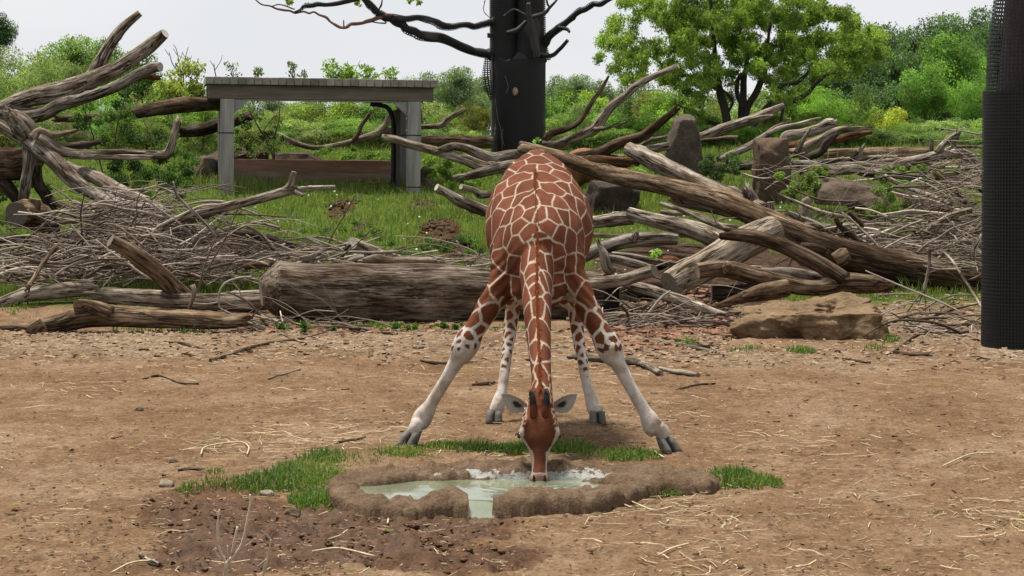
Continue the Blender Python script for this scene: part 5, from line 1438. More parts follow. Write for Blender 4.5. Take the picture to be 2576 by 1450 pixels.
LIMBS = [([(1800, 400, 40), (1740, 398, 28), (1650, 382, 27), (1550, 342, 29), (1400, 277, 30), (1250, 256, 29), (1150, 216, 27), (1080, 166, 29), (1000, 130, 27), (930, 90, 24), (880, 40, 24), (820, -30, 20)], (0, -1.5), 1),
         ([(1900, 120, 24), (1850, 135, 23), (1750, 172, 23), (1650, 197, 21), (1550, 186, 21), (1440, 196, 24), (1380, 170, 25), (1300, 142, 23), (1150, 142, 21), (1050, 130, 22)], (0, -1.2), 1),
         ([(1060, 112, 13), (950, 130, 17), (860, 160, 13), (780, 176, 12), (720, 196, 14), (690, 206, 11), (620, 180, 9), (560, 130, 9), (470, 90, 8), (400, 86, 8), (330, 95, 9), (250, 76, 8), (150, 46, 7), (40, 0, 5)], (-1.2, -2), 0),
         ([(330, 92, 7), (400, 48, 12), (500, 34, 16), (650, 24, 15), (800, -5, 13)], (-1.8, -1.5), 1), ([(160, 50, 5), (220, 35, 5), (330, 70, 5)], (-1.9, -1.9), 0),
         ([(2130, 400, 34), (2165, 330, 28), (2200, 270, 27), (2280, 200, 25), (2370, 130, 23), (2430, 80, 21), (2500, 50, 18), (2576, 34, 16), (2680, -20, 12)], (0, -1), 1),
         ([(2100, 405, 18), (2220, 411, 14), (2280, 362, 12), (2338, 298, 10)], (-.5, -.9), 1), ([(2270, 205, 11), (2330, 215, 10), (2352, 238, 7)], (-.5, -.7), 1),
         ([(2080, 125, 13), (2160, 100, 13), (2205, 60, 12), (2262, -5, 7)], (-.5, -.8), 0), ([(2030, 160, 13), (1960, 225, 14), (1890, 242, 12)], (-.6, -.8), 1),
         ([(2050, 25, 17), (2058, 120, 21), (2080, 250, 24), (2115, 420, 30)], (-.75, -.6), 0), ([(960, 90, 5), (955, 130, 5), (1000, 172, 5), (870, 160, 5)], (-1.2, -1.3), 0),
         ([(1870, 120, 7), (1940, 70, 6), (2030, 110, 5)], (-.8, -.9), 0), ([(930, 90, 6), (965, 40, 6), (975, -20, 5)], (-1.3, -1.4), 0), ([(690, 200, 6), (690, 150, 4)], (-1.6, -1.6), 0), ([(2180, -20, 6), (2190, 30, 7), (2210, 60, 7)], (-.8, -.8), 0),
         ([(1730, 0, 3), (1720, 80, 3), (1765, 130, 3), (1800, 130, 3)], (-.8, -.8), 0)]
for rows, dy, net in LIMBS:
    rr_ = []
    for a_, b_2 in zip(rows[:-1], rows[1:]):
        rr_.append(a_)
        if len(rows) > 4: rr_.append(((a_[0] + b_2[0]) / 2 + rng.normal(0, 5), (a_[1] + b_2[1]) / 2 + rng.normal(0, 7), (a_[2] + b_2[2]) / 2 * rng.uniform(.85, 1.12)))
    rr_.append(rows[-1])
    q = w4(rr_, (TY + dy[0], TY + dy[1]))
    b_ = bark_tube('branch', q, tree, tb, (.12, .055, .035) if rows[0] == (1060, 112, 13) else BK, 9, (.3, .6), .3)
    if net:
        q2 = q.copy(); q2[:, 3] *= 1.22; sleeve(q2, M['net_coarse'], 'net_wrap', b_, tb, 14, .22)
V, F = ball(PT(4, 1952, 675, TY - .58), (.055, .02, .085), 12); obj('bare_knot', mesh_from('bare_knot', V - tb, F), simple_mat('bare_knot_wood', (.26, .19, .12), .9, .2, .5, 18), tree)
# bulge of loose net on the left side
q = w4([(1745, 430, 18), (1742, 520, 30), (1748, 600, 34), (1765, 690, 22), (1778, 740, 10)], TY - .1)
sleeve(q, M['net_coarse'], 'loose_net', tree, tb, 18, .02)
pole_b = P(1239, 392, TY + .1); pole_b[2] = gz(pole_b[0], TY) - .05
V, F, rest, e_ = tube([[*pole_b, .035], [*PT(4, 1783, 700, TY - .1), .035], [*PT(4, 1777, 200, TY - .1), .035], [*PT(4, 1777, -200, TY - .1), .035]], 10, 0)
pole = empty('support_pole', pole_b); tag(pole, 'slim grey metal pole standing against the netted tree', 'pole')
obj('shaft', mesh_from('pole', V - pole_b, F), M['steel'], pole)
c = PT(4, 1764, 262, TY - .12); bm = bevel_box(c[0] - .05, c[0] + .05, c[1] - .04, c[1] + .04, c[2] - .05, c[2] + .05)
for v in bm.verts: v.co -= Vector(pole_b)
me = bpy.data.meshes.new('clamp'); bm.to_mesh(me); bm.free(); obj('clamp', me, M['black'], pole)
# thin dead vine strands on the net
for rows in ([(1800, 730), (1815, 800), (1830, 880), (1850, 950), (1845, 1040), (1865, 1100)], [(1862, 950), (1850, 1010), (1870, 1080)], [(1880, 560), (1900, 640), (1880, 690)]):
    pts = [[*PT(4, a + rng.normal(0, 4), b2, TY - .575), .006] for a, b2 in rows]
    V, F, rest, e_ = tube(pts, 5, 0, 3); obj('dead_vine', mesh_from('vine', V - tb, F), M['tint'], tree, (.14, .11, .08))

# netted trunk at the right edge
rb = G(2600, 868); rb[2] = 0; RY = rb[1]
rt = empty('wrapped_tree', rb); tag(rt, 'thick tree trunk tightly wrapped in black plastic mesh beside fallen trunk', 'tree')
def rp(px, py): return P(px, py, RY)
cx = 2594
low = [[*rp(cx, 872), .575], [*rp(cx, 700), .568], [*rp(cx, 450), .565], [*rp(cx, 228), .56]]; low[0][2] = .0
upn = [[*rp(cx + 4, 235), .545], [*rp(cx + 6, 120), .53], [*rp(cx + 12, 0), .49], [*rp(cx + 18, -140), .45]]
bark_tube('trunk', [[*rp(cx, 890), .47], [*rp(cx, 600), .45], [*rp(cx + 4, 235), .41], [*rp(cx + 10, 100), .37], [*rp(cx + 16, -150), .34]], rt, rb, (.06, .045, .034), 24)
sleeve(low, M['net_fine'], 'net_sleeve', rt, rb, 56, .03)
lo2 = [[p[0], p[1], p[2], p[3] * .965] for p in low]; sleeve(lo2, M['net_tight'], 'inner_net', rt, rb, 48, .02)
sleeve(upn, M['net_coarse'], 'net_sleeve', rt, rb, 40, .03)
st = []
for i, z in enumerate(np.arange(.1, 2.9, .05)):
    x = rp(2555, 700)[0] + .006 * math.sin(i * 1.7)
    yv = RY - math.sqrt(max(.0, .575 ** 2 - (x - rb[0]) ** 2)) - .004
    st.append([x, yv, z, .0035])
V, F, rest, e_ = tube(st, 5, 0, 6); obj('seam_cord', mesh_from('seam', V - rb, F), simple_mat('seam_cord', (.10, .095, .085), .7), rt)
# ------------------------------------------------------------------ brush piles
def twig_arrays(p0, p1, r, bend, nseg=5, wig=.03):
    L_ = np.linalg.norm(p1 - p0)
    t = np.linspace(0, 1, 6)[:, None]
    C = p0 + (p1 - p0) * t + bend * np.sin(np.pi * t) * L_ + rng.normal(0, wig * L_ * .35, (6, 3)) * np.sin(np.pi * t)
    rr = r * (1 - .6 * t[:, 0])
    return tube(np.column_stack([C, rr]), nseg, 0, 6 if r < .02 else 3)

def brush(n_ind, n_stuff, boxes, label, group, stuff_label, seed, colset):
    """boxes: (px0, px1, pytop, pybot, Y0, Y1, weight); twigs lie mostly level, some stick out"""
    g = np.random.default_rng(seed)
    w = np.array([b[6] for b in boxes], float); w /= w.sum()
    stuff = []
    for i in range(n_ind + n_stuff):
        b = boxes[g.choice(len(boxes), p=w)]
        px, py, Y = g.uniform(b[0], b[1]), b[2] + (b[3] - b[2]) * g.beta(1.3, 1.2), None
        k = (b[3] - py) / (b[3] - b[2])
        Y = b[4] + (b[5] - b[4]) * np.clip(k + g.normal(0, .15), 0, 1)
        c = P(px, py, Y)
        c[2] = max(c[2], gz(c[0], c[1]) + .02)
        ln = g.uniform(.35, 1.3) if g.random() < .8 else g.uniform(1.2, 2.0)
        az = g.normal(0, .55) + (math.pi if g.random() < .5 else 0); el = abs(g.normal(0, .22)) * (1 if g.random() < .8 else -1)
        if g.random() < .10: el = g.uniform(.5, 1.2)
        d = np.array([math.cos(az) * math.cos(el), math.sin(az) * math.cos(el) * .8, math.sin(el)])
        r = g.uniform(.006, .011) if g.random() < .68 else g.uniform(.012, .030)
        p0, p1 = c - d * ln / 2, c + d * ln / 2
        for p in (p0, p1): p[2] = max(p[2], gz(p[0], p[1]) + .015)
        V, F, rest, e = twig_arrays(p0, p1, r, np.array([0, 0, g.normal(.03, .06)]) + g.normal(0, .03, 3))
        if i < n_ind:
            base = np.array([c[0], c[1], min(p0[2], p1[2])])
            ci = int(g.integers(len(colset)))
            o = obj('twig', mesh_from('twig', V - base, F, True, {'rest': rest}), M['tint'], None, colset[ci])
            o.location = base
            w1 = ('stout' if r > .012 else 'thin') + (' upright' if el > .45 else ' long' if ln > 1.2 else ' short' if ln < .6 else '')
            tag(o, w1 + ' ' + ('brown', 'tan', 'dark', 'pale', 'dull brown')[ci] + ' ' + label, 'twig', group)
        else: stuff.append((V, F, rest))
    h_ = len(stuff) // 2
    for part_, cc, ll in ((stuff[:h_], (.22, .18, .142), 'paler ' + stuff_label), (stuff[h_:], (.085, .062, .047), 'darker ' + stuff_label)):
        V, F, rest = merge(part_)
        tag(obj('brushwood', mesh_from('brushwood', V, F, True), M['tint'], None, cc), ll, 'brushwood', None, 'stuff')

TW = [(.16, .122, .094), (.27, .225, .178), (.075, .052, .040), (.37, .315, .25), (.14, .10, .076)]
brush(190, 620, [(0, 200, 600, 720, 32.2, 34.4, 1.6), (180, 420, 520, 690, 32.2, 34.6, 3.2), (380, 640, 560, 700, 32.0, 34.0, 3), (600, 900, 610, 670, 31.8, 33.2, 1.2), (850, 1250, 645, 668, 31.6, 32.6, .5), (200, 560, 470, 560, 33.4, 34.8, .9)],
      'twig heaped in the brush pile behind the Y log', 'twigs of the left brush pile', 'tangled dry brushwood heaped on the left logs', 51, TW)
brush(100, 330, [(2030, 2480, 560, 650, 33.8, 35.0, 2.6), (2280, 2480, 440, 580, 35, 38, 1.6), (2360, 2480, 560, 680, 32.6, 34.6, 1.4), (2000, 2200, 570, 610, 34, 35, .6), (2400, 2476, 340, 470, 38, 41, .7)],
      'twig lying in the brush pile above the great fallen trunk', 'twigs of the right brush pile', 'tangled dry brushwood on the right bank', 52, TW)
brush(40, 160, [(1520, 1800, 770, 850, 28.6, 30.6, 2), (1490, 1560, 690, 770, 30.6, 31.2, .5), (600, 900, 815, 850, 28.4, 29.6, 1), (2250, 2470, 770, 850, 27.6, 30, 1)],
      'dead twig scattered on the ground near the logs', 'twigs scattered on the ground', 'small twig debris below the logs', 53, TW)

brush(70, 60, [(0, 640, 500, 690, 31.9, 34.0, 2), (1900, 2470, 385, 470, 39, 43, 2), (2050, 2470, 560, 640, 33.4, 34.6, 1.2), (1500, 1900, 640, 760, 30.4, 32, .8)],
      'broken branch lying loose on top of the deadwood', 'loose branches on the deadwood', 'splintered dry branch bits over the deadwood', 54, [(.30, .25, .20), (.36, .31, .25), (.13, .10, .08), (.42, .37, .30), (.24, .19, .15)])
def propped(label, tile, Y, rows, kids=(), col=TW[1]):
    pts = wpts(tile, rows, Y); base = pts[np.argmin(pts[:, 2]), :3].copy()
    V, F, rest, e = tube(pts, 7, .08, 2)
    mt = M['tint'] if pts[:, 3].mean() < .016 else M['wood']
    if mt is M['tint']: col = tuple(v * .62 for v in col)
    if not kids:
        o = obj('branch', mesh_from('branch', V - base, F, True, {'rest': rest}), mt, None, col); o.location = base
        return tag(o, label, 'branch')
    root = empty('branch', base); tag(root, label, 'branch')
    obj('main_stem', mesh_from('stem', V - base, F, True, {'rest': rest}), mt, root, col)
    for kr in kids:
        q = wpts(tile, kr, Y); V, F, rest, e = tube(q, 6, .08, 2.5)
        obj('side_twig', mesh_from('twig', V - base, F, True, {'rest': rest}), mt, root, col)
propped('upright forked stick propped against the great fallen trunk', 7, 29.6, [(990, 820, 9), (992, 900, 9), (978, 980, 9), (962, 1060, 8)], [[(965, 1050, 6), (920, 1100, 5), (870, 1172, 4)], [(963, 1055, 6), (945, 1095, 4), (930, 1132, 3)], [(964, 1050, 6), (970, 1110, 4), (970, 1172, 3)]], DRIFT)
propped('slender branch leaning from the brush pile to the netted trunk foot', 7, (31.5, 28.3), [(1050, 830, 7), (1110, 880, 8), (1180, 985, 8), (1240, 1080, 8), (1288, 1162, 7)], (), TW[1])
propped('thin pole sloping down to the ground beyond the flat boulder', 7, (30, 28), [(640, 945, 4), (780, 1005, 5), (950, 1075, 6), (1080, 1130, 6), (1175, 1178, 4)], [[(700, 1080, 3), (800, 1072, 4), (930, 1070, 3)]], TW[1])
propped('pale bent twig standing beside the netted trunk', 7, 31.5, [(1240, 890, 8), (1245, 830, 9), (1265, 780, 9), (1280, 742, 8)], [[(1220, 870, 5), (1235, 780, 5), (1225, 715, 4)]], WHITE)
propped('stout tan stick standing out of the left brush pile', 2, (31.6, 32.2), [(205, 850, 17), (255, 780, 17), (310, 690, 18), (370, 610, 19), (425, 540, 20)], [[(225, 830, 9), (215, 900, 8), (205, 960, 8), (200, 1050, 7)], [(215, 900, 7), (160, 960, 7), (140, 1010, 6), (95, 1060, 4)], [(240, 830, 9), (180, 880, 8), (0, 960, 7)]], TAN)
propped('tall thin branch sweeping up from the broken stub', 2, 31.4, [(1490, 880, 8), (1545, 760, 8), (1620, 620, 7), (1700, 480, 6), (1790, 270, 5), (1815, 200, 3)], [[(1500, 850, 7), (1540, 700, 6), (1600, 540, 5), (1660, 420, 3)], [(1790, 300, 4), (1850, 260, 3), (1920, 230, 2)]], TW[0])
propped('pale broken stub stick standing below the tall thin branch', 2, 31.2, [(1425, 1015, 14), (1450, 950, 17), (1470, 890, 20), (1450, 830, 22)], (), PALE)
propped('crooked pale twig hanging over the Y log right end', 2, 31.1, [(1900, 770, 9), (1800, 780, 8), (1700, 820, 9), (1655, 900, 9), (1660, 1000, 8), (1720, 1040, 9), (1790, 1080, 8), (1840, 1165, 5)], [[(1660, 960, 6), (1560, 975, 5), (1460, 970, 5)], [(1750, 800, 5), (1810, 880, 5), (1815, 940, 4)]], DRIFT)
propped('dark straight twig standing in the left brush pile', 2, 33, [(625, 560, 8), (615, 400, 7), (610, 280, 6), (640, 130, 4)], (), TW[2])
propped('grey fork topped stick leaning out of brush toward the grass', 2, 32.6, [(1640, 480, 9), (1530, 350, 11), (1420, 240, 12), (1340, 160, 11), (1305, 50, 8)], [[(1345, 160, 8), (1260, 115, 8), (1190, 88, 7)]], DRIFT)
propped('brown twig arching out of the left brush pile top', 2, 33, [(1010, 450, 5), (1030, 300, 5), (1040, 180, 5), (1095, 80, 4)], (), TW[0])
propped('smooth tan twig curving across the brush pile middle', 2, 32, [(780, 372, 7), (850, 375, 8), (920, 410, 8), (1000, 470, 8), (1080, 540, 7)], (), TAN)
propped('long pale twig arching low across the brush pile', 2, 32, [(390, 780, 8), (500, 700, 9), (620, 655, 10), (780, 640, 10), (960, 640, 8)], [[(620, 655, 5), (650, 740, 4), (625, 780, 4)]], DRIFT)
# bare seedling in the near foreground
propped('bare pale seedling with forked stems rising from the mud', 10, 12.55, [(1172, 1500, 13), (1182, 1440, 12), (1190, 1370, 11)], [[(1188, 1380, 8), (1155, 1320, 8), (1145, 1250, 7), (1143, 1180, 6), (1152, 1100, 4)], [(1195, 1375, 9), (1245, 1325, 9), (1275, 1265, 8), (1298, 1160, 7), (1315, 1060, 6), (1312, 1020, 4)], [(1215, 1340, 7), (1232, 1260, 7), (1247, 1190, 6)], [(1186, 1370, 4), (1140, 1340, 4), (1130, 1300, 3)], [(1240, 1330, 4), (1290, 1290, 3), (1320, 1270, 2)], [(1196, 1350, 4), (1195, 1290, 4)]], (.62, .50, .36))
propped('small bare shoot standing right of the bare seedling', 10, 12.55, [(1365, 1500, 6), (1385, 1430, 6), (1408, 1340, 6), (1422, 1258, 5)], [[(1380, 1440, 4), (1390, 1380, 4)], [(1420, 1260, 3), (1400, 1235, 2), (1370, 1212, 2)], [(1400, 1360, 3), (1350, 1400, 3)]], (.56, .46, .33))

# ------------------------------------------------------------------ straw, leaf litter, clods
def strips(C, A, Nn, ln, wd, bend=.12):
    """flat slivers: centre, direction, normal, length, width -> V, F"""
    S = np.cross(Nn, A); S /= np.linalg.norm(S, axis=1)[:, None] + 1e-9
    l, w = ln[:, None], wd[:, None]
    b_ = bend[:, None] if hasattr(bend, '__len__') else bend
    p = [C - A * l * .5 - S * w * .5, C - A * l * .5 + S * w * .5, C + S * l * b_ + S * w * .5 + Nn * .0, C + S * l * b_ - S * w * .5, C + A * l * .5 + S * w * .35, C + A * l * .5 - S * w * .35]
    n = len(C); V = np.stack(p, 1).reshape(-1, 3)
    o = np.arange(n)[:, None] * 6
    F = np.vstack([o + np.array([[0, 3, 2, 1]]), o + np.array([[3, 5, 4, 2]])])
    return V, F

def scatter_px(n, boxes, g):
    """random ground points in picture boxes (px0, px1, py0, py1, weight)"""
    w = np.array([b[4] for b in boxes], float); w /= w.sum()
    bi = g.choice(len(boxes), size=n, p=w); b = np.array(boxes)[bi]
    px = g.uniform(b[:, 0], b[:, 1]); py = g.uniform(b[:, 2], b[:, 3]); py = np.where(py > 845, np.maximum(py + g.normal(0, 14, n), 835), py)
    x = (px - W / 2) / FPX; y = (H / 2 - py) / FPX
    dz = -_sp + y * _cp; dy = _cp + y * _sp
    s = -CAMZ / dz
    X, Y = x * s, dy * s
    return X, Y, gz(X, Y)

def basin_clear(X, Y):
    u = np.full(X.shape, 9.0)
    for line in (RIM_BACK, RIM_LEFT, RIM_RIGHT, INNER):
        u = np.minimum(u, seg_dist(X, Y * .62, [(a, b * .62, r, h) for (a, b, r, h) in line])[0])
    return u > .95

def litter(name, label, n, boxes, seed, lr, wr, color, lift=.006, tilt=.25, mat='tint', clear=True, bend=.10):
    g = np.random.default_rng(seed)
    X, Y, Z = scatter_px(n, boxes, g)
    if clear:
        k = basin_clear(X, Y)
        if name == 'straw': k &= g.random(len(X)) < sstep(.42, .78, .5 + .5 * vnoise(np.stack([X * .9, Y * .55, X * 0], -1), 8)) + .06
        X, Y, Z = X[k], Y[k], Z[k]
    n = len(X)
    az = g.uniform(0, 2 * np.pi, n)
    A = np.stack([np.cos(az), np.sin(az), g.normal(0, .06, n)], -1); A /= np.linalg.norm(A, axis=1)[:, None]
    N_ = np.stack([g.normal(0, tilt, n), g.normal(-.25, tilt, n), np.ones(n)], -1); N_ -= A * (N_ * A).sum(1)[:, None]; N_ /= np.linalg.norm(N_, axis=1)[:, None]
    ln = g.uniform(*lr, n) * np.where(g.random(n) < .12, 1.9, 1); wd = g.uniform(*wr, n)
    V, F = strips(np.stack([X, Y, Z + lift + g.uniform(0, .012, n)], -1), A, N_, ln, wd, g.normal(0, bend, n))
    o = obj(name, mesh_from(name, V, F, False), M[mat], None, color)
    return tag(o, label, name.replace('_', ' '), None, 'stuff')
ALL = [(-60, 2640, 830, 950, 1.3), (-60, 2640, 950, 1150, 1.6), (-60, 2640, 1150, 1300, 1.0), (-60, 2640, 1300, 1455, .8)]
litter('straw', 'pale dry straw stalks strewn over the brown paddock earth', 3400, ALL + [(1900, 2640, 1150, 1350, .4), (400, 900, 1080, 1180, .35), (1650, 2400, 1230, 1300, .15)], 61, (.05, .26), (.004, .0085), (.31, .245, .155))
litter('fine_straw', 'short chopped straw bits mixed into the paddock earth', 7000, ALL, 62, (.015, .06), (.004, .008), (.23, .17, .105))
litter('bark_bits', 'brown bark bits and dung crumbs on the paddock earth', 3800, ALL + [(0, 1200, 1290, 1450, .7)], 63, (.012, .045), (.008, .022), (.080, .050, .030), .008, .5)
litter('chip_litter', 'pale wood chips and dry leaf scraps lying below the logs', 5500, [(-60, 1000, 832, 900, 2), (1480, 1850, 770, 905, 2.6), (1000, 1500, 830, 900, .8), (2200, 2500, 770, 860, 1.3), (1850, 2640, 860, 920, .8)], 64, (.03, .10), (.014, .035), (.21, .150, .100), .012, .6)
litter('dead_leaves', 'curled brown dead leaves gathered below the right logs', 1500, [(1540, 1840, 765, 850, 3), (1480, 1700, 830, 880, 1), (600, 1200, 815, 840, .5)], 65, (.06, .12), (.03, .055), (.175, .092, .058), .02, .6)
litter('green_leaf_scraps', 'fallen yellow green leaves dotted about the ground', 40, [(-60, 2640, 850, 1450, 1)], 66, (.04, .07), (.012, .022), (.17, .18, .045), .012, .4)
# clods in the churned mud
g = np.random.default_rng(67)
X, Y, Z = scatter_px(260, [(430, 1150, 1290, 1450, 3), (300, 700, 1255, 1320, 1), (1000, 1300, 1290, 1400, .7), (-60, 2640, 950, 1450, .9)], g)
k = basin_clear(X, Y); X, Y, Z = X[k], Y[k], Z[k]
Vc, Fc = cube_sphere(3); Vc, Fc = weld(Vc, Fc); Vc = Vc / np.linalg.norm(Vc, axis=1)[:, None]
sz = g.uniform(.006, .022, len(X))
VV = (Vc[None] * (1 + g.normal(0, .22, (len(X), len(Vc), 1)))) * sz[:, None, None] * np.array([1.2, 1.2, .7]) + np.stack([X, Y, Z + sz * .2], -1)[:, None]
FF = Fc[None] + (np.arange(len(X)) * len(Vc))[:, None, None]
tag(obj('mud_clods', mesh_from('mud_clods', VV.reshape(-1, 3), FF.reshape(-1, 4), True), M['tint'], None, (.070, .039, .022)), 'crumbled mud clods on the wet earth before the basin', 'mud', None, 'stuff')
# crumbs of turned earth on the bank
g = np.random.default_rng(68); rows = []
for (cx_, cy_, rx_, ry_, w_) in EARTH:
    n_ = 90; rows.append(np.stack([g.normal(cx_, rx_ * .5, n_), g.normal(cy_, ry_ * .5, n_)], -1))
rows = np.vstack(rows); X, Y = rows[:, 0], rows[:, 1]; Z = gz(X, Y); sz = g.uniform(.012, .05, len(X))
VV = (Vc[None] * (1 + g.normal(0, .25, (len(X), len(Vc), 1)))) * sz[:, None, None] * np.array([1.2, 1.2, .8]) + np.stack([X, Y, Z + sz * .3], -1)[:, None]
FF = Fc[None] + (np.arange(len(X)) * len(Vc))[:, None, None]
tag(obj('earth_crumbs', mesh_from('earth_crumbs', VV.reshape(-1, 3), FF.reshape(-1, 4), True), M['tint'], None, (.060, .036, .023)), 'crumbs of turned brown earth on the grassy bank', 'earth', None, 'stuff')
# a few long single straws worth picking out
for i, (rows, l) in enumerate([([(786, 1396), (853, 1388), (942, 1408)], 'long pale straw bent in the middle on dark mud'), ([(975, 1325), (982, 1280), (984, 1268)], 'upright straw leaning before the left rim'), ([(1400, 1265), (1480, 1258), (1515, 1255), (1590, 1285)], 'arched straw lying right of the basin'),
                               ([(1655, 1406), (1690, 1388), (1732, 1376)], 'short thick straw lying on bare earth right'), ([(505, 1150), (520, 1130), (600, 1118), (625, 1130), (622, 1150)], 'looped straw lying left of the basin'), ([(1640, 1135), (1655, 1148), (1672, 1158)], 'thick straw lying in the grass near the right hoof'),
                               ([(280, 1450), (330, 1425), (390, 1418)], 'pale straw lying at the lower left mud'), ([(1490, 1290), (1560, 1262), (1640, 1290), (1690, 1283)], 'wavy straw lying beside the tiny log'), ([(2370, 1180), (2440, 1150), (2500, 1146)], 'long straw lying on the far right earth')]):
    pts = []
    for j, (px, py) in enumerate(rows):
        q = G(px, py); pts.append([q[0], q[1], gz(q[0], q[1]) + .02, .006])
    base = np.array(pts[0][:3]); V, F, rest, e = tube(pts, 5, 0, 5)
    o = obj('straw_stalk', mesh_from('straw_stalk', V - base, F, True), M['tint'], None, (.42, .34, .22)); o.location = base; tag(o, l, 'straw')

# ------------------------------------------------------------------ grass
def blades(X, Y, Z, h, w, lean, g):
    n = len(X); az = g.uniform(0, 2 * np.pi, n)
    D = np.stack([np.cos(az), np.sin(az), az * 0], -1); S = np.stack([-np.sin(az), np.cos(az), az * 0], -1)
    # turn blade faces at random
    ro = g.uniform(0, np.pi, n); S = np.stack([np.cos(ro), np.sin(ro), ro * 0], -1)
    b0 = np.stack([X, Y, Z], -1); hh, ww, le = h[:, None], w[:, None], lean[:, None]
    up = np.array([0, 0, 1.0])
    mid = b0 + up * hh * .55 + D * hh * le * .3; tip = b0 + up * hh * (1 - le * .35) + D * hh * le
    V = np.stack([b0 - S * ww * .5, b0 + S * ww * .5, mid - S * ww * .42, mid + S * ww * .42, tip], 1).reshape(-1, 3)
    o = np.arange(n)[:, None] * 5
    return V, [o + np.array([[0, 1, 3, 2]]), o + np.array([[2, 3, 4]])]

def grass_bank(name, label, n, hr, wr, color, seed, xr, yr, patch=(.0, 1.0), pscale=.8, excl=True):
    g = np.random.default_rng(seed)
    Y = g.uniform(yr[0], yr[1], n); X = g.uniform(-1, 1, n) * (.235 * Y + 1.5)
    pn = vnoise(np.stack([X * pscale, Y * pscale, X * 0 + seed], -1), seed) * .5 + .5
    k = g.random(n) < sstep(patch[0], patch[1], pn)
    if excl:
        er = np.maximum(blob_mask(X, Y, EARTH, 13), blob_mask(X, Y, DEBRIS, 14)); k &= g.random(n) > er * 1.15
    X, Y, pn = X[k], Y[k], pn[k]; n = len(X)
    h = g.uniform(*hr, n) * (.6 + .8 * pn); w = g.uniform(*wr, n); le = np.abs(g.normal(.35, .25, n))
    V, F = blades(X, Y, gz(X, Y) - .01, h, w, np.clip(le, 0, 1.1), g)
    return tag(obj(name, mesh_from(name, V, F, False), M['grass'], None, color), label, 'grass', None, 'stuff')
grass_bank('grass', 'green meadow grass covering the bank behind the logs', 150000, (.08, .22), (.008, .016), (.170, .230, .055), 71, None, (32.2, 52), (-.3, .5))
grass_bank('dark_grass', 'deeper green grass tufts scattered over the bank', 42000, (.10, .30), (.008, .014), (.095, .150, .038), 72, None, (32.5, 53), (.40, .75), 1.6)
grass_bank('tall_grass', 'tall pale grass stems standing around shelter and rocks', 9000, (.30, .55), (.005, .009), (.20, .24, .085), 73, None, (38, 52), (.5, .9), .55)
grass_bank('dry_grass', 'dry straw coloured blades mixed in the bank grass', 16000, (.08, .25), (.006, .011), (.27, .225, .11), 74, None, (32.2, 48), (.2, .8), .7)

def grass_px(name, label, n, boxes, hr, wr, color, seed, clear=True):
    g = np.random.default_rng(seed)
    w = np.array([b[4] for b in boxes], float); w /= w.sum(); bi = g.choice(len(boxes), size=n, p=w); b = np.array(boxes)[bi]
    a = g.uniform(0, 2 * np.pi, n); rr = np.sqrt(g.uniform(0, 1, n))
    px = b[:, 0] + b[:, 2] * rr * np.cos(a); py = b[:, 1] + b[:, 3] * rr * np.sin(a)
    x = (px - W / 2) / FPX; y = (H / 2 - py) / FPX; dz = -_sp + y * _cp; dy = _cp + y * _sp; s = -CAMZ / dz
    X, Y = x * s, dy * s
    pn = vnoise(np.stack([X * 3.5, Y * 2.5, X * 0], -1), seed) * .5 + .5
    k = g.random(n) < sstep(.16, .56, pn) * (1.15 - .75 * rr ** 2)
    if clear: k &= basin_clear(X, Y)
    X, Y, pn, rr = X[k], Y[k], pn[k], rr[k]; n = len(X)
    h = g.uniform(*hr, n) * (.5 + .7 * pn) * (1.15 - .6 * rr ** 3)
    V, F = blades(X, Y, gz(X, Y) - .005, h, g.uniform(*wr, n), np.clip(np.abs(g.normal(.5, .3, n)), 0, 1.2), g)
    return tag(obj(name, mesh_from(name, V, F, False), M['grass'], None, color), label, 'grass', None, 'stuff')
RING = [(1150, 1132, 110, 12, 1.6), (1250, 1134, 120, 12, 1.6), (1330, 1130, 90, 11, 1.3), (1420, 1134, 90, 11, 1.3), (1560, 1148, 110, 13, 1.6), (1000, 1145, 110, 12, 1.0), (850, 1162, 110, 18, 2.2), (780, 1200, 100, 34, 4.2), (690, 1222, 130, 24, 2.8), (800, 1258, 80, 26, 2.6),
        (560, 1225, 80, 15, .8), (1010, 1284, 60, 9, .5), (900, 1276, 60, 8, .4), (1830, 1205, 80, 26, 2.0), (1590, 1243, 65, 12, 1.4), (1670, 1236, 70, 14, 1.6), (1745, 1230, 70, 14, 1.6), (1910, 1216, 60, 14, .9), (540, 1195, 40, 8, .3), (480, 1238, 40, 6, .3)]
grass_px('basin_grass', 'short bright green grass growing round the basin', 30000, RING, (.02, .085), (.0045, .009), (.115, .185, .036), 75)
grass_px('basin_grass_dark', 'darker green grass tufts round the basin rim', 11000, RING, (.03, .12), (.0045, .009), (.060, .115, .024), 76)
grass_px('dry_basin_grass', 'dry straw blades mixed in the basin grass', 5000, RING, (.02, .09), (.004, .008), (.30, .25, .13), 78)
SPOT = [(700, 822, 120, 10, 1.4), (900, 826, 140, 10, 1.8), (1100, 828, 120, 10, 1.2), (330, 832, 120, 8, .7), (480, 835, 60, 6, .4), (60, 790, 60, 14, .9), (1890, 885, 60, 8, .7), (2015, 888, 40, 7, .7), (2060, 850, 60, 8, .2), (2240, 858, 30, 12, .5), (2300, 745, 160, 16, 1.3), (1730, 870, 40, 8, .3), (1560, 770, 40, 10, .4), (2480, 745, 40, 12, .3), (1300, 830, 80, 8, .6), (2180, 880, 50, 6, .3), (2290, 810, 40, 7, .3)]
grass_px('weeds', 'small weedy grass tufts sprouting along the log feet', 5200, SPOT, (.03, .13), (.006, .014), (.085, .160, .028), 77)

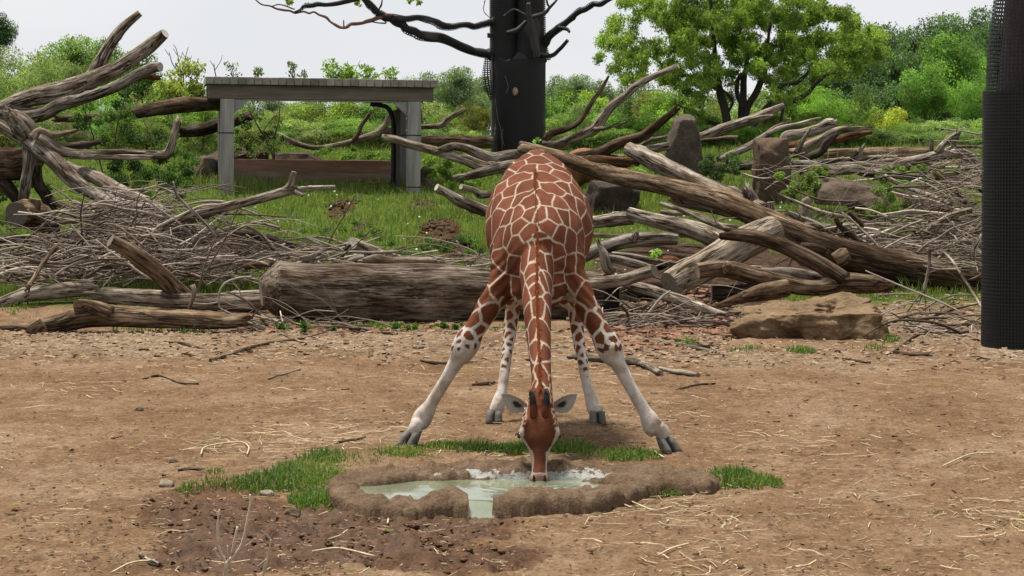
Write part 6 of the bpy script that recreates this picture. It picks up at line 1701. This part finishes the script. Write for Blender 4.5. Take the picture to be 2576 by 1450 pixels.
# ------------------------------------------------------------------ leaves, shrubs and trees
def leaf_mesh_arrays(C, size, g, droop=.4, aspect=.45, outward=None):
    """folded leaf of 2 triangles-pairs at each centre"""
    n = len(C)
    A = g.normal(0, 1, (n, 3)); A[:, 2] -= droop
    if outward is not None: A += outward * .35
    A /= np.linalg.norm(A, axis=1)[:, None]
    N_ = g.normal(0, .8, (n, 3)); N_[:, 2] += .9
    S = np.cross(A, N_); S /= np.linalg.norm(S, axis=1)[:, None] + 1e-9
    l = (size * g.uniform(.65, 1.3, n))[:, None]; w = l * aspect
    U2 = np.cross(S, A)
    V = np.stack([C - A * l * .5, C + S * w * .5 + U2 * w * .12, C + A * l * .5, C - S * w * .5 + U2 * w * .12], 1).reshape(-1, 3)
    F = np.arange(n * 4).reshape(-1, 4)
    return V, F

LASTB = [None]
def clump_points(blobs, n, g, shell=.55):
    """points in a cloud of ellipsoids, thicker near their skins"""
    B_ = np.asarray(blobs); vol = B_[:, 3] ** 2; vol = vol / vol.sum()
    bi = g.choice(len(B_), size=n, p=vol)
    d = g.normal(0, 1, (n, 3)); d /= np.linalg.norm(d, axis=1)[:, None]
    r = g.uniform(shell ** 3, 1, n) ** (1 / 3) + g.normal(0, .09, n)
    LASTB[0] = np.random.default_rng(len(B_)).uniform(-1, 1, len(B_))[bi]
    return B_[bi, :3] + d * (r * B_[bi, 3])[:, None] * np.array([1, 1, .78]), d

def proto_tree(seed, n_blobs, n_leaves, leaf, crown=(1, 1, .9), aspect=.5, blob_r=(.16, .34), trunk_h=.35, droop=.4, multi=1):
    """unit tree: height 1, crown radius about .5; returns (trunk mesh, crown mesh)"""
    g = np.random.default_rng(seed)
    blobs = []
    while len(blobs) < n_blobs:
        p = g.uniform(-1, 1, 3)
        q = np.linalg.norm(p)
        if q > 1 or q < .35: continue
        r = g.uniform(*blob_r) * .5
        blobs.append([p[0] * (.5 - r * .5) * crown[0], p[1] * (.5 - r * .5) * crown[1], .56 + p[2] * .36 * crown[2], r])
    C, d = clump_points(blobs, n_leaves, g)
    C = C + g.normal(0, .012, C.shape)
    V, F = leaf_mesh_arrays(C, leaf, g, droop, aspect, d)
    cm = mesh_from('crown', V, F, False, {'clump': np.repeat(LASTB[0], 4)})
    parts = []
    for k in range(multi):
        x0 = g.normal(0, .02 * (multi > 1), 2)
        top = np.array([g.normal(0, .06), g.normal(0, .06), .72])
        parts.append(tube([[x0[0], x0[1], -.03, .022 / multi ** .4], [x0[0] + g.normal(0, .02), x0[1], trunk_h, .017 / multi ** .4], [*top, .006]], 7, .1, 1.5)[:3])
    for k in range(min(16, n_blobs)):
        b = blobs[g.integers(len(blobs))]; z0 = g.uniform(trunk_h * .6, .6)
        parts.append(tube([[0, 0, z0, .009], [b[0] * .5, b[1] * .5, z0 + (b[2] - z0) * .6, .006], [b[0], b[1], b[2], .002]], 5, .1, 3)[:3])
    V, F, rest = merge(parts)
    tm = mesh_from('trunk', V, F, True, {'rest': rest})
    cm.materials.append(M['leaf']); tm.materials.append(M['bark'])
    return tm, cm
PROTO = {
    'oak': [proto_tree(200 + i, 30, 12000, .034, (1, 1, 1.05), .62, (.26, .50), .25) for i in range(3)],
    'feather': [proto_tree(210 + i, 40, 10000, .040, (1.15, 1.15, .9), .30, (.18, .36), .3, .7) for i in range(3)],
    'shrub': [proto_tree(220 + i, 34, 7500, .045, (1.2, 1.2, 1.1), .48, (.2, .42), .15, .3, 3) for i in range(4)],
}
_tc = [0]
def place_tree(kind, px, ytop, Y, wpx, color, label, group, name='tree', cat='tree', var=None, flat=None):
    x = (px - W / 2) / FPX * Y; zt = P(px, ytop, Y)[2]
    z0 = float(gz(x, Y)) - .05
    h = zt - z0; wd = wpx * Y / FPX
    _tc[0] += 1; k = _tc[0] if var is None else var
    tm, cm = PROTO[kind][k % len(PROTO[kind])]
    root = empty(name, (x, Y, z0)); root.rotation_euler = (0, 0, k * 2.1 + .6)
    a = obj('trunk', tm, None, root, (.09, .07, .055)); b = obj('crown', cm, None, root, color)
    root.scale = (wd, wd, wd)
    r = h / .95 / wd                                   # tree height in crown widths
    if r <= 1.25: a.scale.z = b.scale.z = r
    else: b.scale.z = 1.12; b.location.z = r - 1.12; a.scale.z = r
    tag(root, label, cat, group)
    return root
LG, BG, DG, OG, YG, FG = (.235, .335, .075), (.200, .315, .062), (.038, .078, .024), (.070, .112, .040), (.33, .38, .065), (.235, .315, .115)
# far wood: rounded crowns, distance haze painted into the paler leaves, each tree its own
g = np.random.default_rng(91)
WOODG = 'trees of the far wood'
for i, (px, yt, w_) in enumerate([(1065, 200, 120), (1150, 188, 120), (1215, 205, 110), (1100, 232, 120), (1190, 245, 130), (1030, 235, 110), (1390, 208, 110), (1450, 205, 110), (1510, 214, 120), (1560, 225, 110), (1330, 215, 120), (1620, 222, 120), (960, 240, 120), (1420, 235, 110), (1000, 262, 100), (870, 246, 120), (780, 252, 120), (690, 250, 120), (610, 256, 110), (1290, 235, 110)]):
    place_tree('oak', px, yt + g.normal(0, 4), 118 + g.uniform(-8, 10), w_, (.145, .205, .098), 'rounded haze tinted tree of the far wood ' + ('above the shelter roof line' if px < 1040 else 'between the shelter and the netted tree' if px < 1300 else 'between netted tree and broad green tree'), WOODG, 'wood_tree')
for i, (px, yt, w_) in enumerate([(2120, 118, 150), (2200, 85, 170), (2290, 92, 150), (2370, 58, 160), (2440, 45, 160), (2500, 70, 150), (2560, 60, 160), (2160, 160, 160), (2240, 150, 170), (2330, 150, 160), (2420, 140, 170), (2500, 150, 150), (2080, 190, 150), (2150, 225, 150), (2250, 220, 160), (2350, 215, 150), (2040, 170, 120), (2600, 130, 160)]):
    place_tree('oak', px, yt + g.normal(0, 4), 92 - (yt > 130) * 8 - (yt > 200) * 6 + g.uniform(-3, 3), w_ * 1.15, (.080, .138, .056), ('tall dark oak rising to the skyline behind the bright green tree' if yt < 130 else 'dark oak in the middle rows of the wood behind the bright green tree'), 'dark oaks of the right wood', 'oak_tree')
for (px, yt, Y, w_, kd, c, l, nm) in [
    (5, 55, 84, 95, 'oak', (.055, .105, .034), 'tall dark tree standing beyond the toppled trunk', 'tree'), (-40, 90, 84, 110, 'oak', (.055, .105, .034), 'dark tree beside the tall dark tree', 'tree'),
    (185, 108, 74, 170, 'oak', (.165, .255, .068), 'rounded green tree behind the flowering feathery tree', 'tree'), (270, 118, 76, 150, 'oak', (.145, .235, .062), 'green tree behind the raised sawn limbs', 'tree'),
    (60, 118, 66, 230, 'feather', FG, 'pale feathery flowering tree behind the toppled trunk', 'tree'), (-30, 150, 64, 200, 'feather', FG, 'light feathery tree at the far left of the bank', 'tree'), (150, 150, 63, 190, 'feather', (.150, .215, .070), 'pale flowering tree in front of the rounded green tree', 'tree'),
    (345, 150, 66, 170, 'oak', (.080, .140, .035), 'low green tree beyond the sawn limb tips', 'tree'), (1190, 268, 60, 105, 'shrub', (.130, .140, .035), 'olive brown young tree left of the netted tree', 'tree'),
    (2385, 102, 66, 200, 'oak', (.140, .260, .056), 'bright green tree standing before the dark oaks', 'tree'), (2325, 180, 64, 130, 'oak', (.140, .260, .056), 'lower bright green tree beside the tall bright one', 'tree'), (2450, 190, 64, 150, 'feather', (.150, .290, .060), 'bright green tree half hidden by the netted trunk', 'tree'),
    (1650, 235, 66, 120, 'shrub', (.150, .175, .055), 'yellowish bush under the green tree left side', 'bush'), (2228, 275, 60, 120, 'shrub', YG, 'yellow green rounded bush in front of the dark oaks', 'bush')]:
    place_tree(kd, px, yt, Y, w_, c, l, None, nm, nm)
# belt of shrubs on the crest of the bank
SHR = [(40, 235, 60), (130, 250, 58), (230, 225, 60), (300, 250, 57), (370, 232, 60), (440, 215, 60), (500, 230, 58), (560, 262, 58), (630, 258, 60), (700, 268, 57), (770, 262, 60), (840, 258, 58), (910, 262, 60), (970, 255, 58), (1040, 258, 60), (1110, 262, 62), (1400, 230, 60), (1470, 238, 62), (1440, 275, 57), (1510, 262, 58), (1560, 280, 57), (1620, 285, 58),
       (1690, 280, 60), (1750, 295, 57), (1900, 235, 62), (1960, 228, 63), (2020, 222, 62), (2080, 230, 60), (2140, 245, 61), (1920, 280, 58), (2000, 290, 57), (2080, 285, 58), (2150, 300, 57), (2300, 300, 58), (2370, 305, 57), (2440, 300, 58), (2510, 305, 57), (2560, 280, 59), (2200, 330, 56), (2290, 340, 56), (1830, 300, 60), (1690, 232, 63), (1770, 245, 62), (1850, 238, 63), (1910, 250, 61), (1760, 330, 57), (1380, 300, 56), (1480, 320, 56), (660, 300, 55), (760, 305, 55), (860, 300, 55.5), (940, 300, 55), (1130, 320, 55), (2100, 335, 55.5), (2420, 345, 55)]
NSHR = len(SHR)
SHR += [(px_, 312 + (px_ * 7) % 23, 52.6 + (px_ * 3) % 2) for px_ in range(520, 1230, 62)] + [(px_, 285 + (px_ * 5) % 40, 50.5 + px_ % 3) for px_ in range(20, 520, 70)] + [(px_, 332 + (px_ * 7) % 22, 53.5 + px_ % 2) for px_ in range(1980, 2540, 66)] + [(px_, 318 + (px_ * 7) % 22, 54 + px_ % 2) for px_ in range(1390, 1980, 74)]
for i, (px, yt, Y) in enumerate(SHR):
    c = [LG, BG, (.265, .355, .080), (.185, .285, .075), (.275, .335, .13)][i % 5]
    place_tree('feather' if i % 3 == 0 else 'shrub', px, yt, Y, g.uniform(120, 165), tuple(v * g.uniform(.8, 1.1) * (.62 if i >= NSHR else .82) * (.93 if q_ == 0 else 1) for q_, v in enumerate(c)), ('feathery' if i % 3 == 0 else 'leafy') + ' light green shrub on the crest ' + ('behind the toppled tree' if px < 510 else 'seen under the shelter roof' if px < 1010 else 'between the shelter and the netted tree' if px < 1300 else 'behind the tall curving dead bough' if px < 1700 else 'under the broad green tree' if px < 2000 else 'behind the far horizontal log'), 'shrubs on the crest of the bank', 'shrub', 'shrub')

def leafy(name, label, cat, blobs_px, Y, n, leaf, color, stems=(), aspect=.45, seed=1, depth=.5, droop=.2, base_px=None, group=None, bark=(.09, .065, .05), shell=.2):
    """shrub or tree from leaf clumps at picture places; blobs (px, py, rpx[, dY])"""
    g = np.random.default_rng(seed); bl = []
    for b in blobs_px:
        y = Y + (b[3] if len(b) > 3 else g.uniform(-depth, depth))
        bl.append([*P(b[0], b[1], y), b[2] * y / FPX])
    C, d = clump_points(bl, n, g, shell)
    if name == 'camphor_tree': C = C + g.normal(0, .05, C.shape)
    low = min(bl, key=lambda q: q[2])
    base = P(*base_px, Y) if base_px else np.array([np.mean([b[0] for b in bl]), Y, 0]); base[2] = gz(base[0], Y)
    C[:, 2] = np.maximum(C[:, 2], gz(C[:, 0], C[:, 1]) + .01)
    V, F = leaf_mesh_arrays(C, leaf, g, droop, aspect)
    root = empty(name, base); tag(root, label, cat, group)
    obj('leaves' if name != 'camphor_tree' else 'crown', mesh_from('leaves', V - base, F, False, {'clump': np.repeat(LASTB[0], 4)}), M['leaf'], root, color)
    for s in stems:
        q = [[*P(a, b2, Y + (s2[3] if len(s2) > 3 else 0)), r * Y / FPX * (.78 if name == 'camphor_tree' else 1)] for s2 in s for (a, b2, r) in [s2[:3]]]
        V, F, rest, e = tube(q, 10 if q[0][3] > .04 else 6, .12, .8 if q[0][3] > .04 else 3)
        obj('stem', mesh_from('stem', V - base, F, True, {'rest': rest}), M['bark'], root, bark)
    return root

# the green tree right of the netted tree
CY = 56.0
def c5(rows, dy=0): return [(*T(5, a, b), c * .4385, dy) for a, b, c in rows]
stems = [c5([(905, 930, 34), (880, 760, 32), (860, 640, 31), (835, 540, 29), (815, 450, 25), (803, 330, 18), (792, 150, 13), (770, -60, 10)]), c5([(940, 940, 38), (955, 760, 33), (962, 600, 29), (970, 460, 23), (985, 380, 18), (1000, 200, 12)]),
         c5([(970, 830, 24), (985, 640, 26), (1045, 520, 24), (1085, 410, 18), (1100, 300, 13), (1120, 120, 9)]), c5([(985, 850, 24), (1020, 730, 22), (1095, 625, 22), (1150, 565, 16), (1185, 492, 15), (1280, 470, 15), (1345, 400, 12), (1372, 300, 9), (1400, 150, 6)], -.4),
         c5([(1090, 622, 18), (1220, 592, 20), (1330, 540, 17), (1400, 462, 15), (1475, 420, 11), (1600, 408, 6), (1680, 350, 4)], .3), c5([(812, 505, 17), (740, 482, 15), (660, 440, 13), (580, 425, 10), (450, 335, 8), (340, 262, 6)], .2),
         c5([(860, 725, 13), (750, 692, 11), (680, 640, 9), (580, 600, 6)], .4), c5([(960, 620, 14), (930, 540, 16), (932, 470, 17), (960, 420, 15)], -.3), c5([(1180, 700, 10), (1195, 620, 10), (1215, 590, 8)], .2), c5([(880, 640, 10), (905, 580, 9), (850, 515, 7)], .3), c5([(800, 190, 10), (700, 120, 7), (590, 40, 5)], -.2)]
g = np.random.default_rng(95); blobs = []
def fill(n, x0, x1, y0, y1, r):
    for _ in range(n):
        cx_, cy_, rr_, dy_ = g.uniform(x0, x1), g.uniform(y0, y1), g.uniform(*r), g.uniform(-2.6, 2.6)
        for _k in range(6):
            a_ = g.uniform(0, 6.28); q_ = rr_ * g.uniform(.3, 1.0)
            blobs.append((*T(5, cx_ + q_ * math.cos(a_), cy_ + q_ * .7 * math.sin(a_)), rr_ * g.uniform(.36, .66) * .4385, dy_ + g.uniform(-.5, .5)))
fill(16, 150, 340, 110, 340, (26, 46)); fill(10, 220, 420, 290, 410, (24, 44)); fill(18, 290, 500, -80, 120, (28, 50)); fill(7, 250, 440, 400, 470, (20, 36)); fill(14, 380, 580, 120, 430, (26, 44))
fill(80, 480, 1380, -240, 130, (32, 66)); fill(64, 540, 1340, 90, 340, (30, 60)); fill(26, 500, 780, 290, 480, (22, 44)); fill(20, 1040, 1380, 290, 480, (22, 44)); fill(40, 1320, 1640, 50, 410, (28, 54)); fill(26, 1540, 1790, 160, 350, (24, 46)); fill(12, 1440, 1640, 330, 460, (18, 34))
fill(26, 600, 1320, 400, 580, (18, 34)); fill(16, 800, 1060, 320, 430, (20, 38)); fill(12, 500, 740, 470, 650, (16, 32)); fill(10, 740, 830, 340, 530, (16, 30)); fill(10, 1130, 1320, 470, 570, (14, 28)); fill(6, 640, 770, 610, 720, (14, 24))
leafy('camphor_tree', 'broad yellow green tree with dark forked stems behind the logs', 'tree', blobs, CY, 200000, .080, (.175, .262, .050), stems, .36, 96, 0, .9, (T(5, 940, 910)), None, (.045, .037, .030), .15)

# sprigs and young plants
def tuft(name, label, cat, px, py, w_, h_, Y, n, leaf, color, seed, stems=3, group=None):
    g = np.random.default_rng(seed)
    bl = [(px + g.uniform(-.4, .4) * w_, py + g.uniform(-.35, .4) * h_, g.uniform(.16, .3) * min(w_, h_) + 3) for _ in range(14)]
    st = [[(px + g.normal(0, w_ * .06), py + h_ * .62, 1.2), (px + g.normal(0, w_ * .15), py + h_ * .1, 1.0), (px + g.uniform(-.4, .4) * w_, py - h_ * .4, .5)] for _ in range(stems)]
    return leafy(name, label, cat, bl, Y, n, leaf, color, st, .5, seed, .25, .1, (px, py + h_ * .6), group)
for i, (px, py, w_, h_, Y, n, leaf, c, l) in enumerate([
    (870, 185, 100, 80, 52, 900, .10, (.16, .26, .05), 'bright leafy sapling tip showing above the shelter roof'), (925, 185, 40, 55, 52, 260, .09, (.15, .25, .05), 'narrow leafy sapling tip beside the bright one above the roof'), (980, 190, 36, 36, 52, 160, .09, (.15, .25, .05), 'small leafy sapling tip above the roof right end'),
    (648, 182, 24, 36, 50, 90, .08, (.10, .13, .06), 'thin grey green sprig above the shelter roof'), (738, 175, 26, 44, 50, 90, .08, (.10, .13, .06), 'upright dark sprig above the shelter roof middle'), (765, 188, 16, 24, 50, 50, .07, (.10, .13, .06), 'tiny sprig right of the upright dark sprig'), (585, 175, 34, 44, 50, 60, .08, (.10, .13, .06), 'nearly bare sprig above the shelter left corner'),
    (470, 200, 90, 130, 50, 1100, .09, (.23, .27, .06), 'yellow green shrub with bare tips left of the shelter'), (430, 240, 80, 90, 49, 900, .09, (.22, .27, .06), 'yellow green leafy shrub behind the brown long log'), (500, 235, 50, 70, 50, 500, .09, (.20, .26, .06), 'small yellow green shrub touching the shelter left side')]):
    tuft('sapling', l, 'sapling', px, py, w_, h_, Y, n, leaf, c, 300 + i)
for i, (a, l) in enumerate([([(452, 250), (455, 190), (445, 130), (436, 112)], 'bare grey stem rising above the yellow green shrub'), ([(462, 250), (462, 180), (468, 140), (474, 118)], 'second bare grey stem above the yellow shrub'), ([(545, 200), (540, 178), (538, 160)], 'short bare twig above the shelter left end'), ([(485, 200), (440, 170), (425, 132)], 'thin leaning bare twig beside the shrub stems')]):
    propped(l, 'D', 50, [(x, y, 1.6 - .3 * j) for j, (x, y) in enumerate(a)], [[(a[1][0], a[1][1], 1), (a[1][0] + 14, a[1][1] - 22, .8), (a[1][0] + 20, a[1][1] - 40, .5)], [(a[2][0], a[2][1] + 8, .9), (a[2][0] - 10, a[2][1] - 8, .6)]], (.15, .13, .11))
# shrubs on the bank
def mk(name, label, boxes, Y, n, leaf, color, seed, stems=(), shell=.2, aspect=.5):
    g = np.random.default_rng(seed); bl = []
    for (x0, x1, y0, y1, k, r0, r1) in boxes:
        for _ in range(k): bl.append((g.uniform(x0, x1), g.uniform(y0, y1), g.uniform(r0, r1)))
    return leafy(name, label, 'shrub', bl, Y, n, leaf, color, stems, aspect, seed, .7, .1, None, None, (.07, .05, .04), shell)
mk('shrub', 'tangled dark green shrub growing through the toppled tree roots', [(330, 440, 330, 470, 26, 14, 26), (190, 330, 290, 400, 16, 12, 22), (280, 360, 230, 300, 10, 8, 16), (430, 500, 380, 460, 12, 12, 20), (200, 300, 400, 470, 10, 12, 22)], 38.6, 11000, .055, (.060, .115, .026), 401,
   [[(300, 450, 2), (290, 350, 2), (310, 260, 1.2), (330, 200, .7)], [(260, 440, 2), (230, 330, 1.6), (200, 240, .8)], [(400, 470, 2), (390, 380, 1.4), (360, 300, .8)]])
mk('shrub', 'thin leaved shrub with dark stems under the shelter roof', [(600, 720, 290, 390, 26, 10, 20), (580, 620, 330, 400, 8, 9, 16)], 46.8, 2400, .06, (.085, .115, .04), 402,
   [[(690, 405, 2.2), (675, 360, 2.2), (650, 320, 1.8), (625, 275, 1)], [(690, 405, 2.2), (690, 350, 2), (700, 310, 1.6), (705, 265, .8)], [(680, 380, 1.8), (660, 340, 1.4), (690, 290, 1)], [(672, 360, 1.5), (640, 350, 1.2), (610, 320, .7)]])
mk('shrub', 'low green shrub growing at the cracked rock foot', [(1960, 2060, 430, 490, 18, 10, 18), (2040, 2090, 420, 450, 5, 8, 12)], 40.4, 3600, .05, (.115, .180, .035), 403)
mk('shrub', 'dark small leaved shrub between the tall rock and cracked rock', [(1770, 1870, 390, 470, 20, 10, 18)], 41.5, 3200, .045, (.050, .090, .026), 404, [[(1810, 480, 1.5), (1815, 420, 1.2), (1805, 370, .6)]])
mk('shrub', 'bright weed clump growing before the tall standing rock', [(1590, 1660, 400, 450, 10, 8, 15)], 39.6, 1300, .05, (.14, .235, .035), 405)
mk('shrub', 'leafy green weeds right of the shelter post', [(1070, 1200, 400, 470, 16, 10, 18), (1110, 1190, 380, 420, 5, 8, 14)], 44.4, 3000, .06, (.115, .195, .035), 406)
mk('shrub', 'fresh weeds on the slope behind the shelter', [(780, 1000, 370, 410, 18, 8, 14), (560, 640, 330, 380, 8, 10, 18)], 48.6, 2800, .06, (.12, .21, .035), 407)
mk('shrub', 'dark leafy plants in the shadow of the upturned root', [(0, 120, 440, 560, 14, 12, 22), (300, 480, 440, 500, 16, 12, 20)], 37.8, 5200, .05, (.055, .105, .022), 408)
mk('shrub', 'little bright sprout growing between the logs', [(1635, 1660, 628, 645, 5, 6, 10)], 31.6, 60, .07, (.20, .33, .06), 409)
mk('shrub', 'small green sprouts in front of the netted tree', [(1335, 1360, 350, 362, 4, 4, 7)], 42, 40, .07, (.20, .33, .06), 410)
mk('shrub', 'low clover weeds on the grass behind the huge log', [(980, 1240, 600, 640, 26, 8, 16), (760, 980, 560, 620, 14, 7, 12)], 35.4, 5200, .035, (.075, .150, .030), 411)
mk('shrub', 'tall green weeds in the bank behind right brush pile', [(2180, 2400, 420, 520, 26, 10, 18), (2110, 2200, 500, 540, 8, 8, 14)], 39.8, 4000, .05, (.10, .165, .034), 412)
mk('shrub', 'ivy like weeds creeping under the huge log', [(690, 1220, 818, 832, 30, 6, 10)], 28.9, 2200, .045, (.055, .125, .022), 413)
mk('shrub', 'small leaf sprigs hanging from the netted tree limbs', [(720, 735, 0, 12, 4, 5, 8), (895, 910, 0, 16, 4, 5, 8), (1020, 1065, 0, 12, 8, 4, 7), (770, 785, 5, 15, 3, 4, 7)], 46.2, 150, .10, (.15, .22, .05), 414)
# white clover heads
g = np.random.default_rng(97)
n = 120; X, Y = g.uniform(-9, 5, n), g.uniform(33, 43, n); Z = gz(X, Y) + g.uniform(.10, .2, n)
V = Vc[None] * g.uniform(.012, .02, (n, 1, 1)) + np.stack([X, Y, Z], -1)[:, None]
tag(obj('clover_flowers', mesh_from('clover_flowers', V.reshape(-1, 3), (Fc[None] + (np.arange(n) * len(Vc))[:, None, None]).reshape(-1, 4)), M['tint'], None, (.62, .62, .55)), 'white clover heads dotted through the bank grass', 'clover', None, 'stuff')
